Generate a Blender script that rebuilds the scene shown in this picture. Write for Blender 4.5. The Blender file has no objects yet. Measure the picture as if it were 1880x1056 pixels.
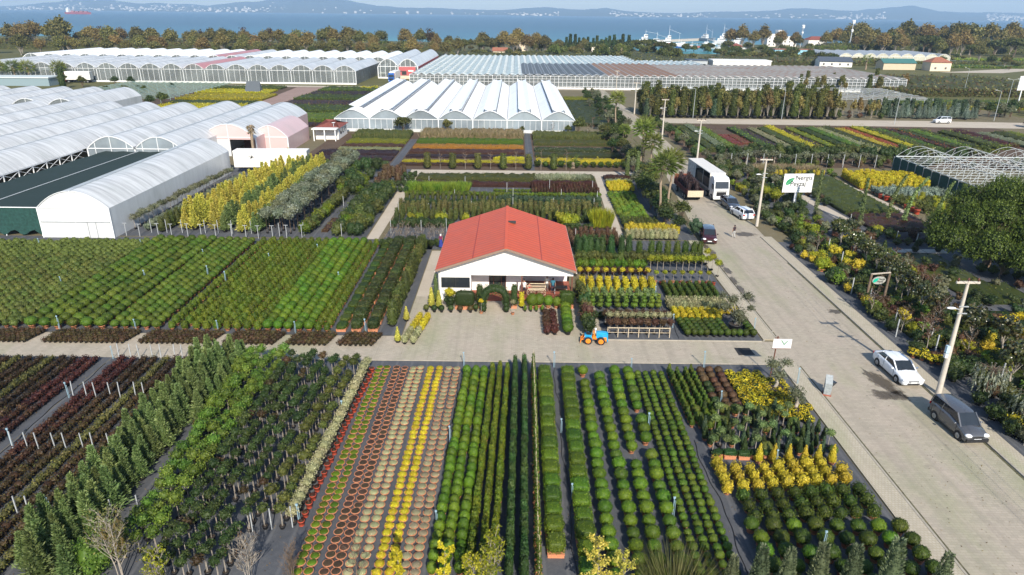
import bpy,math,random
import numpy as np
from mathutils import Vector,Matrix
R=math.radians
scene=bpy.context.scene
COL=scene.collection
# ---------------------------------------------------------------- camera, sky, sun, exposure
PITCH,ROLL,CH,FPX=R(21.87),R(0.64),27.0,1253.0
cp,sp,cr,sr=math.cos(PITCH),math.sin(PITCH),math.cos(ROLL),math.sin(ROLL)
cam=bpy.data.cameras.new('camera')
cam.sensor_width=36.0;cam.lens=36.0*FPX/1880.0
cam.clip_start=0.5;cam.clip_end=60000.0
camo=bpy.data.objects.new('camera',cam);COL.objects.link(camo)
rt=Vector((cr,sr*sp,sr*cp));up=Vector((-sr,cr*sp,cr*cp));fw=Vector((0,cp,-sp))
camo.matrix_world=Matrix(((rt.x,up.x,-fw.x,0),(rt.y,up.y,-fw.y,0),(rt.z,up.z,-fw.z,CH),(0,0,0,1)))
scene.camera=camo
SUN_EL,SUN_AZ=R(35.0),math.atan2(-0.98,0.205)
sun_dir=Vector((math.cos(SUN_AZ)*math.cos(SUN_EL),math.sin(SUN_AZ)*math.cos(SUN_EL),math.sin(SUN_EL)))
world=bpy.data.worlds.new("World");scene.world=world;world.use_nodes=True
wn=world.node_tree.nodes;wl=world.node_tree.links
bg=wn['Background']
sky=wn.new('ShaderNodeTexSky');sky.sky_type='NISHITA';sky.sun_disc=False
sky.sun_elevation=SUN_EL;sky.sun_rotation=R(168.0)
sky.altitude=0;sky.air_density=1.0;sky.dust_density=0.6;sky.ozone_density=2.5
wl.new(sky.outputs[0],bg.inputs[0]);bg.inputs[1].default_value=0.115
sl=bpy.data.lights.new('sun','SUN');sl.energy=4.3;sl.angle=R(0.53);sl.color=(1.0,0.915,0.79)
so=bpy.data.objects.new('sun',sl);COL.objects.link(so)
so.rotation_euler=(-sun_dir).to_track_quat('-Z','Y').to_euler();so.location=(30,-120,120)
scene.view_settings.view_transform='Standard';scene.view_settings.look='None'
scene.view_settings.exposure=0.72;scene.view_settings.gamma=1.0
scene.cycles.max_bounces=6;scene.cycles.diffuse_bounces=3;scene.cycles.glossy_bounces=2
scene.cycles.transmission_bounces=4;scene.cycles.transparent_max_bounces=10;scene.cycles.volume_bounces=0
scene.cycles.caustics_reflective=False;scene.cycles.caustics_refractive=False
scene.cycles.use_denoising=True
# ---------------------------------------------------------------- helpers
rng=np.random.default_rng(11)
random.seed(11)
U=random.uniform
def project(x,y,z=0.0):
 d=Vector((x,y,z-CH));zf=d.dot(fw)
 if zf<0.5:return(1e9,1e9)
 return(940+FPX*d.dot(rt)/zf,528-FPX*d.dot(up)/zf)
def seen(x,y,z=0.8,m=70):
 u,v=project(x,y,z)
 return -m<u<1880+m and -m<v<1056+m
def tag(o,label=None,cat=None,group=None,kind=None):
 if label:o['label']=label
 if cat:o['category']=cat
 if group:o['group']=group
 if kind:o['kind']=kind
 return o
def empty(name,loc=(0,0,0),rot=0,scale=1.0,parent=None):
 o=bpy.data.objects.new(name,None);COL.objects.link(o)
 o.empty_display_size=0.2
 o.location=loc;o.rotation_euler=(0,0,rot)
 o.scale=(scale,)*3 if not isinstance(scale,tuple) else scale
 if parent:o.parent=parent
 return o
def thing(name,label,cat,loc=(0,0,0),rot=0,group=None,scale=1.0):
 return tag(empty(name,loc,rot,scale),label,cat,group)
def link_mesh(name,me,parent=None):
 o=bpy.data.objects.new(name,me);COL.objects.link(o)
 if parent:o.parent=parent
 return o
_ICO={}
def ico(sub):
 if sub in _ICO:return _ICO[sub]
 t=(1+5**.5)/2
 v=[(-1,t,0),(1,t,0),(-1,-t,0),(1,-t,0),(0,-1,t),(0,1,t),(0,-1,-t),(0,1,-t),(t,0,-1),(t,0,1),(-t,0,-1),(-t,0,1)]
 v=[tuple(np.array(a)/np.linalg.norm(a)) for a in v]
 f=[(0,11,5),(0,5,1),(0,1,7),(0,7,10),(0,10,11),(1,5,9),(5,11,4),(11,10,2),(10,7,6),(7,1,8),(3,9,4),(3,4,2),(3,2,6),(3,6,8),(3,8,9),(4,9,5),(2,4,11),(6,2,10),(8,6,7),(9,8,1)]
 for _ in range(sub):
  cache={};nf=[]
  def mid(a,b):
   k=(min(a,b),max(a,b))
   if k not in cache:
    p=np.array(v[a])+np.array(v[b]);v.append(tuple(p/np.linalg.norm(p)));cache[k]=len(v)-1
   return cache[k]
  for a,b,c in f:
   x,y,z=mid(a,b),mid(b,c),mid(c,a)
   nf+=[(a,x,z),(b,y,x),(c,z,y),(x,y,z)]
  f=nf
 _ICO[sub]=(np.array(v),np.array(f));return _ICO[sub]
class MB:
 """collects geometry, then builds ONE mesh"""
 def __init__(s):s.v=[];s.loops=[];s.cnt=[];s.m=[];s.r=[];s.s=[];s.n=0
 def add(s,verts,faces,mat=0,rnd=None,smooth=False):
  verts=np.asarray(verts,float).reshape(-1,3)
  if not isinstance(faces,np.ndarray) and len({len(f) for f in faces})>1:
   for q in sorted({len(f) for f in faces}):s.add(verts,[f for f in faces if len(f)==q],mat,rnd,smooth)
   return s
  faces=np.asarray(faces,int);k,c=faces.shape
  s.v.append(verts);s.loops.append((faces+s.n).ravel());s.cnt.append(np.full(k,c));s.m.append(np.full(k,mat))
  s.r.append(np.full(k,0.5) if rnd is None else np.broadcast_to(np.asarray(rnd,float),(k,)))
  s.s.append(np.full(k,smooth));s.n+=len(verts);return s
 def poly(s,pts,mat=0):
  return s.add(pts,[list(range(len(pts)))],mat)
 def bx(s,x0,x1,y0,y1,z0,z1,mat=0):
  v=[(x0,y0,z0),(x1,y0,z0),(x1,y1,z0),(x0,y1,z0),(x0,y0,z1),(x1,y0,z1),(x1,y1,z1),(x0,y1,z1)]
  return s.add(v,[(3,2,1,0),(4,5,6,7),(0,1,5,4),(1,2,6,5),(2,3,7,6),(3,0,4,7)],mat)
 def bar(s,p,q,w,h=None,mat=0):
  p=Vector(p);q=Vector(q);d=(q-p).normalized()
  a=d.cross(Vector((0,0,1)));
  if a.length<1e-4:a=Vector((1,0,0))
  a.normalize();b=a.cross(d);h=h or w
  v=[pt+a*i*w/2+b*j*h/2 for pt in(p,q) for i,j in((-1,-1),(1,-1),(1,1),(-1,1))]
  return s.add([tuple(x) for x in v],[(3,2,1,0),(4,5,6,7),(0,1,5,4),(1,2,6,5),(2,3,7,6),(3,0,4,7)],mat)
 def cyl(s,p,q,r0,r1=None,n=8,mat=0,cap=True,rnd=None,smooth=True):
  r1=r0 if r1 is None else r1
  p=Vector(p);q=Vector(q);d=(q-p).normalized()
  a=d.cross(Vector((0,0,1)))
  if a.length<1e-4:a=Vector((1,0,0))
  a.normalize();b=d.cross(a)
  an=[2*math.pi*i/n for i in range(n)]
  v=[tuple(p+(a*math.cos(t)+b*math.sin(t))*r0) for t in an]+[tuple(q+(a*math.cos(t)+b*math.sin(t))*r1) for t in an]
  s.add(v,[(i,(i+1)%n,n+(i+1)%n,n+i) for i in range(n)],mat,rnd,smooth)
  if cap:
   s.add(v[:n],[list(range(n))[::-1]],mat,rnd);s.add(v[n:],[list(range(n))],mat,rnd)
  return s
 def tube(s,pts,rad,n=6,mat=0):
  for i in range(len(pts)-1):
   r0=rad[i] if hasattr(rad,'__len__') else rad;r1=rad[i+1] if hasattr(rad,'__len__') else rad
   s.cyl(pts[i],pts[i+1],r0,r1,n,mat,cap=(i in(0,len(pts)-2)))
  return s
 def lathe(s,prof,n=12,mat=0,c=(0,0,0),rnd=None,smooth=True):
  v=[]
  for r,z in prof:
   for i in range(n):
    t=2*math.pi*i/n;v.append((c[0]+r*math.cos(t),c[1]+r*math.sin(t),c[2]+z))
  f=[(k*n+i,k*n+(i+1)%n,(k+1)*n+(i+1)%n,(k+1)*n+i) for k in range(len(prof)-1) for i in range(n)]
  return s.add(v,f,mat,rnd,smooth)
 def ball(s,c,r,sub=2,mat=0,rnd=None,noise=0.0,smooth=True):
  V,F=ico(sub);r=np.array(r if hasattr(r,'__len__') else(r,)*3)
  k=1+noise*(rng.random(len(V))-0.5)[:,None]
  return s.add(V*k*r+np.array(c),F,mat,rnd,smooth)
 def leaves(s,P,N,size,mat=0,rnd=None,aspect=0.6,jit=0.6,cup=0.0):
  P=np.asarray(P,float);n=len(P)
  if n==0:return s
  N=np.asarray(N,float)+jit*rng.normal(size=(n,3));N/=np.linalg.norm(N,axis=1)[:,None]+1e-9
  T=rng.normal(size=(n,3));T-=N*np.sum(T*N,axis=1)[:,None];T/=np.linalg.norm(T,axis=1)[:,None]+1e-9
  B=np.cross(N,T);sz=(np.asarray(size)*(0.7+0.6*rng.random(n)))[:,None]
  v=np.stack([P-T*sz*.5,P+B*sz*.5*aspect+N*sz*cup,P+T*sz*.5,P-B*sz*.5*aspect+N*sz*cup],1).reshape(-1,3)
  return s.add(v,np.arange(n*4).reshape(n,4),mat,rng.random(n) if rnd is None else rnd)
 def sprays(s,P,D,length,width,mat=0,rnd=None):
  """narrow pointed blades starting at P along direction D"""
  P=np.asarray(P,float);D=np.asarray(D,float);n=len(P)
  D=D/(np.linalg.norm(D,axis=1)[:,None]+1e-9)
  T=np.cross(D,rng.normal(size=(n,3)));T/=np.linalg.norm(T,axis=1)[:,None]+1e-9
  L=(np.asarray(length)*(0.7+0.6*rng.random(n)))[:,None];w=np.asarray(width)
  v=np.stack([P-T*w*.3,P+D*L*.55-T*w*.5,P+D*L,P+D*L*.5+T*w*.5],1).reshape(-1,3)
  return s.add(v,np.arange(n*4).reshape(n,4),mat,rng.random(n) if rnd is None else rnd)
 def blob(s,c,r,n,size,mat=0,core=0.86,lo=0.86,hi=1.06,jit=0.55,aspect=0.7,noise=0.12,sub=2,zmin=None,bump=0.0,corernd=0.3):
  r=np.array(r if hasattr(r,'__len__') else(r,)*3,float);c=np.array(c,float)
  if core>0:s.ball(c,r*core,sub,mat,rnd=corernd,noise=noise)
  D=rng.normal(size=(n,3));D/=np.linalg.norm(D,axis=1)[:,None]
  k=lo+(hi-lo)*rng.random(n)
  if bump:
   ph=rng.random(3)*6
   k*=1+bump*np.sin(D[:,0]*5+ph[0])*np.sin(D[:,1]*5+ph[1])*np.sin(D[:,2]*4+ph[2])
  P=c+D*r*k[:,None];Nn=D/r;Nn/=np.linalg.norm(Nn,axis=1)[:,None]
  if zmin is not None:
   q=P[:,2]>zmin;P=P[q];Nn=Nn[q]
  return s.leaves(P,Nn,size,mat,aspect=aspect,jit=jit)
 def merged(s,other,off,mat=None,scale=1.0,rot=0.0):
  """append a transformed copy of another MB (all face sizes)"""
  c,d=math.cos(rot),math.sin(rot)
  M=np.array([[c,-d,0],[d,c,0],[0,0,1]])*scale
  for vv in other.v:s.v.append(vv@M.T+np.array(off))
  for l in other.loops:s.loops.append(l+s.n)
  s.cnt+=other.cnt;s.m+=(other.m if mat is None else[np.full(len(a),mat) for a in other.m]);s.s+=other.s
  k=U(-.25,.25)
  s.r+=[np.clip(a+k,0,1) for a in other.r]
  s.n+=other.n;return s
 def mesh(s,name,mats):
  me=bpy.data.meshes.new(name)
  if not s.v:return me
  v=np.concatenate(s.v);lp=np.concatenate(s.loops);ct=np.concatenate(s.cnt)
  me.vertices.add(len(v));me.vertices.foreach_set('co',v.astype(np.float32).ravel())
  me.loops.add(len(lp));me.loops.foreach_set('vertex_index',lp.astype(np.int32))
  st=np.concatenate([[0],np.cumsum(ct)[:-1]])
  me.polygons.add(len(ct));me.polygons.foreach_set('loop_start',st.astype(np.int32))
  for m in(mats if isinstance(mats,(list,tuple)) else[mats]):me.materials.append(m)
  me.polygons.foreach_set('material_index',np.concatenate(s.m).astype(np.int32))
  me.polygons.foreach_set('use_smooth',np.concatenate(s.s))
  a=me.attributes.new('rnd','FLOAT','FACE');a.data.foreach_set('value',np.concatenate(s.r).astype(np.float32))
  me.update(calc_edges=True);me.validate();return me
 def build(s,name,mats,parent=None):
  return link_mesh(name,s.mesh(name,mats),parent)
  # ---------------------------------------------------------------- materials
def S(r,g,b):
 f=lambda c:(c/255/12.92) if c/255<=.04045 else((c/255+.055)/1.055)**2.4
 return(f(r),f(g),f(b))
def newmat(name):
 m=bpy.data.materials.new(name);m.use_nodes=True
 nt=m.node_tree;b=nt.nodes['Principled BSDF']
 return m,nt,b
def node(nt,t,**kw):
 n=nt.nodes.new(t)
 for k,v in kw.items():setattr(n,k,v)
 return n
def plain(name,col,rough=0.6,metal=0.0,var=0.0,scale=8.0,spec=0.4,dirt=None,dirt_amt=0.0,dscale=2.0,coat=0.0):
 """painted or moulded surface with slight tonal mottling and optional dirt patches"""
 m,nt,b=newmat(name);b.inputs['Roughness'].default_value=rough;b.inputs['Metallic'].default_value=metal
 b.inputs['Specular IOR Level'].default_value=spec;b.inputs['Coat Weight'].default_value=coat
 tc=node(nt,'ShaderNodeTexCoord')
 nz=node(nt,'ShaderNodeTexNoise');nz.inputs['Scale'].default_value=scale;nz.inputs['Detail'].default_value=5
 nt.links.new(tc.outputs['Object'],nz.inputs['Vector'])
 rp=node(nt,'ShaderNodeValToRGB');v=var
 rp.color_ramp.elements[0].position=.3;rp.color_ramp.elements[1].position=.7
 rp.color_ramp.elements[0].color=(*[c*(1-v) for c in col],1);rp.color_ramp.elements[1].color=(*[min(1,c*(1+v)) for c in col],1)
 nt.links.new(nz.outputs['Fac'],rp.inputs[0]);out=rp.outputs[0]
 if dirt:
  n2=node(nt,'ShaderNodeTexNoise');n2.inputs['Scale'].default_value=dscale;n2.inputs['Detail'].default_value=8;n2.inputs['Roughness'].default_value=.65
  nt.links.new(tc.outputs['Object'],n2.inputs['Vector'])
  r2=node(nt,'ShaderNodeValToRGB');r2.color_ramp.elements[0].position=.48;r2.color_ramp.elements[1].position=.75
  r2.color_ramp.elements[0].color=(0,0,0,1);r2.color_ramp.elements[1].color=(dirt_amt,)*3+(1,)
  nt.links.new(n2.outputs['Fac'],r2.inputs[0])
  mx=node(nt,'ShaderNodeMix',data_type='RGBA');nt.links.new(r2.outputs[0],mx.inputs['Factor'])
  nt.links.new(out,mx.inputs['A']);mx.inputs['B'].default_value=(*dirt,1);out=mx.outputs['Result']
 nt.links.new(out,b.inputs['Base Color']);return m
def fol(name,cs,trans=0.3,rough=0.55,hue=0.025,val=0.3,spec=0.3):
 """foliage: per-leaf colour from the face value 'rnd', per-plant shift from the object's own random number"""
 m,nt,b=newmat(name);b.inputs['Roughness'].default_value=rough;b.inputs['Specular IOR Level'].default_value=spec
 at=node(nt,'ShaderNodeAttribute',attribute_name='rnd');rp=node(nt,'ShaderNodeValToRGB')
 e=rp.color_ramp.elements;k=len(cs)
 while len(e)<k:e.new(0.5)
 for i,c in enumerate(cs):e[i].position=i/(k-1);e[i].color=(c[0]*1.18,c[1]*1.04,c[2]*.82,1) if c[1]>c[0]*1.15 else(*c,1)
 nt.links.new(at.outputs['Fac'],rp.inputs[0])
 oi=node(nt,'ShaderNodeObjectInfo');hs=node(nt,'ShaderNodeHueSaturation')
 mr=node(nt,'ShaderNodeMapRange');mr.inputs['To Min'].default_value=.5-hue;mr.inputs['To Max'].default_value=.5+hue
 nt.links.new(oi.outputs['Random'],mr.inputs['Value']);nt.links.new(mr.outputs[0],hs.inputs['Hue'])
 wn_=node(nt,'ShaderNodeTexWhiteNoise',noise_dimensions='1D');nt.links.new(oi.outputs['Random'],wn_.inputs['W'])
 m2=node(nt,'ShaderNodeMapRange');m2.inputs['To Min'].default_value=1-val;m2.inputs['To Max'].default_value=1+val*.7
 nt.links.new(wn_.outputs['Value'],m2.inputs['Value']);nt.links.new(m2.outputs[0],hs.inputs['Value'])
 nt.links.new(rp.outputs[0],hs.inputs['Color']);nt.links.new(hs.outputs[0],b.inputs['Base Color'])
 if trans>0:
  tl=node(nt,'ShaderNodeBsdfTranslucent');nt.links.new(hs.outputs[0],tl.inputs['Color'])
  mx=node(nt,'ShaderNodeMixShader');mx.inputs[0].default_value=trans
  nt.links.new(b.outputs[0],mx.inputs[1]);nt.links.new(tl.outputs[0],mx.inputs[2])
  nt.links.new(mx.outputs[0],nt.nodes['Material Output'].inputs['Surface'])
 return m
def film(name,col,tlc=0.3,streak_axis='X',dirt=(.35,.38,.36),var=.22,clear=0.0,rough=.35,rib=2.0):
 """greenhouse plastic: whitish film with streaks running down the arch"""
 m,nt,b=newmat(name);b.inputs['Roughness'].default_value=rough
 tc=node(nt,'ShaderNodeTexCoord');mp=node(nt,'ShaderNodeMapping')
 mp.inputs['Scale'].default_value=(.12,1.3,.12) if streak_axis=='X' else(1.3,.12,.12)
 nt.links.new(tc.outputs['Object'],mp.inputs['Vector'])
 nz=node(nt,'ShaderNodeTexNoise');nz.inputs['Scale'].default_value=1.0;nz.inputs['Detail'].default_value=6;nz.inputs['Roughness'].default_value=.6
 nt.links.new(mp.outputs[0],nz.inputs['Vector'])
 rp=node(nt,'ShaderNodeValToRGB');rp.color_ramp.elements[0].position=.33;rp.color_ramp.elements[1].position=.62
 rp.color_ramp.elements[0].color=(*[c*(1-var) for c in col],1);rp.color_ramp.elements[1].color=(*col,1)
 nt.links.new(nz.outputs['Fac'],rp.inputs[0])
 n2=node(nt,'ShaderNodeTexNoise');n2.inputs['Scale'].default_value=.25;n2.inputs['Detail'].default_value=7
 nt.links.new(tc.outputs['Object'],n2.inputs['Vector'])
 r2=node(nt,'ShaderNodeValToRGB');r2.color_ramp.elements[0].position=.5;r2.color_ramp.elements[1].position=.72
 r2.color_ramp.elements[0].color=(0,0,0,1);r2.color_ramp.elements[1].color=(.4,.4,.4,1)
 nt.links.new(n2.outputs['Fac'],r2.inputs[0])
 mx=node(nt,'ShaderNodeMix',data_type='RGBA');nt.links.new(r2.outputs[0],mx.inputs['Factor'])
 nt.links.new(rp.outputs[0],mx.inputs['A']);mx.inputs['B'].default_value=(*dirt,1)
 nt.links.new(mx.outputs['Result'],b.inputs['Base Color'])
 tl=node(nt,'ShaderNodeBsdfTranslucent');nt.links.new(mx.outputs['Result'],tl.inputs['Color'])
 ms=node(nt,'ShaderNodeMixShader');ms.inputs[0].default_value=tlc
 nt.links.new(b.outputs[0],ms.inputs[1]);nt.links.new(tl.outputs[0],ms.inputs[2]);o=ms
 if clear>0:
  tp=node(nt,'ShaderNodeBsdfTransparent');tp.inputs[0].default_value=(.85,.9,.92,1)
  m3=node(nt,'ShaderNodeMixShader');m3.inputs[0].default_value=clear
  nt.links.new(o.outputs[0],m3.inputs[1]);nt.links.new(tp.outputs[0],m3.inputs[2]);o=m3
 nt.links.new(o.outputs[0],nt.nodes['Material Output'].inputs['Surface']);return m
def ground_mat(name,cols,scales=(.15,1.5,12),rough=.9,bump=.0,stops=(.3,.5,.7),lines=0):
 """earth or woven fabric: layered noise between three colours"""
 m,nt,b=newmat(name);b.inputs['Roughness'].default_value=rough;b.inputs['Specular IOR Level'].default_value=.25
 tc=node(nt,'ShaderNodeTexCoord');acc=None
 for i,sc in enumerate(scales):
  nz=node(nt,'ShaderNodeTexNoise');nz.inputs['Scale'].default_value=sc;nz.inputs['Detail'].default_value=6;nz.inputs['Roughness'].default_value=.6
  nt.links.new(tc.outputs['Object'],nz.inputs['Vector'])
  if acc is None:acc=nz.outputs['Fac']
  else:
   mt=node(nt,'ShaderNodeMix',data_type='FLOAT');mt.inputs['Factor'].default_value=.45
   nt.links.new(acc,mt.inputs['A']);nt.links.new(nz.outputs['Fac'],mt.inputs['B']);acc=mt.outputs['Result']
 rp=node(nt,'ShaderNodeValToRGB');e=rp.color_ramp.elements
 while len(e)<len(cols):e.new(.5)
 for i,c in enumerate(cols):e[i].position=stops[i];e[i].color=(*c,1)
 nt.links.new(acc,rp.inputs[0]);out=rp.outputs[0]
 if lines:
  wv=node(nt,'ShaderNodeTexWave',wave_type='BANDS',bands_direction='X');wv.inputs['Scale'].default_value=lines;wv.inputs['Distortion'].default_value=1.2;wv.inputs['Detail'].default_value=3;wv.inputs['Detail Scale'].default_value=.4
  nt.links.new(tc.outputs['Object'],wv.inputs['Vector']);r2=node(nt,'ShaderNodeValToRGB');r2.color_ramp.elements[0].position=.9;r2.color_ramp.elements[0].color=(0,0,0,1);r2.color_ramp.elements[1].color=(.2,.2,.2,1)
  nt.links.new(wv.outputs['Fac'],r2.inputs[0]);mx=node(nt,'ShaderNodeMix',data_type='RGBA');nt.links.new(r2.outputs[0],mx.inputs['Factor']);nt.links.new(out,mx.inputs['A']);mx.inputs['B'].default_value=(*[c*1.6 for c in cols[-1]],1);out=mx.outputs['Result']
 nt.links.new(out,b.inputs['Base Color'])
 return m
def paver_mat(name,c1,c2,joint,bw=.2,bh=.1,worn=(.2,.25,.1),pink=(.42,.345,.29)):
 m,nt,b=newmat(name);b.inputs['Roughness'].default_value=.85;b.inputs['Specular IOR Level'].default_value=.2
 tc=node(nt,'ShaderNodeTexCoord')
 br=node(nt,'ShaderNodeTexBrick');br.inputs['Scale'].default_value=1.0
 br.inputs['Brick Width'].default_value=bw;br.inputs['Row Height'].default_value=bh;br.inputs['Mortar Size'].default_value=.014;br.inputs['Mortar Smooth'].default_value=.3
 br.inputs['Color1'].default_value=(*c1,1);br.inputs['Color2'].default_value=(*c2,1);br.inputs['Mortar'].default_value=(*joint,1)
 nt.links.new(tc.outputs['Object'],br.inputs['Vector'])
 def mask(scale,lo,hi,amt,detail=7,stretch=(1,1,1)):
  mp=node(nt,'ShaderNodeMapping');mp.inputs['Scale'].default_value=stretch;nt.links.new(tc.outputs['Object'],mp.inputs['Vector'])
  n=node(nt,'ShaderNodeTexNoise');n.inputs['Scale'].default_value=scale;n.inputs['Detail'].default_value=detail;n.inputs['Roughness'].default_value=.62
  nt.links.new(mp.outputs[0],n.inputs['Vector']);r=node(nt,'ShaderNodeValToRGB')
  r.color_ramp.elements[0].position=lo;r.color_ramp.elements[1].position=hi
  r.color_ramp.elements[0].color=(0,0,0,1);r.color_ramp.elements[1].color=(amt,)*3+(1,)
  nt.links.new(n.outputs['Fac'],r.inputs[0]);return r.outputs[0]
 cur=br.outputs['Color']
 for mk,colr in((mask(.35,.45,.7,.35),pink),(mask(.9,.5,.62,.35,4,(1,.02,1)),[c*.72 for c in c2]),(mask(.22,.5,.72,.45,stretch=(1,.3,1)),worn),(mask(.9,.55,.8,.45),[c*.5 for c in c1]),(mask(5.,.6,.78,.5),[c*.55 for c in c2])):
  mx=node(nt,'ShaderNodeMix',data_type='RGBA');nt.links.new(mk,mx.inputs['Factor'])
  nt.links.new(cur,mx.inputs['A']);mx.inputs['B'].default_value=(*colr,1);cur=mx.outputs['Result']
 nt.links.new(cur,b.inputs['Base Color'])
 bp=node(nt,'ShaderNodeBump');bp.inputs['Strength'].default_value=.3;bp.inputs['Distance'].default_value=.02
 nt.links.new(br.outputs['Fac'],bp.inputs['Height']);bp.invert=True;nt.links.new(bp.outputs[0],b.inputs['Normal'])
 return m
def glass_mat(name,col=(.02,.025,.03),rough=.06):
 return plain(name,col,rough,0,.1,3,spec=.7)
M={}
M['white']=plain('white_paint',(.76,.75,.72),.5,var=.05,scale=2,dirt=(.5,.48,.43),dirt_amt=.25,dscale=1.5)
M['white_steel']=plain('white_steel',(.72,.74,.75),.4,var=.05)
M['galv']=plain('galvanised_steel',(.45,.48,.5),.4,.4,var=.12)
M['lightwood']=plain('pale_timber',(.5,.42,.3),.7,var=.2)
M['brownwood']=plain('brown_timber',(.12,.045,.028),.7,var=.25)
M['concrete']=plain('concrete',(.48,.44,.38),.85,var=.12,scale=4,dirt=(.25,.22,.18),dirt_amt=.4)
M['kerb']=plain('kerb_stone',(.34,.31,.255),.85,var=.12,scale=3,dirt=(.18,.16,.1),dirt_amt=.5)
M['black']=plain('black_plastic',(.018,.018,.02),.5,var=.2)
M['tyre']=plain('tyre_rubber',(.02,.02,.02),.85,var=.2)
M['alloy']=plain('alloy_metal',(.4,.41,.42),.3,.7,var=.1)
M['glass']=glass_mat('dark_glass')
M['lamp']=plain('lamp_lens',(.75,.77,.8),.12,spec=.8)
M['redlamp']=plain('red_lens',(.4,.01,.01),.2,spec=.7)
M['terracotta']=plain('terracotta',(.5,.2,.1),.8,var=.18,scale=12,dirt=(.35,.2,.13),dirt_amt=.4,dscale=9)
M['redplastic']=plain('red_plastic_pot',(.38,.06,.03),.6,var=.15)
M['soil']=plain('potting_soil',(.035,.025,.018),.95,var=.3,scale=30)
M['pipe']=plain('pale_blue_pipe',(.24,.36,.43),.5,var=.1)
M['stake']=plain('galvanised_post',(.36,.38,.39),.5,var=.1)
M['bark']=plain('bark',(.14,.1,.07),.9,var=.3,scale=6)
M['palebark']=plain('pale_bark',(.3,.265,.22),.9,var=.3,scale=6)
M['palmbark']=plain('palm_bark',(.26,.2,.14),.95,var=.35,scale=10)
M['roofred']=plain('red_roof_sheet',(.55,.082,.022),.5,var=.08,scale=1.2,dirt=(.42,.1,.07),dirt_amt=.4,dscale=.7)
M['fascia']=plain('roof_trim',(.22,.15,.11),.7,var=.1)
M['brick']=plain('brick_red',(.3,.09,.055),.8,var=.2,scale=10)
M['text']=plain('dark_lettering',(.025,.03,.03),.6)
M['leafgreen']=plain('sign_green',(.02,.25,.1),.6)
M['skin']=plain('skin',(.42,.22,.15),.6)
# ---------------------------------------------------------------- part helpers in world coordinates
def part(name,mb,mats,root):
 o=Vector(root.location);
 for i in range(len(mb.v)):mb.v[i]=mb.v[i]-np.array(o)
 return mb.build(name,mats,root)
def sub(name,mb,mats,parent,root):
 o=np.array(root.location)
 for i in range(len(mb.v)):mb.v[i]=mb.v[i]-o
 return mb.build(name,mats,parent)
def single(name,mb,mats,base,label,cat,group=None,kind=None):
 b=np.array(base,float)
 for i in range(len(mb.v)):mb.v[i]=mb.v[i]-b
 o=mb.build(name,mats);o.location=base
 return tag(o,label,cat,group,kind)
def sheet(name,pts,z,mat,label,cat='ground',kind='structure'):
 mb=MB().poly([(x,y,z) for x,y in pts])
 o=mb.build(name,mat);return tag(o,label,cat,None,kind)
def rect(name,x0,x1,y0,y1,z,mat,label,cat='ground'):
 return sheet(name,[(x0,y0),(x1,y0),(x1,y1),(x0,y1)],z,mat,label,cat)
 # ---------------------------------------------------------------- ground, water, hills
M['earth']=ground_mat('earth',[(.09,.085,.04),(.14,.12,.07),(.22,.18,.12)],(.05,.6,6))
M['meadow']=ground_mat('meadow',[(.06,.07,.02),(.1,.1,.035),(.17,.14,.06)],(.02,.2,3))
M['fabric']=ground_mat('ground_fabric',[(.048,.054,.062),(.075,.08,.09),(.13,.13,.13)],(.3,2.5,40),rough=.8,stops=(.35,.5,.68),lines=.25)
M['paver']=paver_mat('yard_paver',(.40,.355,.283),(.33,.297,.237),(.30,.265,.205),.36,.18)
M['road']=paver_mat('road_paver',(.385,.34,.272),(.325,.29,.234),(.30,.265,.205),.4,.2)
M['walk']=paver_mat('pavement_paver',(.43,.39,.31),(.38,.345,.27),(.3,.26,.18),.2,.2,pink=(.40,.34,.27))
M['path']=ground_mat('gravel_path',[(.3,.26,.2),(.42,.37,.3),(.5,.45,.37)],(.4,3,25))
def wet_mat():
 m,nt,b=newmat('wet_stain');b.inputs['Roughness'].default_value=.45;b.inputs['Base Color'].default_value=(.1,.08,.055,1)
 tc=node(nt,'ShaderNodeTexCoord');ln=node(nt,'ShaderNodeVectorMath',operation='LENGTH');nt.links.new(tc.outputs['Object'],ln.inputs[0])
 oi=node(nt,'ShaderNodeObjectInfo');va=node(nt,'ShaderNodeVectorMath',operation='ADD');nt.links.new(tc.outputs['Object'],va.inputs[0]);nt.links.new(oi.outputs['Location'],va.inputs[1])
 nz=node(nt,'ShaderNodeTexNoise');nz.inputs['Scale'].default_value=1.6;nz.inputs['Detail'].default_value=7;nz.inputs['Roughness'].default_value=.7;nt.links.new(va.outputs[0],nz.inputs['Vector'])
 ad=node(nt,'ShaderNodeMath',operation='MULTIPLY_ADD');nt.links.new(nz.outputs['Fac'],ad.inputs[0]);ad.inputs[1].default_value=2.6;nt.links.new(ln.outputs['Value'],ad.inputs[2])
 mr=node(nt,'ShaderNodeMapRange');mr.inputs['From Min'].default_value=1.9;mr.inputs['From Max'].default_value=2.35;mr.inputs['To Min'].default_value=.82;mr.inputs['To Max'].default_value=0;nt.links.new(ad.outputs[0],mr.inputs['Value'])
 tp=node(nt,'ShaderNodeBsdfTransparent');ms=node(nt,'ShaderNodeMixShader');nt.links.new(mr.outputs[0],ms.inputs[0]);nt.links.new(tp.outputs[0],ms.inputs[1]);nt.links.new(b.outputs[0],ms.inputs[2]);nt.links.new(ms.outputs[0],nt.nodes['Material Output'].inputs['Surface']);return m
M['wet']=wet_mat()
M['soilfield']=ground_mat('field_soil',[(.05,.03,.02),(.09,.06,.04),(.13,.1,.07)],(.2,2,14))
M['redpath']=ground_mat('reddish_track',[(.2,.13,.11),(.27,.19,.16),(.34,.25,.21)],(.2,2,14))
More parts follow.
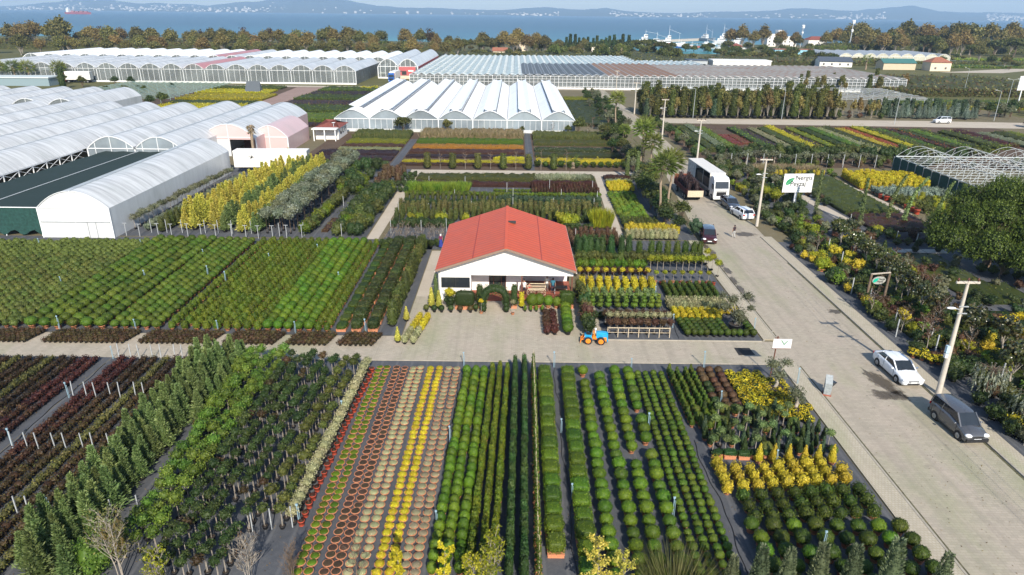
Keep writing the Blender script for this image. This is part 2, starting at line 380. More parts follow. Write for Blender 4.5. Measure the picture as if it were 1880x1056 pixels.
rows_=[(x,742+14*math.sin(x*.011)+8*math.sin(x*.037+1)) for x in np.linspace(-3000,3000,160)]
sheet('ground',[(-3000,-80),(3000,-80)]+[(x,y) for x,y in rows_[::-1]],0.0,M['meadow'],'rough dry meadow ground reaching to the shoreline')
rect('nursery_ground',-130,150,-40,272,0.004,M['earth'],'bare earth ground between the nursery plots')
def sea_mat():
 m,nt,b=newmat('sea_water');b.inputs['Roughness'].default_value=.38;b.inputs['Specular IOR Level'].default_value=.35
 tc=node(nt,'ShaderNodeTexCoord');sx=node(nt,'ShaderNodeSeparateXYZ');nt.links.new(tc.outputs['Object'],sx.inputs[0])
 nz=node(nt,'ShaderNodeTexNoise');nz.inputs['Scale'].default_value=.004;nz.inputs['Detail'].default_value=5
 nt.links.new(tc.outputs['Object'],nz.inputs['Vector'])
 ad=node(nt,'ShaderNodeMath',operation='MULTIPLY_ADD');nt.links.new(nz.outputs['Fac'],ad.inputs[0]);ad.inputs[1].default_value=500;nt.links.new(sx.outputs['Y'],ad.inputs[2])
 mr=node(nt,'ShaderNodeMapRange');mr.inputs['From Min'].default_value=850;mr.inputs['From Max'].default_value=1750;nt.links.new(ad.outputs[0],mr.inputs['Value'])
 rp=node(nt,'ShaderNodeValToRGB');rp.color_ramp.elements[0].color=(.045,.21,.22,1);rp.color_ramp.elements[1].color=(.022,.08,.135,1);rp.color_ramp.elements.new(.4).color=(.028,.115,.17,1)
 nt.links.new(mr.outputs[0],rp.inputs[0]);nt.links.new(rp.outputs[0],b.inputs['Base Color'])
 n2=node(nt,'ShaderNodeTexNoise');n2.inputs['Scale'].default_value=.12;n2.inputs['Detail'].default_value=4
 nt.links.new(tc.outputs['Object'],n2.inputs['Vector'])
 bp=node(nt,'ShaderNodeBump');bp.inputs['Strength'].default_value=.8;bp.inputs['Distance'].default_value=1.2
 nt.links.new(n2.outputs['Fac'],bp.inputs['Height']);nt.links.new(bp.outputs[0],b.inputs['Normal'])
 return m
M['sea']=sea_mat()
rect('sea',-15000,15000,700,13500,-0.6,M['sea'],'blue sea strait turning turquoise near the shore','sea')
sheet('harbour_water',[(100,548),(168,548),(205,690),(205,745),(100,745)],0.02,M['sea'],'calm harbour basin between moored boats','water')
pier=MB()
pts=[(140,790),(236,900),(246,893),(152,782)]
v=[(x,y,-1) for x,y in pts]+[(x,y,1.4) for x,y in pts]
pier.add(v,[(4,7,6,5),(0,1,5,4),(1,2,6,5),(2,3,7,6),(3,0,4,7)])
single('harbour_pier',pier,M['concrete'],(190,840,-1),'long pale stone breakwater closing off the harbour','pier')
M['hill']=ground_mat('hill_scrub',[(.03,.045,.03),(.055,.065,.04),(.1,.1,.07)],(.0012,.006,.03))
prof=[(-200,5),(0,3),(120,4),(170,9),(210,12),(280,18),(340,12),(400,11),(450,10),(480,13),(540,16),(575,20),(612,27),(650,22),(690,15),(760,10),(850,8),(930,8),(985,12),(1050,10),(1085,12),(1120,7),(1200,6),(1290,9),(1390,14),(1470,13),(1520,15),(1570,20),(1610,14),(1660,11),(1760,12),(1880,15),(2100,12)]
pu=np.array([p[0] for p in prof],float);ph=np.array([p[1] for p in prof],float)
def hill_h(x,y):
 u=940+FPX*x/(y*1.07);return np.interp(u,pu,ph)*9.2*y/11000
mb=MB();nx,ny=420,16;V=[]
for j in range(ny):
 y=10900+j*260
 for i in range(nx):
  x=-11000+i*22000/(nx-1);t=j/(ny-1)
  k=math.sin(min(1,t*1.25)*math.pi/2)**.8 if t<.8 else 1-(t-.8)*3
  h=hill_h(x,y)*k*(1+.16*math.sin(x*.006+j*.9)*math.sin(x*.0023+j))
  V.append((x,y+60*math.sin(x*.004),h*.97-1.5 if j else -2))
mb.add(V,[(j*nx+i,j*nx+i+1,(j+1)*nx+i+1,(j+1)*nx+i) for j in range(ny-1) for i in range(nx-1)],0,None,True)
tag(mb.build('hills',M['hill']),'low hills along the far shore of the strait','hills',None,'structure')
M['townwhite']=plain('far_town_plaster',(.6,.56,.5),.8,var=.3,scale=.01)
mb=MB()
for u0,u1,n,hi in((130,330,120,9),(330,480,110,8),(480,580,50,6),(600,900,25,4),(900,1010,30,3),(1090,1260,60,7),(1300,1440,25,6),(1440,1530,50,5),(1690,1900,380,12)):
 for _ in range(n):
  y=10920+abs(random.gauss(0,1))*hi*110;x=(U(u0,u1)-940)*y*1.07/FPX
  t=min(1,(y-10900)/3900);z=hill_h(x,y)*math.sin(min(1,t*1.25)*math.pi/2)**.8*.9
  w,h=U(14,40),U(6,16) if random.random()<.95 else U(22,42)
  mb.bx(x-w/2,x+w/2,y-15,y+15,z-8,z+h)
tag(mb.build('far_town',M['townwhite']),'pale scattered buildings of the towns across the strait','town',None,'stuff')
hm=bpy.data.materials.new('haze');hm.use_nodes=True;nt=hm.node_tree;nt.nodes.remove(nt.nodes['Principled BSDF'])
pv=node(nt,'ShaderNodeVolumePrincipled');pv.inputs['Color'].default_value=(.46,.70,1,1);pv.inputs['Density'].default_value=0.000105;pv.inputs['Anisotropy'].default_value=.0
nt.links.new(pv.outputs[0],nt.nodes['Material Output'].inputs['Volume'])
mb=MB().bx(-15500,15500,-120,15600,-4,420)
tag(mb.build('haze',hm),'thin bluish air between the nursery and far shore','haze',None,'stuff')
# ---------------------------------------------------------------- fabric mats, yards, road, pavements
rect('ground_fabric',-62,-33.4,24,50.6,0.012,M['fabric'],'dark woven ground fabric under the brown shrub rows')
rect('ground_fabric',-33.35,22.35,23,50.6,0.013,M['fabric'],'dark woven ground fabric under the front topiary rows')
rect('ground_fabric',-85,-9.9,55.3,83.2,0.012,M['fabric'],'dark woven ground fabric under the round bush field')
rect('ground_fabric',8.3,22.5,54.95,84,0.013,M['fabric'],'dark woven ground fabric under the flower plots by the road')
rect('ground_fabric',-16.5,13.0,79.5,121.3,0.012,M['fabric'],'dark woven ground fabric behind the red roofed house')
rect('ground_fabric',-52,-18.9,83.6,130,0.011,M['fabric'],'dark woven ground fabric under the yellow conifers')
rect('ground_fabric',15.0,24,84.3,121,0.012,M['fabric'],'dark woven ground fabric under the palms by the road')
rect('ground_fabric',34.1,75,36,84,0.011,M['fabric'],'dark woven ground fabric right of the road')
rect('ground_fabric',37,58,84.5,130,0.012,M['fabric'],'dark woven ground fabric behind the billboard')
rect('field_soil',-42,24,125.5,167,0.012,M['soilfield'],'brown soil of the striped plots before the white greenhouse')
rect('field_soil',37,128,131,186,0.012,M['soilfield'],'brown soil of the striped plots right of the road')
rect('field_soil',-118,-47,176,271,0.012,M['soilfield'],'brown soil of the yellow and green striped fields')
rect('fabric_strip',-23.6,-22.0,118,158,0.02,M['fabric'],'dark strip of ground fabric between the striped plots','path')
rect('fabric_strip',2.5,4.0,125.5,168,0.02,M['fabric'],'dark fabric path right of the orange flowers','path')
sheet('track',[(-79,176),(-74,176),(-71,270),(-83,270)],0.02,M['redpath'],'reddish track between the striped fields','path')
rect('lane',-115,45,271,276.5,0.02,M['path'],'dusty lane before the long greenhouses','road')
rect('path',-100,-9.6,50.6,55.2,0.02,M['paver'],'pale paved lane between the plots','path')
sheet('paved_yard',[(-10.9,50.6),(24,50.6),(24,54.9),(8.25,54.9),(8.25,64.5),(-9.8,64.5),(-9.8,55.2),(-10.9,55.2)],0.024,M['paver'],'pale paved yard before the red roofed house')
rect('side_path',-9.8,-7.7,64.5,79,0.02,M['path'],'pale worn path along the house wall','path')
sheet('path',[(-18.7,83.3),(-17.2,83.3),(-16.9,122),(-18.8,122)],0.03,M['path'],'narrow pale path left behind the house','path')
rect('path',-18.8,24,121.4,125.3,0.02,M['path'],'pale path across before the striped plots','path')
sheet('path',[(13.1,80),(14.4,80),(15.7,121.4),(14.6,121.4)],0.03,M['path'],'narrow pale path right behind the house','path')
sheet('road',[(23.95,-20),(32.55,-20),(32.6,72),(34.2,106),(35.6,170),(34.9,230),(34.5,276),(30.7,276),(30.6,250),(29.8,151),(27.5,120),(25.2,95),(24.2,78),(23.95,57)],0.028,M['road'],'wide paved nursery road running away towards the sea','road')
sheet('cross_road',[(34.8,188),(180,183),(180,193),(116,197.2),(34.8,196.5)],0.022,M['path'],'pale dusty road crossing behind the right plots','road')
rect('far_road',300,318,385,520,0.02,plain('asphalt',(.16,.16,.17),.9,var=.1),'grey road leading to the coast behind the cream house','road')
sheet('far_road',[(228,384),(262,384),(318,425),(300,425)],0.024,M['path'],'pale road bend by the cream house','road')
def pavement(name,x0,x1,y0,y1,kerb_x,label):
 mb=MB();a,b=(x0,x1)
 mb.bx(x0,x1,y0,y1,0,.1,0);mb.bx(kerb_x-.07,kerb_x+.07,y0,y1,0,.115,1)
 o=mb.build(name,[M['walk'],M['kerb']]);return tag(o,label,'pavement',None,'structure')
pavement('pavement',22.42,23.78,-20,50.5,23.86,'left pavement beside the front topiary rows')
pavement('pavement',22.6,23.78,55.2,84,23.86,'left pavement beside the flower plots')
pavement('pavement',32.75,34.05,-20,86,32.66,'right pavement beside the parked cars')
mb=MB()
for y0,y1,x in((-20,50.4,24.02),(56,76,24.02)):
 mb.bx(x-.09,x+.09,y0,y1,.029,.034)
mb.bx(32.4,32.56,-20,76,.029,.034)
tag(mb.build('gutter',plain('gutter_moss',(.09,.085,.045),.9,var=.5,scale=2)),'dark mossy gutter lines along both kerbs','gutter',None,'structure')
def kerb(p,q,label):
 mb=MB();mb.bar((p[0],p[1],.03),(q[0],q[1],.03),.11,.1);tag(mb.build('kerb',M['kerb']),label,'kerb',None,'structure')
kerb((8.3,54.9),(22.4,54.9),'pale kerb before the flower plots')
kerb((22.5,54.9),(24.2,57.2),'short slanting kerb at the road corner')
kerb((-33.2,50.6),(22.3,50.6),'pale kerb at the head of the topiary rows')
def stain(cx,cy,rx,ry,seed,label,rot=0.):
 o=sheet('wet_patch',[(1.6*math.cos(t),1.6*math.sin(t)) for t in np.linspace(0,6.283,33)[:-1]],0,M['wet'],label,'stain');o['group']='damp road stains';o.location=(cx,cy,.034);o.rotation_euler=(0,0,rot);o.scale=(rx,ry,1)
stain(29.6,47.6,.8,2.2,3,'long dark wet streak beside the white saloon',R(12))
stain(29.2,45.8,1.5,.8,4,'wide wet patch before the white saloon')
stain(31.0,87.2,1.5,1.0,5,'damp patch near the standing man');stain(31.9,61.8,.7,.6,6,'small damp patch by the right kerb')
for i,yy in enumerate((81.5,79.5,77.5,75.5,73,70,67.5,65)):stain(24.4+.15*math.sin(i*2),yy,.42,1.3,20+i,'dark damp streak along the left kerb')
mb=MB().poly([(19.5,52.2,.032),(20.95,52.25,.032),(20.85,53.6,.032),(19.5,53.6,.032)])
tag(mb.build('drain_grate',plain('grate_iron',(.04,.04,.042),.7,.5,var=.2,scale=30)),'dark square drain grate in the paved yard','drain grate')
mb=MB().bx(44.5,54,80.2,81.6,0,.06)
tag(mb.build('concrete_strip',M['concrete']),'pale concrete strip in the right plots','path',None,'structure')
sheet('path',[(44.5,130),(46.2,130),(48.6,94),(46.8,94)],0.03,M['path'],'pale path behind the billboard','path')
sheet('path',[(57.2,118),(58.2,118),(59.2,98),(58.2,98)],0.03,M['path'],'pale path under the orange pots','path')
# ---------------------------------------------------------------- greenhouses
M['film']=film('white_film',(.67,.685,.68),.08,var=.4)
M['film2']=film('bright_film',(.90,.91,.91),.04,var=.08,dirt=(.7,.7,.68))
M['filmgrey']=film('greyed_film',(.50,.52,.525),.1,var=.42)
M['seam']=plain('film_seam',(.3,.33,.35),.6,var=.2)
M['pinkfilm']=film('pink_film',(.66,.47,.46),.1,var=.08,dirt=(.5,.4,.38))
M['pinkroof']=film('pale_red_film',(.62,.26,.25),.2,var=.12)
M['redfilm']=film('red_film',(.55,.13,.13),.15,var=.2,dirt=(.5,.25,.25))
M['clear']=film('clear_film',(.36,.39,.39),.2,clear=.58,var=.4)
M['clearwhite']=film('whitewashed_film',(.42,.49,.54),.2,clear=.3,var=.5)
M['whitewall']=film('white_wall_film',(.66,.68,.69),.1,var=.14)
M['gutter']=plain('gutter_steel',(.16,.17,.18),.5,.3,var=.2)
M['netgreen']=plain('shade_net',(.012,.028,.026),.9,var=.25,scale=30)
M['netwall']=plain('green_net_wall',(.012,.05,.043),.85,var=.35,scale=3)
M['greystone']=plain('brown_gable_board',(.2,.17,.12),.8,var=.3,scale=2)
def arc(x0,x1,eave,rise,n=14,pw=1.9):
 xs=np.linspace(x0,x1,n+1);u=(xs-(x0+x1)/2)/((x1-x0)/2)
 return[(x,eave+rise*(1-abs(k)**pw)) for x,k in zip(xs,u)]
def roof_arc(x0,x1,y0,y1,eave,rise,mb,mat=0,ny=1,pw=1.9,over=.0,lap=True):
 p=arc(x0,x1,eave,rise,pw=pw);n=len(p);ys=np.linspace(y0,y1,ny+1);V=[]
 for y in ys:
  V+=[(x,y,z) for x,z in p]
 mb.add(V,[(j*n+i,j*n+i+1,(j+1)*n+i+1,(j+1)*n+i) for j in range(ny) for i in range(n-1)],mat,None,True)
def gable_panel(x0,x1,y,z0,eave,rise,mb,mat=0,pw=1.9,t=.05):
 p=arc(x0,x1,eave,rise,pw=pw)
 f=[(x,y,z) for x,z in p]+[(x1,y,z0),(x0,y,z0)]
 b=[(x,y+t,z) for x,z in p]+[(x1,y+t,z0),(x0,y+t,z0)]
 n=len(f);mb.add(f+b,[list(range(n))],mat);mb.add(f+b,[list(range(n,2*n))[::-1]],mat)
def multispan(label,xs,y0,y1,eave,rise,roofmat,gablemat,group=None,posts=3,framew=.12,sidewall=True,ribs=3.0,name='greenhouse',wallmat=None,backwall=True,pw=1.9,roofmats=None,wallz=.6,gablez=0.0):
 root=thing(name,label,'greenhouse',((xs[0]+xs[-1])/2,y0,0),0,group)
 fr=MB()
 for k in range(len(xs)-1):
  a,b=xs[k],xs[k+1];w=b-a
  mb=MB();roof_arc(a+.02,b-.02,y0-.15,y1+.1,eave,rise,mb,0,max(2,int((y1-y0)/12)),pw)
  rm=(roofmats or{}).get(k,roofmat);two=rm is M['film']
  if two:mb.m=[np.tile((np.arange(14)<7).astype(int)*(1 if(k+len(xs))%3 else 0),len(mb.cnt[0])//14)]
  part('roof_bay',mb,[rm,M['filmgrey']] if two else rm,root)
  if y1-y0>20:mb=MB();mb.bx((a+b)/2-.07,(a+b)/2+.07,y0-.1,y1,eave+rise-.02,eave+rise+.04);part('ridge_seam',mb,M['seam'],root)
  mb=MB();gable_panel(a+.06,b-.06,y0,gablez,eave,rise-.03,mb,pw=pw);part('gable',mb,gablemat,root)
  p=arc(a,b,eave,rise,pw=pw)
  for i in range(len(p)-1):fr.bar((p[i][0],y0-.06,p[i][1]),(p[i+1][0],y0-.06,p[i+1][1]),framew)
  fr.bar((a,y0-.06,eave),(b,y0-.06,eave),framew)
  for i in range(posts+1):
   x=a+w*(i+.5)/(posts+1);u=abs((x-(a+b)/2)/(w/2));fr.bar((x,y0-.06,gablez),(x,y0-.06,eave+rise*(1-u**pw)-.03),framew*.7)
  fr.bar((a,y0-.07,0),(a,y0-.07,eave),framew*1.5)
 fr.bar((xs[-1],y0-.07,0),(xs[-1],y0-.07,eave),framew*1.5)
 part('gable_frame',fr,M['white_steel'],root)
 gt=MB()
 for x in xs[1:-1]:gt.bx(x-.2,x+.2,y0-.2,y1+.1,eave-.05,eave+.34)
 if len(xs)>2:part('gutter',gt,M['gutter'],root)
 if sidewall:
  for x in(xs[0],xs[-1]):
   mb=MB();mb.bx(x-.03,x+.03,y0+.06,y1,0,eave);o=part('side_wall',mb,wallmat or gablemat,root)
 if backwall:
  mb=MB()
  for k in range(len(xs)-1):gable_panel(xs[k]+.06,xs[k+1]-.06,y1-.02,0,eave,rise-.03,mb,pw=pw)
  part('back_wall',mb,gablemat,root)
 if wallz:
  mb=MB();mb.bx(xs[0]-.1,xs[-1]+.1,y0-.28,y0-.14,0,wallz);part('base_wall',mb,M['white'],root)
 return root
xs=[-63.05-8.57*k for k in range(19)][::-1]
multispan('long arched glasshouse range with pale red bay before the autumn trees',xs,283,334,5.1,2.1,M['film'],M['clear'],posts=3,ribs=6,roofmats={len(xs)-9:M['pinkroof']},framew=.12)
xs=[-60-8.6*k for k in range(21)][::-1]
multispan('white arched range directly under the autumn trees',xs,338,396,5.2,2.2,M['film2'],M['clear'],posts=2,ribs=0,roofmats={10:M['pinkroof'],11:M['film']},framew=.2)
root=multispan('two bay arched greenhouse with red board front beside the venlo glass',[-59.6,-50.8,-42.2],312,400,5.0,3.2,M['film'],M['clear'],posts=3,ribs=6,framew=.2,sidewall=False)
mb=MB();mb.bx(-42.22,-42.12,312,398,.8,5.0);part('side_wall',mb,M['redfilm'],root)
mb=MB();mb.bx(-50.5,-43.2,311.7,311.85,1.4,5.0);brd=part('red_board',mb,M['redfilm'],root)
mb=MB();mb.bx(-46.4,-44.1,311.66,311.72,3.0,3.6);sub('pale_band',mb,M['white'],brd,root)
mb=MB();mb.bx(-49.2,-47.2,311.66,311.72,1.6,3.2);mb.bx(-49.9,-49.3,311.66,311.72,2.9,3.3);sub('dark_print',mb,M['text'],brd,root)
mb=MB();mb.bx(-51.2,-42.6,311.2,311.5,0,1.3);part('low_wall',mb,plain('cream_wall',(.62,.52,.4),.8,var=.08),root)
root=thing('glasshouse','huge sawtooth venlo glasshouse with dark and brown shaded roof parts','greenhouse',(58,276,0))
def venlo(x0,x1,y0,y1,mat,pname='roof',e=4.6,r=.75):
 n=max(1,round((x1-x0)/3.2));w=(x1-x0)/n;mb=MB();rb=MB()
 for i in range(n):
  a=x0+i*w;V=[(a,y0,e),(a+w/2,y0,e+r),(a+w,y0,e),(a,y1,e),(a+w/2,y1,e+r),(a+w,y1,e)]
  mb.add(V,[(0,1,4,3),(1,2,5,4)]);rb.bx(a-.08,a+.08,y0,y1,e-.02,e+.1);rb.bx(a+w/2-.05,a+w/2+.05,y0,y1,e+r-.02,e+r+.05)
  if pname=='roof_glass':
   for k in range(int((y1-y0)/9)):rb.bx(a+w*.55,a+w*.9,y0+k*9+2+i%3*3,y0+k*9+3.1+i%3*3,e+r*.7,e+r+.12)
 o=part(pname,mb,mat,root);sub('glazing_bar',rb,M['galv'],o,root)
def venlo_mat(name,c1,c2,c3=None,streak=(.02,.3,1),rough=.35):
 m,nt,b=newmat(name);b.inputs['Roughness'].default_value=rough
 tc=node(nt,'ShaderNodeTexCoord');mp=node(nt,'ShaderNodeMapping');mp.inputs['Scale'].default_value=streak
 nt.links.new(tc.outputs['Object'],mp.inputs['Vector']);nz=node(nt,'ShaderNodeTexNoise');nz.inputs['Scale'].default_value=1;nz.inputs['Detail'].default_value=6;nz.inputs['Roughness'].default_value=.68
 nt.links.new(mp.outputs[0],nz.inputs['Vector']);rp=node(nt,'ShaderNodeValToRGB');e=rp.color_ramp.elements
 e[0].position=.3;e[1].position=.52;e[0].color=(*c1,1);e[1].color=(*c2,1)
 if c3:q=e.new(.68);q.color=(*c3,1)
 nt.links.new(nz.outputs['Fac'],rp.inputs[0]);nt.links.new(rp.outputs[0],b.inputs['Base Color']);return m
vg=venlo_mat('venlo_glass',(.30,.36,.33),(.42,.48,.44),(.55,.60,.56),(.25,.12,1))
venlo(-40.6,3,276,408,vg,'roof_glass');venlo(3,37,344,410,vg,'roof_glass');venlo(37,62,348,412,vg,'roof_glass');venlo(62,92,345,372,vg,'roof_glass')
venlo(3,37,276,344,venlo_mat('venlo_dark_shade',(.06,.07,.075),(.11,.12,.125),None,(.02,.4,1),.6),'shaded_roof')
venlo(37,65,276,348,venlo_mat('venlo_brown_shade',(.2,.115,.07),(.29,.175,.11),(.22,.13,.08),(.05,.3,1),.7),'brown_roof')
venlo(65,152,277,344,venlo_mat('venlo_worn_shade',(.30,.16,.10),(.34,.31,.265),(.4,.37,.33),(.035,.2,1),.7),'worn_roof')
wf=MB();gl=MB();tf=MB()
gl.bx(-40.6,152,275.9,275.96,.5,4.6)
for i in range(61):
 a=-40.6+i*192.6/60;wf.bx(a-.06,a+.06,275.5,275.8,0,5.0)
 if i<60:
  wf.bx(a+1.6-.05,a+1.6+.05,275.6,275.8,0,4.6)
  q=arc(a,a+3.21,4.6,.8,8)
  for k in range(8):wf.bar((q[k][0],275.7,q[k][1]),(q[k+1][0],275.7,q[k+1][1]),.08)
  tf.poly([(a,275.85,4.6),(a+3.21,275.85,4.6),(a+1.6,275.85,5.33)])
for z in(.9,2.4,3.6,4.55):wf.bx(-40.6,152,275.6,275.75,z-.05,z+.05)
part('front_glazing',gl,M['clear'],root);part('front_frame',wf,M['white_steel'],root);part('gable_glazing',tf,M['clear'],root)
mb=MB();mb.bx(-40.6,152,275.4,275.7,0,.5);part('base_wall',mb,M['white'],root)
mb=MB();mb.bx(-40.66,-40.6,276,408,0,4.6);mb.bx(152,152.06,277,344,0,4.6);part('side_glazing',mb,M['clear'],root)
XN=[-43.4,-35.0,-26.6,-18.3,-9.95,-1.65,6.75,14.9]
root=thing('greenhouse','white seven bay greenhouse with open ridge vents behind the reed bed','greenhouse',(-14,168.5,0))
fr=MB();
for k in range(7):
 a,b=XN[k],XN[k+1];c=(a+b)/2;w=b-a;y0,y1=168.5,250
 pr=arc(a,b,3.05,2.1,14,1.6)
 mb=MB();n=len(pr);
 V=[(x,y,z) for y in(y0-.3,y1) for x,z in pr]
 mb.add(V,[(i,i+1,n+i+1,n+i) for i in range(n-1)],0,None,True);part('roof_bay',mb,M['film2'],root)
 vt=MB();y00=y0+.8 if k else y0+6
 for s in(-1,1):
  if k<3 and s<0:
   q0,q1=(c-.2,5.06),(c-1.9,5.55)
  else:q0,q1=(c+s*.25,5.05),(c+s*1.5,5.5+.15*(k%2))
  V=[(q0[0],y00,q0[1]),(q1[0],y00,q1[1]),(q1[0],y1-.2,q1[1]),(q0[0],y1-.2,q0[1])]
  V+=[(x,y,z+.05) for x,y,z in V]
  vt.add(V,[(0,1,2,3),(7,6,5,4),(0,4,5,1),(1,5,6,2),(2,6,7,3),(3,7,4,0)])
 part('ridge_vent',vt,M['film2'],root)
 gs=MB()
 for s in(-1,1):gs.bx(c+s*1.5-.12,c+s*1.5+.12,y00,y1-.3,4.68,4.86)
 part('vent_rail',gs,M['gutter'],root)
 mb=MB();gable_panel(a+.05,b-.05,y0,0,3.05,2.05,mb,pw=1.6);part('gable',mb,M['clearwhite'],root)
 for i in range(14):fr.bar((pr[i][0],y0-.08,pr[i][1]),(pr[i+1][0],y0-.08,pr[i+1][1]),.12)
 fr.bar((a,y0-.08,3.0),(b,y0-.08,3.0),.14)
 for i in range(1,6):fr.bar((a+w*i/6,y0-.06,0),(a+w*i/6,y0-.06,3.0),.06)
 fr.bar((a,y0-.1,0),(a,y0-.1,3.1),.2)
part('gable_frame',fr,M['white_steel'],root)
mb=MB();mb.bx(XN[0],XN[-1],168.2,168.35,0,.7);part('base_wall',mb,M['whitewall'],root)
mb=MB()
for x in XN[1:-1]:mb.bx(x-.12,x+.12,168.3,250,3.0,3.1)
part('gutter',mb,M['gutter'],root)
mb=MB();mb.bx(XN[0]-.03,XN[0]+.03,168.5,250,0,3.05);mb.bx(XN[-1]-.03,XN[-1]+.03,168.5,250,0,3.05);part('side_wall',mb,M['whitewall'],root)
xs=[-77.2-9.1*k for k in range(7)][::-1]
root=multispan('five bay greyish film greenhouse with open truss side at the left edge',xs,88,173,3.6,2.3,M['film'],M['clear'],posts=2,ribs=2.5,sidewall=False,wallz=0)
fr=MB();y=88
while y<122:
 fr.bx(-77.1,-76.95,y-.07,y+.07,0,3.6);fr.bar((-77,y,2.2),(-77,y+3.4,3.4),.07);fr.bar((-77,y+3.4,3.4),(-77,y+6.8,2.2),.07);y+=3.4
fr.bar((-77,88,2.2),(-77,122,2.2),.09);fr.bar((-77,88,3.55),(-77,122,3.55),.12)
part('open_truss',fr,M['white_steel'],root)
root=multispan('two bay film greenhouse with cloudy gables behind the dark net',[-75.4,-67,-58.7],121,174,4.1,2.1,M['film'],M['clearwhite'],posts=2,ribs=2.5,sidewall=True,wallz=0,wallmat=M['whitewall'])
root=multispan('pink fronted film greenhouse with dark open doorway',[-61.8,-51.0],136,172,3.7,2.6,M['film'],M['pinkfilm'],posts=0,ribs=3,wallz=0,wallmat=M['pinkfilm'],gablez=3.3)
mb=MB();mb.bx(-61.8,-56.2,136,136.1,0,3.3);part('front_wall',mb,M['whitewall'],root)
mb=MB();mb.bx(-56.2,-51,143,143.1,0,3.3);part('inner_wall',mb,M['brownwood'],root)
root=multispan('small pink film tunnel beside the red roofed cottage',[-53.8,-46.3],141,156,3.0,2.3,M['pinkfilm'],M['pinkfilm'],posts=0,ribs=0,wallz=0,wallmat=M['pinkfilm'])
xs=[-109.2-9*k for k in range(7)][::-1]
root=multispan('film greenhouse block with brown board gable at the left',xs,176,206,3.6,2.4,M['film'],M['clear'],posts=2,ribs=3,wallz=0,backwall=False,wallmat=M['whitewall'])
mb=MB()
gable_panel(-118.15,-109.25,206.1,0,3.6,2.35,mb);part('back_gable',mb,M['greystone'],root)
root=multispan('white film tunnel greenhouse beside the dark shade net',[-59.45,-50.5],82.6,121,3.9,2.15,M['film'],M['whitewall'],posts=0,ribs=2.4,wallz=0,framew=.09,pw=2.0,wallmat=M['whitewall'])
mb=MB();mb.bx(-52.55,-52.5,82.5,82.55,0,2.1);mb.bx(-53.6,-53.55,82.5,82.55,0,2.1);mb.bx(-59.4,-50.55,82.5,82.56,2.05,2.12);part('door_frame',mb,M['galv'],root)
root=thing('shade_net_hall','flat dark green shade net hall left of the white tunnel','shade hall',(-66,83,0))
mb=MB();nx,ny=8,18;V=[]
for j in range(ny+1):
 for i in range(nx+1):
  x0=-74+(j/ny)*2.0;V.append((x0+(-59.7-x0)*i/nx,83+37.5*j/ny,3.75-.12*math.sin(i/nx*math.pi*4)**2-.05*math.sin(j*2.1)))
mb.add(V,[(j*(nx+1)+i,j*(nx+1)+i+1,(j+1)*(nx+1)+i+1,(j+1)*(nx+1)+i) for j in range(ny) for i in range(nx)],0,None,True)
part('net_roof',mb,M['netgreen'],root)
mb=MB();V=[]
for i in range(41):
 x=-74+14.2*i/40;d=.12*math.sin(i*1.9);V+=[(x,83.0+d,.5+.3*math.sin(i*.9)),(x,83-d*.3,3.72)]
mb.add(V,[(2*i,2*i+2,2*i+3,2*i+1) for i in range(40)],0,None,True);part('net_curtain',mb,M['netwall'],root)
mb=MB();mb.bar((-74,82.95,3.8),(-59.8,82.95,3.8),.09);mb.bar((-67,83,3.82),(-66,120,3.82),.06)
for x in(-74,-69.3,-64.6,-60):mb.bx(x-.05,x+.05,83.1,83.2,0,3.75)
part('frame_pipe',mb,M['white_steel'],root)
M['galvlight']=plain('light_galvanised',(.5,.54,.55),.4,.2,var=.1)
root=thing('hoop_frame','bare galvanised hoop frame without film on the right','greenhouse frame',(90,115,0))
for y in np.arange(104,128.1,2.0):
 fr=MB()
 for k in range(6):
  a=71.6+8.2*k;p=arc(a,a+8.2,2.9,2.0,10)
  for i in range(10):fr.bar((p[i][0],y,p[i][1]),(p[i+1][0],y,p[i+1][1]),.045)
  fr.bx(a-.04,a+.04,y-.04,y+.04,0,2.9);fr.bar((a,y,2.9),(a+8.2,y,2.9),.06)
  fr.bar((a+2,y,2.9),(a+2.6,y,4.3),.04);fr.bar((a+6.2,y,2.9),(a+5.6,y,4.3),.04)
 part('hoop_row',fr,M['galvlight'],root)
fr=MB()
for k in range(7):fr.bar((71.6+8.2*k,104,2.9),(71.6+8.2*k,128,2.9),.1)
for k in range(6):fr.bar((75.7+8.2*k,104,4.9),(75.7+8.2*k,128,4.9),.05)
fr.bar((71.6,128,2.95),(120,128,2.95),.16);part('purlin',fr,M['galvlight'],root)
root=thing('net_fence','dark green net fence along the bare hoop frame','net fence',(71.3,115,0))
mb=MB();V=[]
for i in range(61):
 y=103+25*i/60;V+=[(71.35+.05*math.sin(i*1.3),y,0),(71.35,y,2.85+.04*math.sin(i))]
mb.add(V,[(2*i,2*i+2,2*i+3,2*i+1) for i in range(60)],0,None,True);part('net',mb,M['netwall'],root)
mb=MB()
for y in np.arange(103,129,2.5):mb.bx(71.28,71.36,y-.04,y+.04,0,2.9)
part('post',mb,M['stake'],root)
xs=[212+8*k for k in range(10)]
multispan('low cream sided greenhouse range below the right autumn wood',xs,470,520,3.6,1.8,film('grey_film',(.52,.55,.56),.2),film('cream_film',(.62,.60,.48),.2),posts=0,ribs=0,wallz=0,framew=.15)
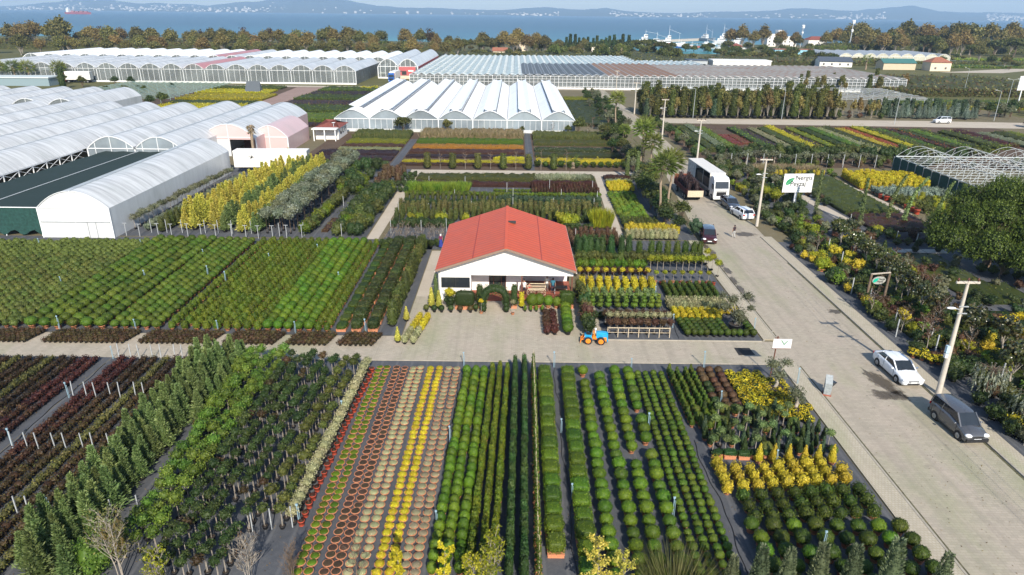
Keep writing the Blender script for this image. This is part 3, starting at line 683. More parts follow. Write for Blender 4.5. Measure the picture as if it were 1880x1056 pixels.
def lath(label,x0,x1,y0,y1,h,dx,dy,mat):
 root=thing('lath_frame',label,'frame',((x0+x1)/2,(y0+y1)/2,0));mb=MB()
 for x in np.arange(x0,x1+.1,dx):mb.bar((x,y0,h),(x,y1,h),.1)
 for y in np.arange(y0,y1+.1,dy):mb.bar((x0,y,h+.08),(x1,y,h+.08),.12)
 part('roof_lath',mb,mat,root);mb=MB()
 for x in np.arange(x0,x1+.1,dx*3):
  for y in np.arange(y0,y1+.1,dy*2):mb.bx(x-.06,x+.06,y-.06,y+.06,0,h)
 part('post',mb,mat,root)
M['lath']=plain('green_lath',(.2,.28,.26),.6,var=.2)
lath('green open lath frame left of the striped yellow field',-142,-103,210,262,2.3,2.2,3.2,M['lath'])
lath('grey pipe frame behind the tall tree nursery on the right',62,134,222,258,3.0,3.0,4.0,M['galv'])
# ---------------------------------------------------------------- red roofed sales house
house=thing('house','white gabled sales house with red sheet roof and open porch','house',(-.6,70,0))
RX0,RX1,RXR,RY0,RY1,ZE,ZR=-7.62,6.36,-.65,63.05,78.9,3.42,5.75
WX0,WX1,WY0,WY1=-7.25,6.12,63.7,78.5
def rz(x):return ZE+(ZR-ZE)*(1-abs(x-RXR)/((RX1-RX0)/2))
def roof_mat():
 m=M['roofred'].copy();m.name='red_roof_ribbed';nt=m.node_tree;b=nt.nodes['Principled BSDF']
 tc=node(nt,'ShaderNodeTexCoord');wv=node(nt,'ShaderNodeTexWave',wave_type='BANDS',bands_direction='Y');wv.inputs['Scale'].default_value=.42;wv.inputs['Distortion'].default_value=0
 nt.links.new(tc.outputs['Object'],wv.inputs['Vector']);bp=node(nt,'ShaderNodeBump');bp.inputs['Strength'].default_value=.5;bp.inputs['Distance'].default_value=.03
 nt.links.new(wv.outputs['Fac'],bp.inputs['Height']);nt.links.new(bp.outputs[0],b.inputs['Normal']);ln=b.inputs['Base Color'].links[0].from_socket;mx=node(nt,'ShaderNodeMix',data_type='RGBA',blend_type='MULTIPLY');mx.inputs['Factor'].default_value=.22;nt.links.new(ln,mx.inputs['A']);nt.links.new(wv.outputs['Color'],mx.inputs['B']);nt.links.new(mx.outputs['Result'],b.inputs['Base Color']);return m
mb=MB()
for xe in(RX0,RX1):
 V=[(xe,RY0,ZE),(RXR,RY0,ZR),(RXR,RY1,ZR),(xe,RY1,ZE)];V+=[(x,y,z-.1) for x,y,z in V]
 F=[(0,1,2,3),(7,6,5,4),(0,4,5,1),(1,5,6,2),(2,6,7,3),(3,7,4,0)]
 mb.add(V,F)
roof=part('roof',mb,roof_mat(),house)
mb=MB();mb.bar((RXR,RY0-.02,ZR+.03),(RXR,RY1,ZR+.03),.32,.06);sub('ridge_cap',mb,M['roofred'],roof,house)
mb=MB()
for x in(-3.9,2.9):mb.bar((x,RY0+.05,rz(x)+.02),(x,RY1,rz(x)+.02),.1,.03)
sub('sheet_seam',mb,plain('seam_red',(.3,.05,.035),.6,var=.2),roof,house)
mb=MB();mb.bx(-.55,.35,72.4,72.75,rz(0)+.0,rz(0)+.22);sub('vent',mb,M['text'],roof,house)
mb=MB()
for xe in(RX0,RX1):mb.bar((xe,RY0-.03,ZE-.06),(RXR,RY0-.03,ZR-.06),.06,.2)
sub('fascia',mb,M['fascia'],roof,house)
mb=MB()
for xe in(RX0+.02,RX1-.02):mb.cyl((xe,RY0,ZE-.12),(xe,RY1,ZE-.12),.07,n=8)
mb.cyl((RX0+.1,63.4,ZE-.15),(WX0-.08,63.75,2.9),.04);mb.cyl((WX0-.08,63.75,2.9),(WX0-.08,63.75,0),.04);sub('rain_gutter',mb,M['white'],roof,house)
w=MB();t=.2;ZB=2.72
V=[(WX0,WY0,ZB),(WX1,WY0,ZB),(WX1,WY0,rz(WX1)-.12),(RXR,WY0,ZR-.12),(WX0,WY0,rz(WX0)-.12)]
V+=[(x,y+t,z) for x,y,z in V]
w.add(V,[(0,1,2,3,4)]);w.add(V,[(9,8,7,6,5)]);w.add(V,[(0,5,6,1)])
PX=-4.13
w.bx(WX0,PX,WY0,WY0+t,0,1.33);w.bx(WX0,WX0+.14,WY0,WY0+t,1.33,2.46);w.bx(PX-.1,PX,WY0,WY0+t,1.33,2.46);w.bx(WX0,PX,WY0,WY0+t,2.46,ZB)
w.bx(WX0,WX0+t,WY0+t,WY1,0,ZE-.08);w.bx(WX1-t,WX1,WY0+5.0,WY1,0,ZE-.08);w.bx(WX0+t,WX1-t,WY1-t,WY1,0,ZE-.1)
w.bx(PX-t,PX,WY0+t,WY0+2.2,0,ZB)
w.bx(PX,-2.4,WY0+2.2,WY0+2.4,0,ZB);w.bx(-.62,1.05,WY0+2.2,WY0+2.4,0,ZB);w.bx(-2.4,-.62,WY0+2.2,WY0+2.4,2.35,ZB)
w.bx(.97,1.05,WY0+2.4,WY0+5,0,ZB);w.bx(1.05,WX1,WY0+5.0,WY0+5.2,0,ZB)
w.bx(PX,WX1-.05,WY0+t,WY0+5,ZB-.03,ZB+.03)
part('wall',w,M['white'],house)
mb=MB();mb.bx(WX0+.14,PX-.1,WY0+.06,WY0+.1,1.33,2.46);win=part('window',mb,M['glass'],house)
mb=MB();mb.bx(WX0+.14,PX-.1,WY0+.02,WY0+.07,1.33,1.4);mb.bx(WX0+.14,PX-.1,WY0+.02,WY0+.07,2.4,2.46);mb.bx(-5.7,-5.62,WY0+.02,WY0+.07,1.4,2.4);sub('window_frame',mb,M['black'],win,house)
mb=MB();mb.bx(-2.4,-.62,WY0+2.3,WY0+2.34,0,2.35);dr=part('door',mb,M['glass'],house)
mb=MB()
for x in(-2.38,-1.92,-1.1,-.66):mb.bx(x-.04,x+.04,WY0+2.24,WY0+2.3,0,2.35)
sub('door_frame',mb,M['brownwood'],dr,house)
mb=MB();mb.bx(PX,WX1,WY0-.2,WY0+5,0,.22);part('porch_floor',mb,M['brick'],house)
mb=MB();mb.bx(PX,-2.9,WY0-.1,WY0+.05,.22,.75);mb.bx(-.3,.9,WY0-.1,WY0+.05,.22,.75);part('brick_parapet',mb,M['brick'],house)
for x in(.98,6.02):
 mb=MB();mb.bx(x-.07,x+.07,WY0+.02,WY0+.16,.22,ZB);part('porch_post',mb,M['brownwood'],house)
mb=MB();mb.bx(.98,6.02,WY0+.05,WY0+.1,1.0,1.07);mb.bx(.98,6.02,WY0+.05,WY0+.1,.5,.55)
for x in np.arange(1.2,6,.28):mb.bx(x-.02,x+.02,WY0+.05,WY0+.1,.22,1.0)
part('porch_railing',mb,M['brownwood'],house)
mb=MB();mb.bx(1.5,3.0,WY0+4.9,WY0+4.97,.9,2.2);part('back_window',mb,M['glass'],house)
def cart(x,y,z):
 r=thing('wooden_cart','old wooden cart with spoked wheels standing in the porch','cart',(x,y,z),0)
 mb=MB();mb.bx(x-.8,x+.8,y-.3,y+.35,z+.55,z+.68);mb.bar((x-.8,y-.3,z+.68),(x-.95,y-.3,z+1.1),.07);mb.bar((x+.8,y-.3,z+.68),(x+.95,y-.3,z+1.1),.07)
 mb.bar((x-.95,y-.3,z+1.05),(x+.95,y-.3,z+1.05),.08);mb.bar((x-.95,y+.35,z+1.05),(x+.95,y+.35,z+1.05),.08);part('cart_box',mb,M['lightwood'],r)
 for s in(-.55,.55):
  mb=MB()
  for i in range(16):
   a0,a1=2*math.pi*i/16,2*math.pi*(i+1)/16;mb.bar((x+s+.42*math.cos(a0),y-.4,z+.43+.42*math.sin(a0)),(x+s+.42*math.cos(a1),y-.4,z+.43+.42*math.sin(a1)),.06)
  for i in range(8):a0=math.pi*i/4;mb.bar((x+s,y-.4,z+.43),(x+s+.42*math.cos(a0),y-.4,z+.43+.42*math.sin(a0)),.035)
  part('wheel',mb,M['lightwood'],r)
cart(2.5,64.9,.22)
def table_set(x,y,z):
 r=thing('porch_table','dark table set at the right end of the porch','table',(x,y,z))
 mb=MB();mb.bx(x-.7,x+.7,y-.4,y+.4,z+.7,z+.75);part('table_top',mb,M['black'],r)
 for i in(-.6,.6):
  for j in(-.33,.33):mb=MB();mb.bx(x+i-.03,x+i+.03,y+j-.03,y+j+.03,z,z+.7);part('leg',mb,M['galv'],r)
table_set(5.0,65.2,.22)
# ---------------------------------------------------------------- people
def skinned(pts,edges,rad,root=0,sub_=1):
 me=bpy.data.meshes.new('sk');me.from_pydata(pts,edges,[]);o=bpy.data.objects.new('sk',me);COL.objects.link(o)
 m=o.modifiers.new('s','SKIN');me.skin_vertices[0].data[root].use_root=True
 for i,r in enumerate(rad):me.skin_vertices[0].data[i].radius=(r,r)
 o.modifiers.new('d','SUBSURF').levels=sub_
 dg=bpy.context.evaluated_depsgraph_get();ev=o.evaluated_get(dg);nm=bpy.data.meshes.new_from_object(ev,depsgraph=dg)
 bpy.data.objects.remove(o);bpy.data.meshes.remove(me)
 for p in nm.polygons:p.use_smooth=True
 return nm
def person(label,loc,rot,top,trousers,hair,pose='stand',scarf=None,skirt=None,group=None,scale=1.0):
 pts,edges,rad=[],[],[]
 def add(p,r,parent=None):
  pts.append(p);rad.append(r);i=len(pts)-1
  if parent is not None:edges.append((parent,i))
  return i
 sit=pose=='sit';hz=.5 if sit else .93
 pel=add((0,0,hz),.15);wst=add((0,.0,hz+.18),.13,pel);ch=add((0,-.01,hz+.4),.155,wst);nk=add((0,-.01,hz+.55),.065,ch)
 hd=add((0,-.03,hz+.66),.092,nk);tp=add((0,-.02,hz+.77),.075,hd);add((0,-.11,hz+.67),.028,hd)
 for s in(-1,1):
  sh=add((s*.18,0,hz+.47),.062,ch)
  if pose=='walk':el=add((s*.24,.05*s,hz+.22),.044,sh);wr=add((s*.25,-.08+.06*s,hz-.0),.032,el)
  elif sit:el=add((s*.24,-.08,hz+.24),.044,sh);wr=add((s*.16,-.3,hz+.2),.032,el)
  else:el=add((s*.24,.02,hz+.2),.044,sh);wr=add((s*.25,-.06,hz-.04),.032,el)
  w=Vector(pts[wr]);pm=add(tuple(w+Vector((0,-.015,-.07))),.032,wr)
  for k in range(4):
   a=add(tuple(w+Vector((s*.004,-.035+.02*k,-.12))),.009,pm);add(tuple(w+Vector((-s*.012,-.04+.02*k,-.165+.012*abs(k-1.3)))),.007,a)
  a=add(tuple(w+Vector((-s*.01,-.055,-.08))),.010,pm);add(tuple(w+Vector((-s*.02,-.07,-.115))),.008,a)
  hp=add((s*.09,0,hz-.06),.095,pel)
  if sit:kn=add((s*.1,-.42,hz-.02),.07,hp);an=add((s*.1,-.42,.09),.045,kn)
  elif pose=='walk':kn=add((s*.09,-.06-.08*s,.5),.065,hp);an=add((s*.09,.02-.18*s,.09),.042,kn)
  else:kn=add((s*.1,-.02,.5),.065,hp);an=add((s*.1,.02,.09),.042,kn)
  q=pts[an];add((q[0],q[1]-.16,.045),.038,an)
 me=skinned(pts,edges,rad)
 for m in(M['skin'],top,trousers,hair,M['black']):me.materials.append(m)
 for p in me.polygons:
  x,y,z=p.center
  if z>hz+.55:p.material_index=2+1 if(z>hz+.73 or y>.02) else 0
  elif z>hz+.02 and abs(x)<.24 and not(abs(x)>.2 and z<hz+.2):p.material_index=1
  elif z<.1:p.material_index=4
  elif abs(x)>.2 and z>hz-.26 and not sit:p.material_index=0
  elif z<=hz+.02:p.material_index=2
  else:p.material_index=0 if abs(x)>.14 and y<-.2 else 1
 root=thing('person',label,'person',loc,rot,group,scale)
 body=link_mesh('body',me,root)
 mb=MB();mb.ball((0,.015,hz+.715),(.1,.11,.1),2,0,noise=.05)
 if scarf:mb.ball((0,.03,hz+.63),(.1,.09,.12),2)
 mb.build('headscarf' if scarf else 'hair',scarf or hair,root)
 if skirt:
  mb=MB();mb.lathe([(.16,hz+.12),(.2,hz-.05),(.24,.5),(.3,.12)],14);mb.build('skirt',skirt,root)
 return root
cl=lambda n,c:plain(n,c,.85,var=.15,scale=20)
M['hairdark']=plain('dark_hair',(.025,.018,.014),.7,var=.3,scale=30)
person('man in dark top and pale trousers standing on the road',(28.95,85.6,.03),R(200),cl('dark_shirt',(.03,.02,.025)),cl('pale_trousers',(.42,.42,.4)),M['hairdark'],'walk')
person('woman in white headscarf, plum top and blue skirt beside the red roof',(-8.85,80.3,.03),R(160),cl('plum_top',(.16,.02,.07)),cl('blue_skirt',(.02,.03,.2)),M['hairdark'],scarf=cl('white_scarf',(.7,.68,.68)),skirt=cl('blue_cloth',(.02,.035,.22)))
person('man in white shirt and dark trousers by the porch post',(1.25,64.6,.22),R(-30),cl('white_shirt',(.7,.7,.68)),cl('dark_trousers',(.02,.02,.03)),M['hairdark'])
person('seated person in red top beside the wooden cart',(1.75,64.9,.22),R(20),cl('red_top',(.5,.04,.03)),cl('brown_trousers',(.1,.07,.05)),M['hairdark'],'sit')
person('person in white jumper standing behind the wooden cart',(3.6,65.7,.22),R(-10),cl('cream_jumper',(.7,.67,.6)),cl('grey_trousers',(.12,.12,.12)),M['hairdark'])
person('person in teal jacket standing inside the porch',(4.2,65.2,.22),R(170),cl('teal_jacket',(.03,.14,.2)),cl('navy_trousers',(.02,.03,.06)),M['hairdark'])
person('person in pale shirt beside the parked white hatchback',(34.0,94.6,.1),R(140),cl('pale_shirt',(.6,.6,.58)),cl('dark_trouser',(.03,.03,.04)),M['hairdark'])
mb=MB()
mb.bx(-.22,.22,-.2,.2,.42,.48);mb.bx(-.22,.22,.16,.22,.48,.95)
st=mb.build('chair_seat_shell',M['black']);st.name='porch_chair';st.location=(1.75,65.12,.22);st.rotation_euler=(0,0,R(20));tag(st,'black shell chair under the seated person','chair')
mb=MB()
for i in(-.18,.18):
 for j in(-.16,.18):mb.bx(i-.02,i+.02,j-.02,j+.02,0,.42)
mb.build('leg',M['galv'],st)
# ---------------------------------------------------------------- vehicles (front points to local -Y)
def carpaint(name,c,metal=.3):return plain(name,c,.25,metal,var=.02,spec=.6,coat=.6)
def wheel(root,x,y,r,w,rimmat,spoke=5):
 s=1 if x>0 else -1
 mb=MB();mb.cyl((x-s*w,y,r),(x,y,r),r,n=20);mb.cyl((x,y,r),(x+s*.012,y,r),r*.98,r*.9,n=20)
 ty=mb.build('wheel',M['tyre'],root)
 mb=MB();mb.cyl((x,y,r),(x+s*.02,y,r),r*.64,r*.6,n=16)
 for i in range(spoke):
  a=2*math.pi*i/spoke;mb.bar((x+s*.025,y,r),(x+s*.025,y+r*.58*math.cos(a),r+r*.58*math.sin(a)),r*.18,.02)
 mb.build('rim',rimmat,ty);return ty
def car(name,label,cat,loc,rot,paint,L,W,H,hood=.62,hoodlen=.27,ws=.2,rear=.1,deck=.0,wheel_r=.32,belt=.9,roofpaint=None,group=None,bumper=None,glassm=None):
 """hoodlen/ws/rear/deck are fractions of the length; deck>0 gives a saloon boot"""
 root=thing(name,label,cat,loc,rot,group);h=W/2
 yf,yr=-L/2,L/2
 hb=H*hood
 ycow=yf+L*hoodlen;yroof0=ycow+L*ws;yroof1=yr-L*(deck+rear);ydeck=yr-L*deck
 zb=belt*H*.68+.12
 st=[(yf,.3,hb*.74,.82,.5),(yf+.07,.22,hb*.82,.94,.72),(yf+.3,.2,hb*.9,.98,.82),(yf+L*hoodlen*.6,.2,hb*.98,1,.86),(ycow,.2,hb+.03,1,.9),(0,.2,zb,1,.93),(yr-L*.2,.2,zb+.03,1,.92),(yr-.25,.22,zb+.02 if deck==0 else zb-.0,.98,.88),(yr-.05,.28,zb-.03,.93,.82),(yr,.42,zb-.2,.86,.7)]
 V=[]
 for y,z0,z1,kw,kt in st:
  hw=h*kw;zm=z0+(z1-z0)*.55
  V+=[(-hw*.9,y,z0),(-hw,y,z0+.12),(-hw,y,zm),(-hw*.975,y,z0+(z1-z0)*.85),(-hw*kt,y,z1),(0,y,z1+.03),(hw*kt,y,z1),(hw*.975,y,z0+(z1-z0)*.85),(hw,y,zm),(hw,y,z0+.12),(hw*.9,y,z0)]
 n=11;mb=MB();k=len(st)
 mb.add(V,[(j*n+i,(j+1)*n+i,(j+1)*n+i+1,j*n+i+1) for j in range(k-1) for i in range(n-1)]+[(j*n+n-1,(j+1)*n+n-1,(j+1)*n,j*n) for j in range(k-1)],0,None,True)
 mb.add(V,[tuple(range(n))]);mb.add(V,[tuple(range((k-1)*n,k*n))[::-1]])
 mb.build('body',paint,root)
 tw=h*.74;bw=h*.92
 zc,zd=hb,zb-.02
 lo=[(-bw*.92,ycow-.05,zc),(bw*.92,ycow-.05,zc),(bw,ydeck if deck else yr-.1,zd),(-bw,ydeck if deck else yr-.1,zd)]
 hi=[(-tw,yroof0,H-.05),(tw,yroof0,H-.05),(tw*.97,yroof1,H-.04),(-tw*.97,yroof1,H-.04)]
 mb=MB();mb.add(lo+hi,[(0,1,5,4),(1,2,6,5),(2,3,7,6),(3,0,4,7)]);mb.build('window_glass',glassm or M['glass'],root)
 mb=MB();rp=[(-tw-.02,yroof0-.03,H-.055),(tw+.02,yroof0-.03,H-.055),(tw+.02,yroof1+.05,H-.045),(-tw-.02,yroof1+.05,H-.045)]
 m_=(yroof0+yroof1)/2
 V=[]
 for y,dz in((yroof0-.03,-.05),(yroof0+.25,-.01),(m_,.0),(yroof1-.2,-.01),(yroof1+.06,-.05)):
  V+=[(-tw-.03,y,H+dz-.05),(-tw*.7,y,H+dz-.005),(0,y,H+dz+.01),(tw*.7,y,H+dz-.005),(tw+.03,y,H+dz-.05)]
 mb.add(V,[(j*5+i,j*5+i+1,(j+1)*5+i+1,(j+1)*5+i) for j in range(4) for i in range(4)],0,None,True)
 mb.build('roof',roofpaint or paint,root)
 mb=MB()
 for s in(0,1):
  for f,g in((0,4),(3,7)):
   a=Vector((lo+hi)[f if not s else{0:1,3:2}[f]]);b_=Vector((lo+hi)[g if not s else{4:5,7:6}[g]]);sg=1 if s else -1
   mb.bar(a+Vector((sg*.012,0,0)),b_+Vector((sg*.012,0,0)),.09,.07)
  sg=1 if s else -1;ym=(yroof0+yroof1)/2+.1
  mb.bar((sg*(bw+.012),ym+.02,zd),(sg*(tw+.012),ym,H-.07),.07,.04)
 mb.build('pillar',paint,root)
 rimm=M['alloy']
 for y in(yf+L*.19,yr-L*.2):
  for s in(-1,1):
   mb=MB();mb.cyl((s*(h-.12),y,wheel_r),(s*(h+.004),y,wheel_r),wheel_r*1.2,n=20);mb.build('wheel_arch',M['black'],root)
   wheel(root,s*(h+.012),y,wheel_r,.2,rimm)
 for s in(-1,1):
  mb=MB();mb.ball((s*h*.72,yf+.13,hb*.74),(.24,.2,.12),2);mb.build('headlight',M['lamp'],root)
  mb=MB();mb.bx(s*h*.78-.14,s*h*.78+.14,yr-.06,yr+.01,zb-.3,zb-.1);mb.build('taillight',M['redlamp'],root)
  mb=MB();mb.ball((s*(h+.1),ycow+.25,zc+.12),(.11,.07,.08),2);mb.build('wing_mirror',paint,root)
  mb=MB()
  for y in(m_-.15,m_+.75):mb.bx(s*(h+.004)-.01,s*(h+.004)+.01,y-.09,y+.09,zb-.16,zb-.12)
  mb.build('door_handle',bumper or paint,root)
 mb=MB();mb.bx(-h*.46,h*.46,yf-.015,yf+.05,hb*.58,hb*.7);mb.build('grille',M['black'],root)
 mb=MB();mb.bx(-h*.55,h*.55,yf-.02,yf+.05,.3,.42);mb.build('air_intake',M['black'],root)
 mb=MB();mb.bx(-.26,.26,yf-.03,yf-.018,.42,.53);mb.bx(-.26,.26,yr+.012,yr+.025,.6,.71);mb.build('number_plate',M['white_steel'],root)
 mb=MB()
 for s in(-1,1):
  for y in(ycow+.2,m_+.1,m_+1.0):mb.bx(s*(h+.001)-.006,s*(h+.001)+.006,y-.008,y+.008,.32,zb-.05)
  mb.bx(s*(h-.01)-.012,s*(h-.01)+.012,ycow-.3,yr-L*.3,.2,.3)
 mb.build('door_seam',M['black'],root)
 mb=MB();mb.bar((-h*.5,ycow-.02,zc+.03),(0,ycow+.18,zc+.16),.03,.02);mb.bar((.05,ycow-.02,zc+.03),(h*.55,ycow+.18,zc+.16),.03,.02);mb.build('wiper',M['black'],root)
 if bumper:
  MB().bx(-h*.93,h*.93,yf-.06,yf+.1,.26,.5).build('bumper',bumper,root);MB().bx(-h*.93,h*.93,yr-.08,yr+.05,.3,.52).build('bumper',bumper,root)
 return root
P={n:carpaint(n,c,m) for n,c,m in(('white_car_paint',(.74,.76,.78),.0),('grey_car_paint',(.12,.125,.135),.45),('maroon_car_paint',(.06,.012,.014),.3),('slate_car_paint',(.10,.12,.15),.5))}
car('parked_car','white saloon parked by the right kerb beside the concrete pole','car',(31.45,49.25,.03),R(2),P['white_car_paint'],4.66,1.8,1.46,hood=.6,hoodlen=.26,ws=.17,rear=.13,deck=.11)
car('parked_van','dark grey passenger van parked at the right kerb nearest the camera','van',(31.55,41.3,.03),R(4),P['grey_car_paint'],4.1,1.68,1.72,hood=.56,hoodlen=.22,ws=.15,rear=.03,bumper=M['black'])
car('parked_car','dark maroon hatchback with black roof parked at the left road edge','car',(25.35,84.6,.03),R(-10),P['maroon_car_paint'],4.4,1.83,1.6,hood=.6,hoodlen=.24,ws=.16,rear=.08,roofpaint=P['slate_car_paint'])
car('parked_car','white hatchback seen from behind next to the slate car','car',(33.1,95.6,.03),R(188),P['white_car_paint'],4.3,1.8,1.55,hood=.6,hoodlen=.24,ws=.16,rear=.1)
car('parked_car','dark slate car parked close behind the white lorry cab','car',(32.9,100.8,.03),R(4),P['slate_car_paint'],4.5,1.82,1.55,hood=.6,hoodlen=.25,ws=.17,rear=.1)
car('parked_van','white passenger van on the dusty cross road','van',(118.5,193.0,.03),R(-88),P['white_car_paint'],4.3,1.8,1.85,hood=.56,hoodlen=.22,ws=.15,rear=.04)
def box_lorry(label,loc,rot,cabpaint,boxmat,L=13.0,W=2.5,H=4.0,cabL=2.3,opened=False,cabH=3.6,group=None,name='lorry'):
 r=thing(name,label,'lorry',loc,rot,group);h=W/2;yf=-(L+cabL)/2;yc=yf+cabL
 mb=MB()
 V=[]
 for y,z0,z1,k in((yf,.55,1.9,.94),(yf+.03,.5,2.0,.98),(yf+.35,.5,cabH-.35,.98),(yf+.8,.5,cabH,.96),(yc-.25,.5,cabH+.1,.96)):
  V+=[(-h*k,y,z0),(-h*k,y,z1*.6),(-h*k*.97,y,z1),(h*k*.97,y,z1),(h*k,y,z1*.6),(h*k,y,z0)]
 mb.add(V,[(j*6+i,(j+1)*6+i,(j+1)*6+(i+1)%6,j*6+(i+1)%6) for j in range(4) for i in range(6)]);mb.add(V,[tuple(range(6))]);mb.add(V,[tuple(range(24,30))[::-1]])
 cab=mb.build('cab',cabpaint,r)
 mb=MB();p=[(-h*.86,yf-.0,2.02),(h*.86,yf-.0,2.02),(h*.84,yf+.3,cabH-.55),(-h*.84,yf+.3,cabH-.55)];p2=[(x,y-.02,z) for x,y,z in p]
 mb.add(p+p2,[(4,5,6,7),(0,1,5,4),(1,2,6,5),(2,3,7,6),(3,0,4,7)]);mb.build('windscreen',M['glass'],cab)
 mb=MB();
 for s in(-1,1):mb.bx(s*h*.985-.02,s*h*.985+.02,yf+.4,yf+1.2,1.9,2.6)
 mb.build('side_window',M['glass'],cab)
 mb=MB();mb.bx(-h*.62,h*.62,yf-.03,yf+.02,.85,1.5);mb.bx(-h*.7,h*.7,yf-.03,yf+.02,1.62,1.72);mb.build('grille',M['black'],cab)
 mb=MB();mb.bx(-h*.96,h*.96,yf-.08,yf+.1,.35,.75);mb.build('bumper',cabpaint,cab)
 for s in(-1,1):
  mb=MB();mb.bx(s*h*.8-.18,s*h*.8+.18,yf-.1,yf-.06,.5,.7);mb.build('headlight',M['lamp'],cab)
  mb=MB();mb.bx(s*(h+.15)-.1,s*(h+.15)+.1,yf+.15,yf+.25,1.9,2.6);mb.build('wing_mirror',M['black'],cab)
 y0,y1=yc+.15,yc+L
 mb=MB();mb.bx(-h,h,y0,y1,1.05,1.2);mb.bx(-.4,.4,yf+.4,y1-.3,.6,1.05);fl=mb.build('chassis',M['black'],r)
 if opened:
  mb=MB();mb.bx(-h,h,y0,y1,H-.12,H);mb.build('trailer_roof',boxmat,r)
  mb=MB();mb.bx(-h,h,y0,y0+.08,1.2,H-.12);mb.build('front_wall',boxmat,r)
  mb=MB();mb.bx(h-.05,h,y0+.08,y1,1.2,H-.12);mb.build('side_curtain',boxmat,r)
  mb=MB();V=[(-h+.02+.05*math.sin(i*2.2),y1-4.6*(1-i/24),z) for i in range(25) for z in(1.3,H-.14)];mb.add(V,[(2*i,2*i+2,2*i+3,2*i+1) for i in range(24)],0,None,True);mb.build('gathered_curtain',plain('grey_curtain',(.42,.42,.41),.7,var=.3,scale=3),r)
  for y in(y0+3.6,y1-.1):
   mb=MB();mb.bx(-h+.03,-h+.09,y-.03,y+.03,1.2,H-.12);mb.build('side_post',M['galv'],r)
  mb=MB();mb.bx(-h,-h+.04,y0+.1,y1,1.05,1.5);mb.build('drop_side',plain('grey_side_board',(.3,.28,.26),.7,var=.2),r)
  mb=MB();mb.bx(-h*.85,h*.9,y1-4,y1-.4,1.2,3.0);mb.bx(-h*.85,h*.9,y0+.3,y1-4.3,1.2,2.9);mb.build('interior_shade_fill',M['black'],r)  # black boxes added inside so the open trailer reads as dark interior shade
 else:
  mb=MB();mb.bx(-h,h,y0,y1,1.2,H);bx_=mb.build('cargo_box',boxmat,r)
  mb=MB();mb.bx(-h-.01,h+.01,y1-.02,y1+.03,1.2,H);mb.bx(-.02,.02,y1+.03,y1+.05,1.2,H);mb.build('rear_door',M['galv'],bx_)
 for y in(yf+1.1,y0+1.0,y1-2.4,y1-1.2):
  for s in(-1,1):wheel(r,s*(h+.0),y,.48,.3,M['alloy'],6)
 return r
box_lorry('white articulated lorry with one side of its curtain trailer open',(32.1,111.6,.03),R(3),carpaint('white_lorry_paint',(.74,.75,.75),0),plain('trailer_white',(.62,.6,.56),.6,var=.06),L=12.2,H=3.95,opened=True)
box_lorry('blue cab lorry with white box by the long greenhouse',(-50.6,300,.03),R(-3),carpaint('blue_lorry_paint',(.01,.1,.38),.1),M['white'],L=10.5)
box_lorry('red cab lorry with white box parked left of the arched glasshouse',(-172,278.6,.03),R(-86),carpaint('red_lorry_paint',(.5,.03,.02),.1),M['white'],L=9.5,H=4.2)
r=thing('flatbed_trailer','red sided flatbed trailer loaded with dark potted trees','trailer',(28.2,108.2,.03),R(2))
mb=MB();mb.bx(-1.2,1.2,-4.2,4.2,1.0,1.12);mb.bx(-.4,.4,-4,4,.65,1.0);part0=mb.build('chassis',M['black'],r)
mb=MB();mb.bx(-1.22,1.22,-4.28,-4.2,.75,1.75);mb.build('tailboard',M['lightwood'],r)
for s in(-1,1):
 mb=MB();mb.bx(s*1.22-.03,s*1.22+.03,-4.2,4.2,1.12,1.8)
 for y in np.linspace(-4,4,9):mb.bx(s*1.26-.03,s*1.26+.03,y-.05,y+.05,1.0,1.85)
 mb.build('side_board',plain('maroon_board',(.1,.025,.025),.7,var=.3),r)
mb=MB();mb.bx(-1.22,1.22,4.2,4.28,1.1,2.5);mb.bx(-1.3,1.3,3.9,4.3,2.5,2.58);mb.build('headboard',plain('rust_board',(.3,.09,.05),.7,var=.25),r)
for y in(-2.6,-1.5,2.5):
 for s in(-1,1):wheel(r,s*1.2,y,.45,.3,M['alloy'],6)
r=thing('box_trailer','long white box trailer parked behind the yellow conifers','trailer',(-43.2,121.9,0),R(3))
mb=MB();mb.bx(-6.4,6.4,-1.25,1.25,1.15,4.05);bx_=mb.build('cargo_box',plain('trailer_cream',(.78,.76,.72),.5,var=.04,dirt=(.5,.45,.4),dirt_amt=.2),r)
mb=MB();mb.bx(-3.6,-2.2,-1.27,-1.252,2.95,3.02);mb.add([(-3.6,-1.275,2.45),(-3.0,-1.275,2.9),(-2.7,-1.275,2.85),(-3.0,-1.275,3.0),(-3.1,-1.275,3.5),(-3.25,-1.275,3.05),(-3.9,-1.275,3.1),(-3.35,-1.275,2.85)],[tuple(range(8))]);mb.build('bird_emblem',M['text'],bx_)
mb=MB();mb.bx(6.4,6.46,-1.2,1.2,1.15,4.0);mb.build('rear_door',M['galv'],bx_)
mb=MB();mb.bx(-6,6,-.5,.5,.8,1.15);mb.bx(-4.5,-4.3,-1,-.8,0,.8);mb.bx(-4.5,-4.3,.8,1,0,.8);mb.build('chassis',M['black'],r)
for x in(3.2,4.4):
 for y in(-1.2,1.2):
  mb=MB();mb.cyl((x,y-.15,.48),(x,y+.15,.48),.48,n=16);mb.build('wheel',M['tyre'],r)
r=thing('tractor','small blue tractor with orange wheels at the edge of the yard','tractor',(7.35,54.35,.03),R(-6),None,.9)
tb=plain('tractor_blue',(.015,.3,.55),.4,var=.1,dirt=(.2,.25,.25),dirt_amt=.3);to_=plain('tractor_orange',(.75,.22,.02),.5,var=.12)
mb=MB()
V=[]
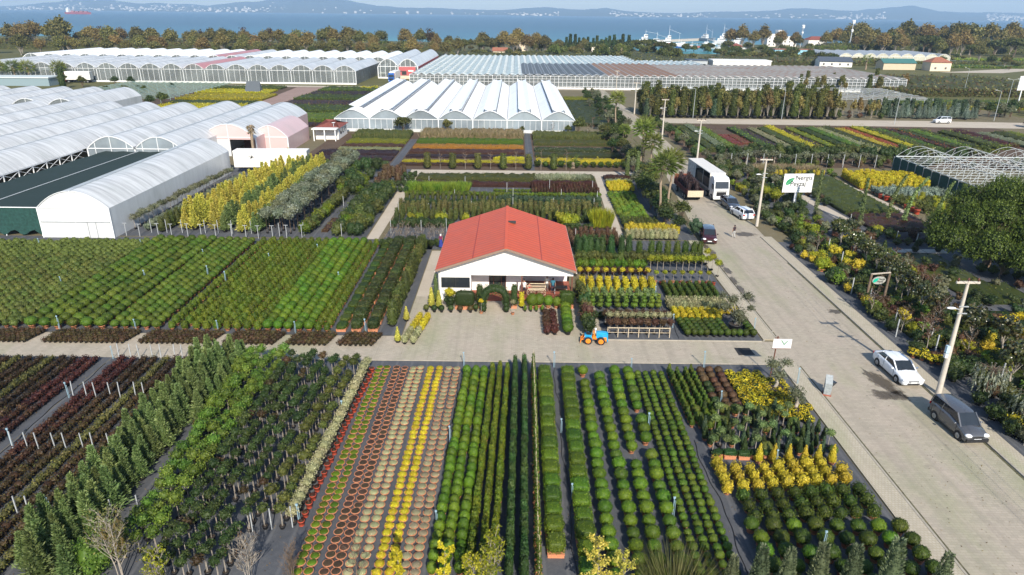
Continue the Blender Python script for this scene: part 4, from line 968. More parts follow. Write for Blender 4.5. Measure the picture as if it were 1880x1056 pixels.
for x,z0,z1,w in((.15,.62,1.2,.27),(.5,.55,1.22,.3),(1.1,.55,1.18,.3),(1.2,.5,1.1,.28)):
 V+=[(x,-w,z0),(x,-w,z1-.06),(x,-w*.75,z1),(x,w*.75,z1),(x,w,z1-.06),(x,w,z0)]
mb.add(V,[(j*6+i,j*6+(i+1)%6,(j+1)*6+(i+1)%6,(j+1)*6+i) for j in range(3) for i in range(6)]);mb.add(V,[tuple(range(6))[::-1]]);mb.add(V,[tuple(range(18,24))]);mb.build('bonnet',tb,r)
mb=MB();mb.bx(1.2,1.28,-.3,.3,.3,1.12);mb.bx(1.28,1.33,-.34,.34,.25,.38);mb.build('front_guard',tb,r)
mb=MB();mb.bx(-.95,1.1,-.16,.16,.4,.62);mb.bx(-.2,.15,-.25,.25,.5,.75);mb.build('chassis',to_,r)
for s in(-1,1):
 mb=MB();V=[]
 for i in range(9):
  a=math.pi*(i/8);V+=[(-.62+.44*math.cos(a),s*.3,.38+.46*math.sin(a)),(-.62+.44*math.cos(a),s*.62,.38+.46*math.sin(a))]
 mb.add(V,[(2*i,2*i+1,2*i+3,2*i+2) for i in range(8)],0,None,True);mb.build('fender',tb,r)
mb=MB();mb.bx(-1.0,-.3,-.32,.32,.62,.9);mb.build('rear_body',tb,r)
mb=MB();mb.bx(-.75,-.35,-.22,.22,.9,1.0);mb.bar((-.78,0,.95),(-.86,0,1.32),.42,.07);mb.build('seat',M['black'],r)
mb=MB();mb.bar((-.02,0,.7),(-.1,0,1.25),.1)
for i in range(12):
 a0,a1=2*math.pi*i/12,2*math.pi*(i+1)/12;mb.bar((-.13+.04*math.cos(a0),.18*math.sin(a0),1.28+.1*math.cos(a0)),(-.13+.04*math.cos(a1),.18*math.sin(a1),1.28+.1*math.cos(a1)),.03)
mb.build('steering_wheel',to_,r)
mb=MB();mb.cyl((.05,-.2,1.15),(.05,-.2,1.5),.03);mb.ball((.05,-.2,1.56),(.1,.1,.12),2);mb.build('beacon',M['white_steel'],r)
mb=MB();mb.bx(.85,1.15,-.38,-.3,.35,.75);mb.bx(.85,1.15,.3,.38,.35,.75);mb.build('front_bracket',to_,r)
mb=MB()
for s in(-.3,.3):mb.bar((-.95,s,.5),(-1.35,s,.35),.07);mb.bar((-.95,s,.8),(-1.3,s,.4),.05)
mb.bar((-1.33,-.45,.36),(-1.33,.45,.36),.09)
for s in(-.35,0,.35):mb.bar((-1.33,s,.36),(-1.38,s,.05),.06)
mb.build('rear_hitch',to_,r)
for x in(-.62,.62):
 for s in(-1,1):
  mb=MB();mb.cyl((x,s*.3,.38),(x,s*.58,.38),.38,n=20)
  for i in range(16):
   a=2*math.pi*i/16;mb.bar((x+.385*math.cos(a),s*.31,.38+.385*math.sin(a)),(x+.385*math.cos(a+.16),s*.57,.38+.385*math.sin(a+.16)),.05,.04)
  ty=mb.build('wheel',M['tyre'],r)
  mb=MB();mb.cyl((x,s*.58,.38),(x,s*.595,.38),.25,.23,n=16);mb.cyl((x,s*.595,.38),(x,s*.63,.38),.09,n=10);mb.build('rim',to_,ty)
  # ---------------------------------------------------------------- poles, lamps, wires, signs
def light_pole(x,y,h,lean,label,lamp=True,arm=1.7,r=.17):
 root=thing('utility_pole',label,'pole',(x,y,.05),0,'concrete utility poles along the road')
 tx=lean*h
 mb=MB();mb.cyl((0,0,0),(tx,0,h),r*1.25,r*.62,n=12);mb.build('pole',M['concrete'],root)
 mb=MB();mb.bar((tx-arm/2,0,h-.12),(tx+arm/2,0,h-.12),.14,.16);ca=mb.build('crossarm',M['concrete'],root)
 for k in(-.85,0,.85):
  mb=MB();mb.lathe([(.0,0),(.05,0),(.05,.06),(.09,.08),(.09,.16),(.05,.2),(.03,.26),(0,.27)],8,c=(tx+k*arm/2,0,h-.03));mb.build('insulator',M['brownwood'],ca)
 if lamp:
  mb=MB();z=h*.76;xx=lean*z;mb.bar((xx,0,z),(xx-.55,-.1,z+.12),.06);la=mb.build('lamp_arm',M['galv'],root)
  mb=MB();mb.ball((xx-.8,-.12,z+.16),(.34,.16,.08),2);mb.build('lamp_head',M['white_steel'],la)
  mb=MB();mb.bar((xx-.3,-.16,z+.3),(xx+.4,-.16,z+.3),.07);mb.bar((xx-.3,-.16,z-.25),(xx+.4,-.16,z-.25),.07);mb.build('bracket',M['galv'],root)
 return root,(x+tx,y,h+.2)
tops=[]
for(x,y,h,ln,lab) in((33.0,46.0,9.4,-.008,'tall concrete pole with crossarm beside the white saloon'),(33.75,90.94,9.35,-.0,'concrete pole with crossarm near the standing man'),(34.6,128.5,9.1,.0,'concrete pole behind the open sided lorry'),(34.9,162.3,9.0,0,'concrete pole with crossarm before the tall tree nursery'),(35.2,204.4,8.9,0,'slim concrete pole by the cross road corner'),(36.0,250,8.8,0,'farthest concrete pole near the glasshouse front')):
 r_,tp_=light_pole(x,y,h,ln,lab);tops.append(tp_)
 if y==46.0:
  mb=MB();mb.bx(-.36,-.1,-.14,.1,3.6,4.2);mb.build('meter_box',plain('pale_blue_box',(.4,.55,.65),.5),r_)
  mb=MB();mb.bx(-.34,-.1,-.14,.1,3.2,3.5);mb.build('small_box',M['white'],r_)
for k,nm in((-.72,'left'),(0,'middle'),(.72,'right')):
 mb=MB();pts=[(33.0+k,-10,9.5)]+[(t[0]+k,t[1],t[2]) for t in tops]
 for a,b in zip(pts[:-1],pts[1:]):
  q=[tuple(Vector(a).lerp(Vector(b),i/8)-Vector((0,0,.7*math.sin(math.pi*i/8)))) for i in range(9)];mb.tube(q,.011,4)
 tag(mb.build('overhead_wire',M['black']),{'left':'overhead wire on the road side of the crossarms','middle':'overhead wire along the middle of the crossarms','right':'overhead wire on the plant side of the crossarms'}[nm],'wire')
def street_lamp(x,y,h,rot,label,double=False):
 root=thing('street_lamp',label,'street lamp',(x,y,0),rot,'slim street lamps on the right')
 mb=MB();mb.cyl((0,0,0),(0,0,h),.09,.05,n=8);mb.build('pole',M['galv'],root)
 for s in((-1,1) if double else(1,)):
  mb=MB();mb.bar((0,0,h),(s*1.3,0,h+.3),.06);a=mb.build('lamp_arm',M['galv'],root)
  mb=MB();mb.ball((s*1.55,0,h+.32),(.35,.13,.07),2);mb.build('lamp_head',M['white_steel'],a)
for x,y,h,l,d in((50.7,197.6,8.0,'slim street lamp before the tall green tree rows',0),(75.9,197.8,8.0,'slim street lamp before the dense poplar row',0),(103.6,189.5,8.2,'slim street lamp left of the white van',0),(136.6,198.5,8.2,'slim street lamp right of the blue spruces',0),(154.8,221,9.5,'double arm street lamp behind the dark clipped trees',1),(171.5,270,9.5,'distant street lamp over the brown thicket',0)):
 street_lamp(x,y,h,R(180),l,d)
def lettering(txt,size,loc,mat,parent,name='lettering',rot=(R(90),0,0),ext=.006,sx=1.0,shear=0.0):
 c=bpy.data.curves.new('t','FONT');c.body=txt;c.size=size;c.offset=size*.012;c.extrude=ext;c.align_x='LEFT';c.shear=shear
 o=bpy.data.objects.new('t',c);COL.objects.link(o);dg=bpy.context.evaluated_depsgraph_get()
 me=bpy.data.meshes.new_from_object(o.evaluated_get(dg),depsgraph=dg);bpy.data.objects.remove(o)
 me.materials.clear();me.materials.append(mat)
 q=link_mesh(name,me,parent);q.location=loc;q.rotation_euler=rot;q.scale=(sx,1,1);return q
def leaf_shape(mb,cx,cz,L,w,ang,y=0.0,n=9):
 up_,lo_=[],[]
 for i in range(n+1):
  t=i/n;k=math.sin(math.pi*t**.8)*w
  up_.append((t*L,k));lo_.append((t*L,-k*.75))
 pts=up_+lo_[::-1][1:-1];ca,sa=math.cos(ang),math.sin(ang)
 mb.add([(cx+a*ca-b*sa,y,cz+a*sa+b*ca) for a,b in pts],[list(range(len(pts)))])
r=thing('billboard','white billboard reading Nergis Peyzaj on a white post','billboard',(42.7,101,0),R(4))
mb=MB();mb.bx(-.16,.16,.05,.3,0,3.0);mb.build('post',M['white_steel'],r)
mb=MB();mb.bx(-2.28,2.28,-.06,.1,2.45,5.25);pn=mb.build('panel',plain('sign_white',(.74,.75,.74),.5,var=.02),r)
mb=MB();mb.bx(-2.33,-2.28,-.08,.12,2.42,5.28);mb.build('panel_edge',M['black'],pn)
lettering('Nergis',.98,(-.52,-.07,4.34),M['text'],pn);lettering('Peyzaj',.98,(-1.2,-.07,3.44),M['text'],pn)
mb=MB();leaf_shape(mb,-1.9,3.55,1.75,.42,R(42),-.075);lf=mb.build('leaf_emblem',M['leafgreen'],pn)
mb=MB();mb.bar((-1.88,-.08,3.58),(-.75,-.08,4.62),.05,.012);mb.build('leaf_vein',M['white'],lf)
mb=MB();mb.bx(-1.9,1.85,-.07,-.062,2.98,3.07);mb.bx(-1.1,1.1,-.07,-.062,2.66,2.75);mb.build('lettering',plain('faint_print',(.4,.5,.42),.6),pn)
r=thing('hanging_sign','white board with green chevron emblem hung from a brown post','sign',(20.95,48.6,.01),0)
mb=MB();mb.cyl((0,0,0),(.08,0,3.6),.055,.05);mb.bar((-.25,0,2.53),(1.2,0,2.53),.07);mb.bar((-.15,0,3.45),(.2,0,3.45),.05);mb.build('post',M['brownwood'],r)
mb=MB();mb.bx(-.25,1.2,-.08,-.05,2.58,3.38);pn=mb.build('panel',plain('sign_board_white',(.76,.76,.75),.5,var=.02),r)
mb=MB();mb.add([(.28,-.1,3.32),(.47,-.1,3.28),(.63,-.1,3.02),(.63,-.1,2.82)],[(0,3,2,1)]);mb.add([(1.0,-.1,3.32),(.74,-.1,3.2),(.635,-.1,3.02),(.635,-.1,2.82)],[(0,1,2,3)]);mb.build('chevron_emblem',plain('sage_green',(.2,.3,.24),.6),pn)
mb=MB()
mb.bx(.1,1.1,-.092,-.086,2.65,2.71);mb.bx(.52,.74,-.092,-.086,2.745,2.785)
mb.build('lettering',plain('grey_print',(.3,.34,.3),.6),pn)
r=thing('wooden_sign','oval wooden sign with green leaf between two trunk posts','sign',(37.4,65.0,0),R(8))
for x in(-1.0,1.0):mb=MB();mb.cyl((x,0,0),(x+.05,0,2.9),.14,.12,n=9);mb.build('post',M['bark'],r)
mb=MB();mb.cyl((-1.05,0,2.85),(1.1,0,2.95),.1,.09,n=8);mb.build('top_beam',M['palebark'],r)
mb=MB();V=[(math.cos(t)*.75,yy,2.15+math.sin(t)*.42) for yy in(-.03,.03) for t in np.linspace(0,2*math.pi,25)[:-1]]
mb.add(V,[list(range(24))]);mb.add(V,[list(range(24,48))[::-1]]);mb.add(V,[(i,24+i,24+(i+1)%24,(i+1)%24) for i in range(24)]);pn=mb.build('panel',plain('grey_board',(.3,.3,.27),.8,var=.3),r)
mb=MB();leaf_shape(mb,-.65,1.95,.75,.22,R(38),-.04);mb.build('leaf_emblem',plain('teal_leaf',(.0,.36,.24),.6),pn)
lettering('Nergis',.26,(-.05,-.04,2.2),M['text'],pn);lettering('Peyzaj',.26,(-.2,-.04,1.95),M['text'],pn)
r=thing('billboard','white billboard at the right picture edge beyond the thicket','billboard',(160.5,224,0),R(20))
mb=MB();mb.bx(-2.4,2.4,-.1,.1,6.2,10.5);mb.build('panel',M['white'],r);mb=MB();mb.cyl((0,.2,0),(0,.2,6.5),.2);mb.build('post',M['white_steel'],r)
r=thing('kiosk_bin','small grey sheet metal box with open hood on the left pavement','bin',(24.35,45.9,.04),R(-20))
mb=MB();V=[(-.25,-.3,0),(.25,-.3,0),(.25,.3,0),(-.25,.3,0),(-.25,-.3,1.0),(.25,-.3,1.0),(.25,.3,1.5),(-.25,.3,1.5)]
mb.add(V,[(3,2,1,0),(4,5,6,7),(0,1,5,4),(1,2,6,5),(2,3,7,6),(3,0,4,7)]);mb.build('box',plain('grey_sheet',(.3,.33,.34),.5,.2,var=.2),r)
mb=MB();mb.add([(.26,-.2,.75),(.26,.25,.75),(.62,.2,1.0),(.26,.25,1.15),(.26,-.2,1.1)],[(0,1,2),(2,1,3),(0,2,4),(4,2,3)]);mb.build('hood',M['glass'],r)
mb=MB();mb.bx(-.3,.3,-.36,.36,-.02,.08);mb.build('base',M['brick'],r)
r=thing('tilted_panel','dark slate panel hut standing in the striped yellow field','hut',(-92,248,0))
mb=MB();mb.add([(-2.7,-.6,0),(2.9,-.6,0),(2.5,1.2,4),(-2.2,1.2,4),(-2.7,2.8,0),(2.9,2.8,0)],[(0,1,2,3),(5,4,3,2),(4,0,3),(1,5,2)]);mb.build('hut_roof',plain('slate_sheet',(.07,.085,.1),.6,var=.15),r)
mb=MB();mb.bx(-2.9,-2.7,-.7,2.9,0,.2);mb.bx(2.9,3.1,-.7,2.9,0,.2);mb.build('sill',M['brownwood'],r)
for x,y,h,lab in((290,628,25,'tall telecom mast with panel antennas beside the autumn wood'),(272,690,20,'shorter mast with round antenna near the white villas')):
 r=thing('mast',lab,'mast',(x,y,0));mb=MB();mb.cyl((0,0,0),(0,0,h),.55,.3,n=8)
 mb.build('pole',M['galv'],r);mb=MB()
 for a in range(3):t=a*2.1;mb.bx(math.cos(t)*1-.35,math.cos(t)*1+.35,math.sin(t)-.2,math.sin(t)+.2,h-3,h);mb.bx(math.cos(t)*.7-.3,math.cos(t)*.7+.3,math.sin(t)*.7-.2,math.sin(t)*.7+.2,h*.62,h*.7)
 mb.build('antenna',M['white_steel'],r)
 # ---------------------------------------------------------------- small buildings
def cottage(name,label,x,y,w,d,h,rh,wall,roofm,rot=0,hip=False,wins=3,cat='house',over=.4):
 r=thing(name,label,cat,(x,y,0),R(rot));mb=MB();mb.bx(-w/2,w/2,-d/2,d/2,0,h)
 mb.add([(-w/2,-d/2,h),(w/2,-d/2,h),(w/2,d/2,h),(-w/2,d/2,h),(-w/2 if not hip else -w/2+1,0,h+.01 if hip else h+rh-.05),(w/2 if not hip else w/2-1,0,h+.01 if hip else h+rh-.05)],[(3,0,4),(1,2,5)]);mb.build('wall',wall,r)
 a,b=w/2+over,d/2+over;k=d/2 if hip else 0
 V=[(-a,-b,h),(a,-b,h),(a,b,h),(-a,b,h),(-a+k,0,h+rh),(a-k,0,h+rh)]
 mb=MB();mb.add(V,[(0,1,5,4),(2,3,4,5)]);mb.add(V,[(1,2,5),(3,0,4)] if hip else[(0,4,3)]) if hip else None
 mb.add([(x_,y_,z-.12) for x_,y_,z in V],[(4,5,1,0),(5,4,3,2)]);mb.build('roof',roofm,r)
 for i in range(wins):
  xx=-w/2+w*(i+.5)/wins;mb=MB();mb.bx(xx-.5,xx+.5,-d/2-.05,-d/2-.01,1,2.1);f=mb.build('window',M['glass'],r)
  mb=MB();mb.bx(xx-.55,xx+.55,-d/2-.08,-d/2-.02,.92,1.0);mb.bx(xx-.03,xx+.03,-d/2-.08,-d/2-.05,1,2.1);mb.build('sill',M['white_steel'],f)
 return r
M['rust']=plain('brown_red_tiles',(.2,.06,.045),.8,var=.25,scale=3);M['tile']=plain('orange_tiles',(.28,.11,.065),.8,var=.3,scale=2);M['cream']=plain('cream_render',(.66,.56,.42),.8,var=.08);M['whitew']=plain('white_render',(.72,.7,.66),.8,var=.08,scale=.5);M['darkroof']=plain('dark_sheet_roof',(.07,.085,.11),.6,var=.15)
r=cottage('cottage','small white cottage with brown red roof beside the pink tunnel',-42.3,160.5,5.2,8.4,2.6,1.3,M['whitew'],M['rust'],rot=0,hip=True,wins=0)
for x in(-2.4,0,2.4):
 mb=MB();mb.bx(x-.1,x+.1,-6.4,-6.2,0,2.6);mb.build('porch_post',M['white_steel'],r)
mb=MB();mb.bx(-2.8,2.8,-6.6,-4.5,2.55,2.75);mb.build('porch_roof',M['white'],r)
for i in range(3):mb=MB();mb.bx(2.6,2.66,-2.5+i*2.2,-1.2+i*2.2,1,2.2);mb.build('window',M['glass'],r)
mb=MB();mb.cyl((1.6,-4.0,2.9),(1.6,-4.0,3.6),.04);mb.lathe([(0,0),(.3,.06),(.42,.16)],12,c=(1.6,-4.0,3.6));mb.build('satellite_dish',M['white_steel'],r)
def flat_block(name,label,x,y,w,d,h,wall,rot=0,wins=4,rows=1,roofm=None,roofh=.4,cat='building'):
 r=thing(name,label,cat,(x,y,0),R(rot));mb=MB();mb.bx(-w/2,w/2,-d/2,d/2,0,h);mb.build('wall',wall,r)
 mb=MB();mb.bx(-w/2-.3,w/2+.3,-d/2-.3,d/2+.3,h,h+roofh);mb.build('roof',roofm or M['white'],r)
 for j in range(rows):
  for i in range(wins):
   xx=-w/2+w*(i+.5)/wins;mb=MB();mb.bx(xx-.7,xx+.7,-d/2-.05,-d/2-.01,j*3+1,j*3+2.3);mb.build('window',M['glass'],r)
 return r
flat_block('shed','long white flat shed behind the worn brown glass roof',124,396,31,12,4.2,M['whitew'],-3,0,roofh=.5)
flat_block('shed','grey corrugated shed beside the long white flat shed',101,400,10,12,4,M['galv'],0,3,roofm=M['darkroof'])
cottage('shed','white shed with dark sheet roof right of the worn glass roof',188,424,18,12,3,2.4,M['whitew'],M['darkroof'],rot=-8,wins=4,cat='shed')
cottage('cottage','cream cottage with orange hipped roof by the road bend',234,398,11,9,4.6,2.6,M['cream'],M['tile'],rot=-2,hip=True,wins=2)
cottage('shed','timber shed with teal sheet roof left of the cream cottage',215,405,18,9,3.6,2.2,M['lightwood'],plain('teal_sheet',(.05,.15,.14),.6,var=.2),rot=0,wins=0,cat='shed')
flat_block('villa','white flat roofed villa with stepped tower above the palms',262,700,14,12,9,M['whitew'],8,3,3)
flat_block('villa','narrow white stair tower beside the stepped villa',247,705,9,10,11,M['whitew'],8,2,3)
flat_block('villa','tall slim white tower block rising over the stepped villa',256,706,5,6,14.5,M['whitew'],8,1,4)
cottage('villa','white villa with dark red roof beside the telecom mast',285,690,18,11,7,3,M['whitew'],M['rust'],rot=6,hip=True,wins=4)
cottage('villa','cream villa with pale roof seen between trees at the shore',3,560,12,10,6,3,M['cream'],M['cream'],rot=5,hip=True,wins=3)
cottage('cottage','small cottage with orange roof below the cream villa',-10,500,10,8,3,2.2,M['cream'],M['tile'],rot=0,wins=2)
cottage('cottage','pale cottage with white roof near the palm tree at the shore',62,520,12,8,3,2.2,M['whitew'],M['cream'],rot=-10,wins=2)
cottage('cottage','white cottage with red roof beside the marina trees',183,600,9,8,3.6,2.6,M['whitew'],M['rust'],rot=0,hip=True,wins=2)
flat_block('shed','blue walled low shed with brown roof below the right trees',215,560,30,10,3.4,plain('sky_blue_wall',(.25,.5,.62),.7),0,6,roofm=M['tile'])
flat_block('shed','pale canopy shed left of the arched glasshouse',-187,268,26,8,2.8,plain('steel_blue',(.2,.27,.3),.6),2,0,roofm=plain('pale_canopy',(.5,.56,.56),.6,var=.15))
# ---------------------------------------------------------------- boats
def boat(label,x,y,L,hullm,rot=0,decks=2,mast=6,group='fishing boats in the harbour'):
 r=thing('fishing_boat',label,'boat',(x,y,0),R(rot),group);B=L*.14;V=[]
 for t,w,z in((-.5,.0,1.6),(-.42,.5,1.4),(-.2,.95,1.15),(.2,1,1.05),(.45,.9,1.15),(.5,.8,1.2)):
  zz=z*L*.1;V+=[(-w*B,t*L,zz),(-w*B*.75,t*L*.96,-.3),(w*B*.75,t*L*.96,-.3),(w*B,t*L,zz)]
 mb=MB();mb.add(V,[(j*4+i,(j+1)*4+i,(j+1)*4+(i+1)%4,j*4+(i+1)%4) for j in range(5) for i in range(4)]);mb.add(V,[(20,21,22,23)]);mb.build('hull',hullm,r)
 z=L*.11
 for d in range(decks):
  s=1-.22*d;mb=MB();mb.bx(-B*.7*s,B*.7*s,-L*.02*s+L*.08,L*.36*s,z,z+L*.09);c=mb.build('wheelhouse',M['white_steel'],r)
  mb=MB();mb.bx(-B*.72*s,B*.72*s,-L*.022*s+L*.08-.05,L*.3*s,z+L*.045,z+L*.07);mb.build('window_band',M['glass'],c);z+=L*.092
 mb=MB();mb.cyl((0,L*.15,z-.2),(0,L*.15,z+mast),.16,.08,n=6);mb.bar((0,L*.15,z+mast*.6),(0,-L*.3,z+mast*.2),.12);mb.cyl((0,-L*.25,L*.1),(0,-L*.25,L*.1+mast),.12,.06,n=6);mb.build('mast',M['white_steel'],r)
HW=plain('white_hull',(.7,.7,.7),.5,var=.05);HB=plain('blue_hull',(.03,.1,.3),.5);HR=plain('red_hull',(.4,.14,.12),.5);HG=plain('grey_hull',(.2,.25,.3),.5)
boat('large white ferry like boat with two decks leftmost in the harbour',128,690,26,HW,70,3,4)
boat('red and white trawler beside the leftmost white boat',137,684,22,HR,60,2,6)
boat('white trawler with tall black mast in the harbour',150,690,24,HW,80,3,9)
boat('blue hulled small boat before the trawlers',150,645,13,HB,85,1,4);boat('pink red small boat near the quay trees',162,655,12,HR,95,1,3)
boat('white trawler moored at the end of the breakwater',226,850,24,HG,30,2,10);boat('grey white trawler right of the breakwater end',222,760,26,HW,70,3,9)
boat('second grey trawler with gantry by the right trees',240,765,24,HG,60,3,9);boat('small white boat before the grey trawlers',196,730,14,HW,85,1,4)
boat('white motor boat near the dark harbour tree',178,640,11,HW,60,1,3);boat('white sailing boat beside the marina bushes',189,660,11,HW,40,1,8);boat('small white cabin boat left of the red roofed cottage',200,640,11,HW,75,1,3)
r=thing('cargo_ship','distant cargo ship with red hull and white bridge on the sea','ship',(-2380,4000,0),R(90-6))
V=[]
for t,w,z in((-.5,.0,10),(-.44,.7,9.5),(-.3,1,9),(.45,1,9),(.5,.8,10)):V+=[(-w*11,t*150,z),(-w*9,t*146,-1),(w*9,t*146,-1),(w*11,t*150,z)]
mb=MB();mb.add(V,[(j*4+i,(j+1)*4+i,(j+1)*4+(i+1)%4,j*4+(i+1)%4) for j in range(4) for i in range(4)]);mb.build('hull',plain('ship_red',(.3,.05,.06),.6),r)
mb=MB();mb.bx(-9,9,50,64,9,27);mb.bx(-3,3,55,61,27,33);mb.build('bridge',M['white_steel'],r)
mb=MB()
for i in range(4):mb.bx(-8,8,-55+i*25,-38+i*25,9,15+2*(i%2))
mb.build('deck_cargo',plain('container_mix',(.3,.12,.13),.7,var=.4,scale=.05),r)
# ---------------------------------------------------------------- plants: prototypes
F={}
F['ball']=fol('clipped_green',[(.036,.085,.009),(.09,.185,.014),(.15,.25,.023)])
F['ballolive']=fol('olive_clipped',[(.036,.075,.01),(.082,.15,.017),(.13,.2,.028)],hue=.025)
F['balldark']=fol('dark_clipped',[(.022,.045,.008),(.055,.1,.013),(.095,.145,.02)])
F['balllight']=fol('greyish_clipped',[(.05,.08,.018),(.10,.145,.036),(.145,.19,.056)])
F['golden']=fol('golden_green',[(.035,.07,.008),(.09,.15,.012),(.16,.21,.02)],hue=.02)
F['lime']=fol('fresh_green',[(.05,.11,.015),(.13,.23,.03),(.22,.32,.05)])
F['conifer']=fol('feathery_green',[(.055,.10,.035),(.13,.215,.085),(.22,.31,.15)],hue=.02)
F['cypress']=fol('deep_cypress',[(.015,.04,.012),(.035,.085,.025),(.06,.125,.035)])
F['dark']=fol('dark_green',[(.015,.03,.01),(.035,.07,.02),(.07,.11,.035)])
F['darkblue']=fol('blue_green',[(.02,.045,.03),(.05,.09,.055),(.09,.14,.085)])
F['brownred']=fol('red_brown_leaf',[(.028,.022,.011),(.07,.045,.02),(.105,.07,.027),(.055,.065,.018)],hue=.03,val=.4)
F['redbrown']=fol('maroon_leaf',[(.032,.016,.01),(.085,.036,.02),(.115,.062,.028)],hue=.03,val=.4)
F['bronze']=fol('bronze_leaf',[(.05,.03,.015),(.12,.065,.035),(.17,.11,.05)],val=.35)
F['yellow']=fol('bright_yellow',[(.22,.2,.01),(.56,.46,.02),(.70,.58,.04)],hue=.012,val=.2)
F['gold']=fol('deep_gold',[(.24,.2,.012),(.54,.43,.03),(.64,.52,.06)],hue=.012,val=.22)
F['yellowgreen']=fol('yellow_green',[(.10,.14,.01),(.27,.29,.015),(.42,.40,.03)],hue=.02)
F['yelconifer']=fol('gold_conifer',[(.18,.19,.03),(.54,.50,.07),(.74,.66,.15)],hue=.015,val=.2)
F['cream']=fol('cream_variegated',[(.15,.17,.07),(.36,.35,.18),(.52,.48,.28)])
F['pale']=fol('pale_sage',[(.2,.2,.09),(.40,.39,.21),(.54,.51,.31)],hue=.02,val=.18)
F['palebrown']=fol('pale_dry',[(.17,.155,.08),(.33,.30,.18),(.44,.40,.27)],val=.2)
F['olive']=fol('olive_silver',[(.06,.075,.045),(.14,.165,.11),(.24,.27,.2)])
F['silver']=fol('silver_grey',[(.07,.10,.08),(.16,.21,.16),(.27,.31,.26)])
F['bluespruce']=fol('blue_spruce',[(.08,.13,.13),(.18,.26,.26),(.30,.40,.39)],hue=.01)
F['dry']=fol('dry_reed',[(.16,.13,.06),(.32,.26,.14),(.44,.37,.23)],val=.2)
F['reedgreen']=fol('green_reed',[(.05,.075,.02),(.12,.14,.05),(.22,.2,.09)],val=.2)
F['grassblue']=fol('pale_blue_grass',[(.14,.18,.11),(.28,.32,.2),(.4,.42,.28)])
F['autumn']=fol('autumn_rust',[(.10,.072,.026),(.20,.15,.045),(.28,.215,.07),(.19,.175,.055)],hue=.02,val=.3)
F['autumngreen']=fol('autumn_green',[(.06,.066,.02),(.15,.145,.04),(.235,.205,.06)],hue=.02,val=.3)
F['treegreen']=fol('tree_green',[(.03,.045,.012),(.075,.105,.026),(.13,.155,.045)],val=.3)
F['pine']=fol('pine_needles',[(.018,.045,.01),(.058,.12,.02),(.115,.2,.04)],val=.2)
F['palm']=fol('palm_fronds',[(.04,.07,.015),(.11,.17,.035),(.2,.25,.07)])
F['orange']=fol('orange_flowers',[(.25,.08,.015),(.45,.17,.03),(.42,.23,.06)],val=.2)
F['redflower']=fol('brick_red_bed',[(.12,.04,.02),(.24,.08,.045),(.28,.13,.07)],val=.2)
F['purple']=fol('purple_bed',[(.025,.014,.016),(.06,.035,.035),(.09,.06,.05)],val=.2)
F['magnolia']=fol('glossy_magnolia',[(.02,.03,.008),(.05,.07,.02),(.12,.10,.04)],trans=.08,rough=.3,spec=.6)
F['juniper']=fol('grey_juniper',[(.05,.075,.045),(.11,.155,.10),(.18,.23,.16)]);F['hedgemix']=fol('mixed_hedge',[(.015,.028,.008),(.04,.07,.018),(.07,.095,.026),(.075,.055,.03)])
F['midlime']=fol('mid_lime_green',[(.035,.085,.012),(.095,.18,.028),(.165,.26,.055)])
F['bare']=plain('bare_twig',(.13,.1,.08),.9,var=.3)
F['carpet']=fol('bowl_green',[(.04,.085,.006),(.10,.185,.01),(.15,.23,.015)])
F['bowlbrown']=fol('bowl_brown',[(.045,.03,.018),(.09,.06,.035),(.13,.09,.05)],val=.25)
def pot(mb,r0,r1,h,mat,soil=None,z=0,n=12):
 mb.lathe([(r0,z),(r1*.97,z+h*.82),(r1*1.06,z+h*.82),(r1*1.06,z+h),(r1*.92,z+h),(r1*.88,z+h-.03)],n,mat)
 if soil is not None:mb.add([(r1*.9*math.cos(2*math.pi*i/n),r1*.9*math.sin(2*math.pi*i/n),z+h-.025) for i in range(n)],[list(range(n))],soil)
def var(n,fn):
 return[fn() for _ in range(n)]
def pieces(*a):
 """[(part name, mesh)], ready for place()"""
 return list(a)
def bowl(fm,r=.27,dome=.09,n=110,size=.07,lo=.8):
 mb=MB();pot(mb,.17,r,.2,0,1,n=14);p=mb.mesh('bowl',[M['terracotta'],M['soil']])
 mb=MB();mb.blob((0,0,.185),(r*.98,r*.98,dome),n,size,0,core=.95,lo=lo,hi=1.1,zmin=.18,sub=1,noise=.2)
 return pieces(('bowl',p),('plant',mb.mesh('plant',F[fm])))
def ballbush(fm,r,hp,pm='terracotta',n=420,size=.09,sq=.92,onepiece=False,noise=.1,lift=.82,rp=None):
 rp=rp or r*.55
 mb=MB();pot(mb,rp*.8,rp,hp,1 if onepiece else 0);
 if not onepiece:p=mb.mesh('pot',M[pm]);mb=MB()
 mb.blob((0,0,hp+r*sq*lift),(r,r,r*sq),int(n*1.25),size*.85,0,core=.92,noise=noise,bump=.06,jit=.33)
 if onepiece:return pieces((None,mb.mesh('bush',[F[fm],M[pm]])))
 return pieces(('foliage',mb.mesh('foliage',F[fm])),('pot',p))
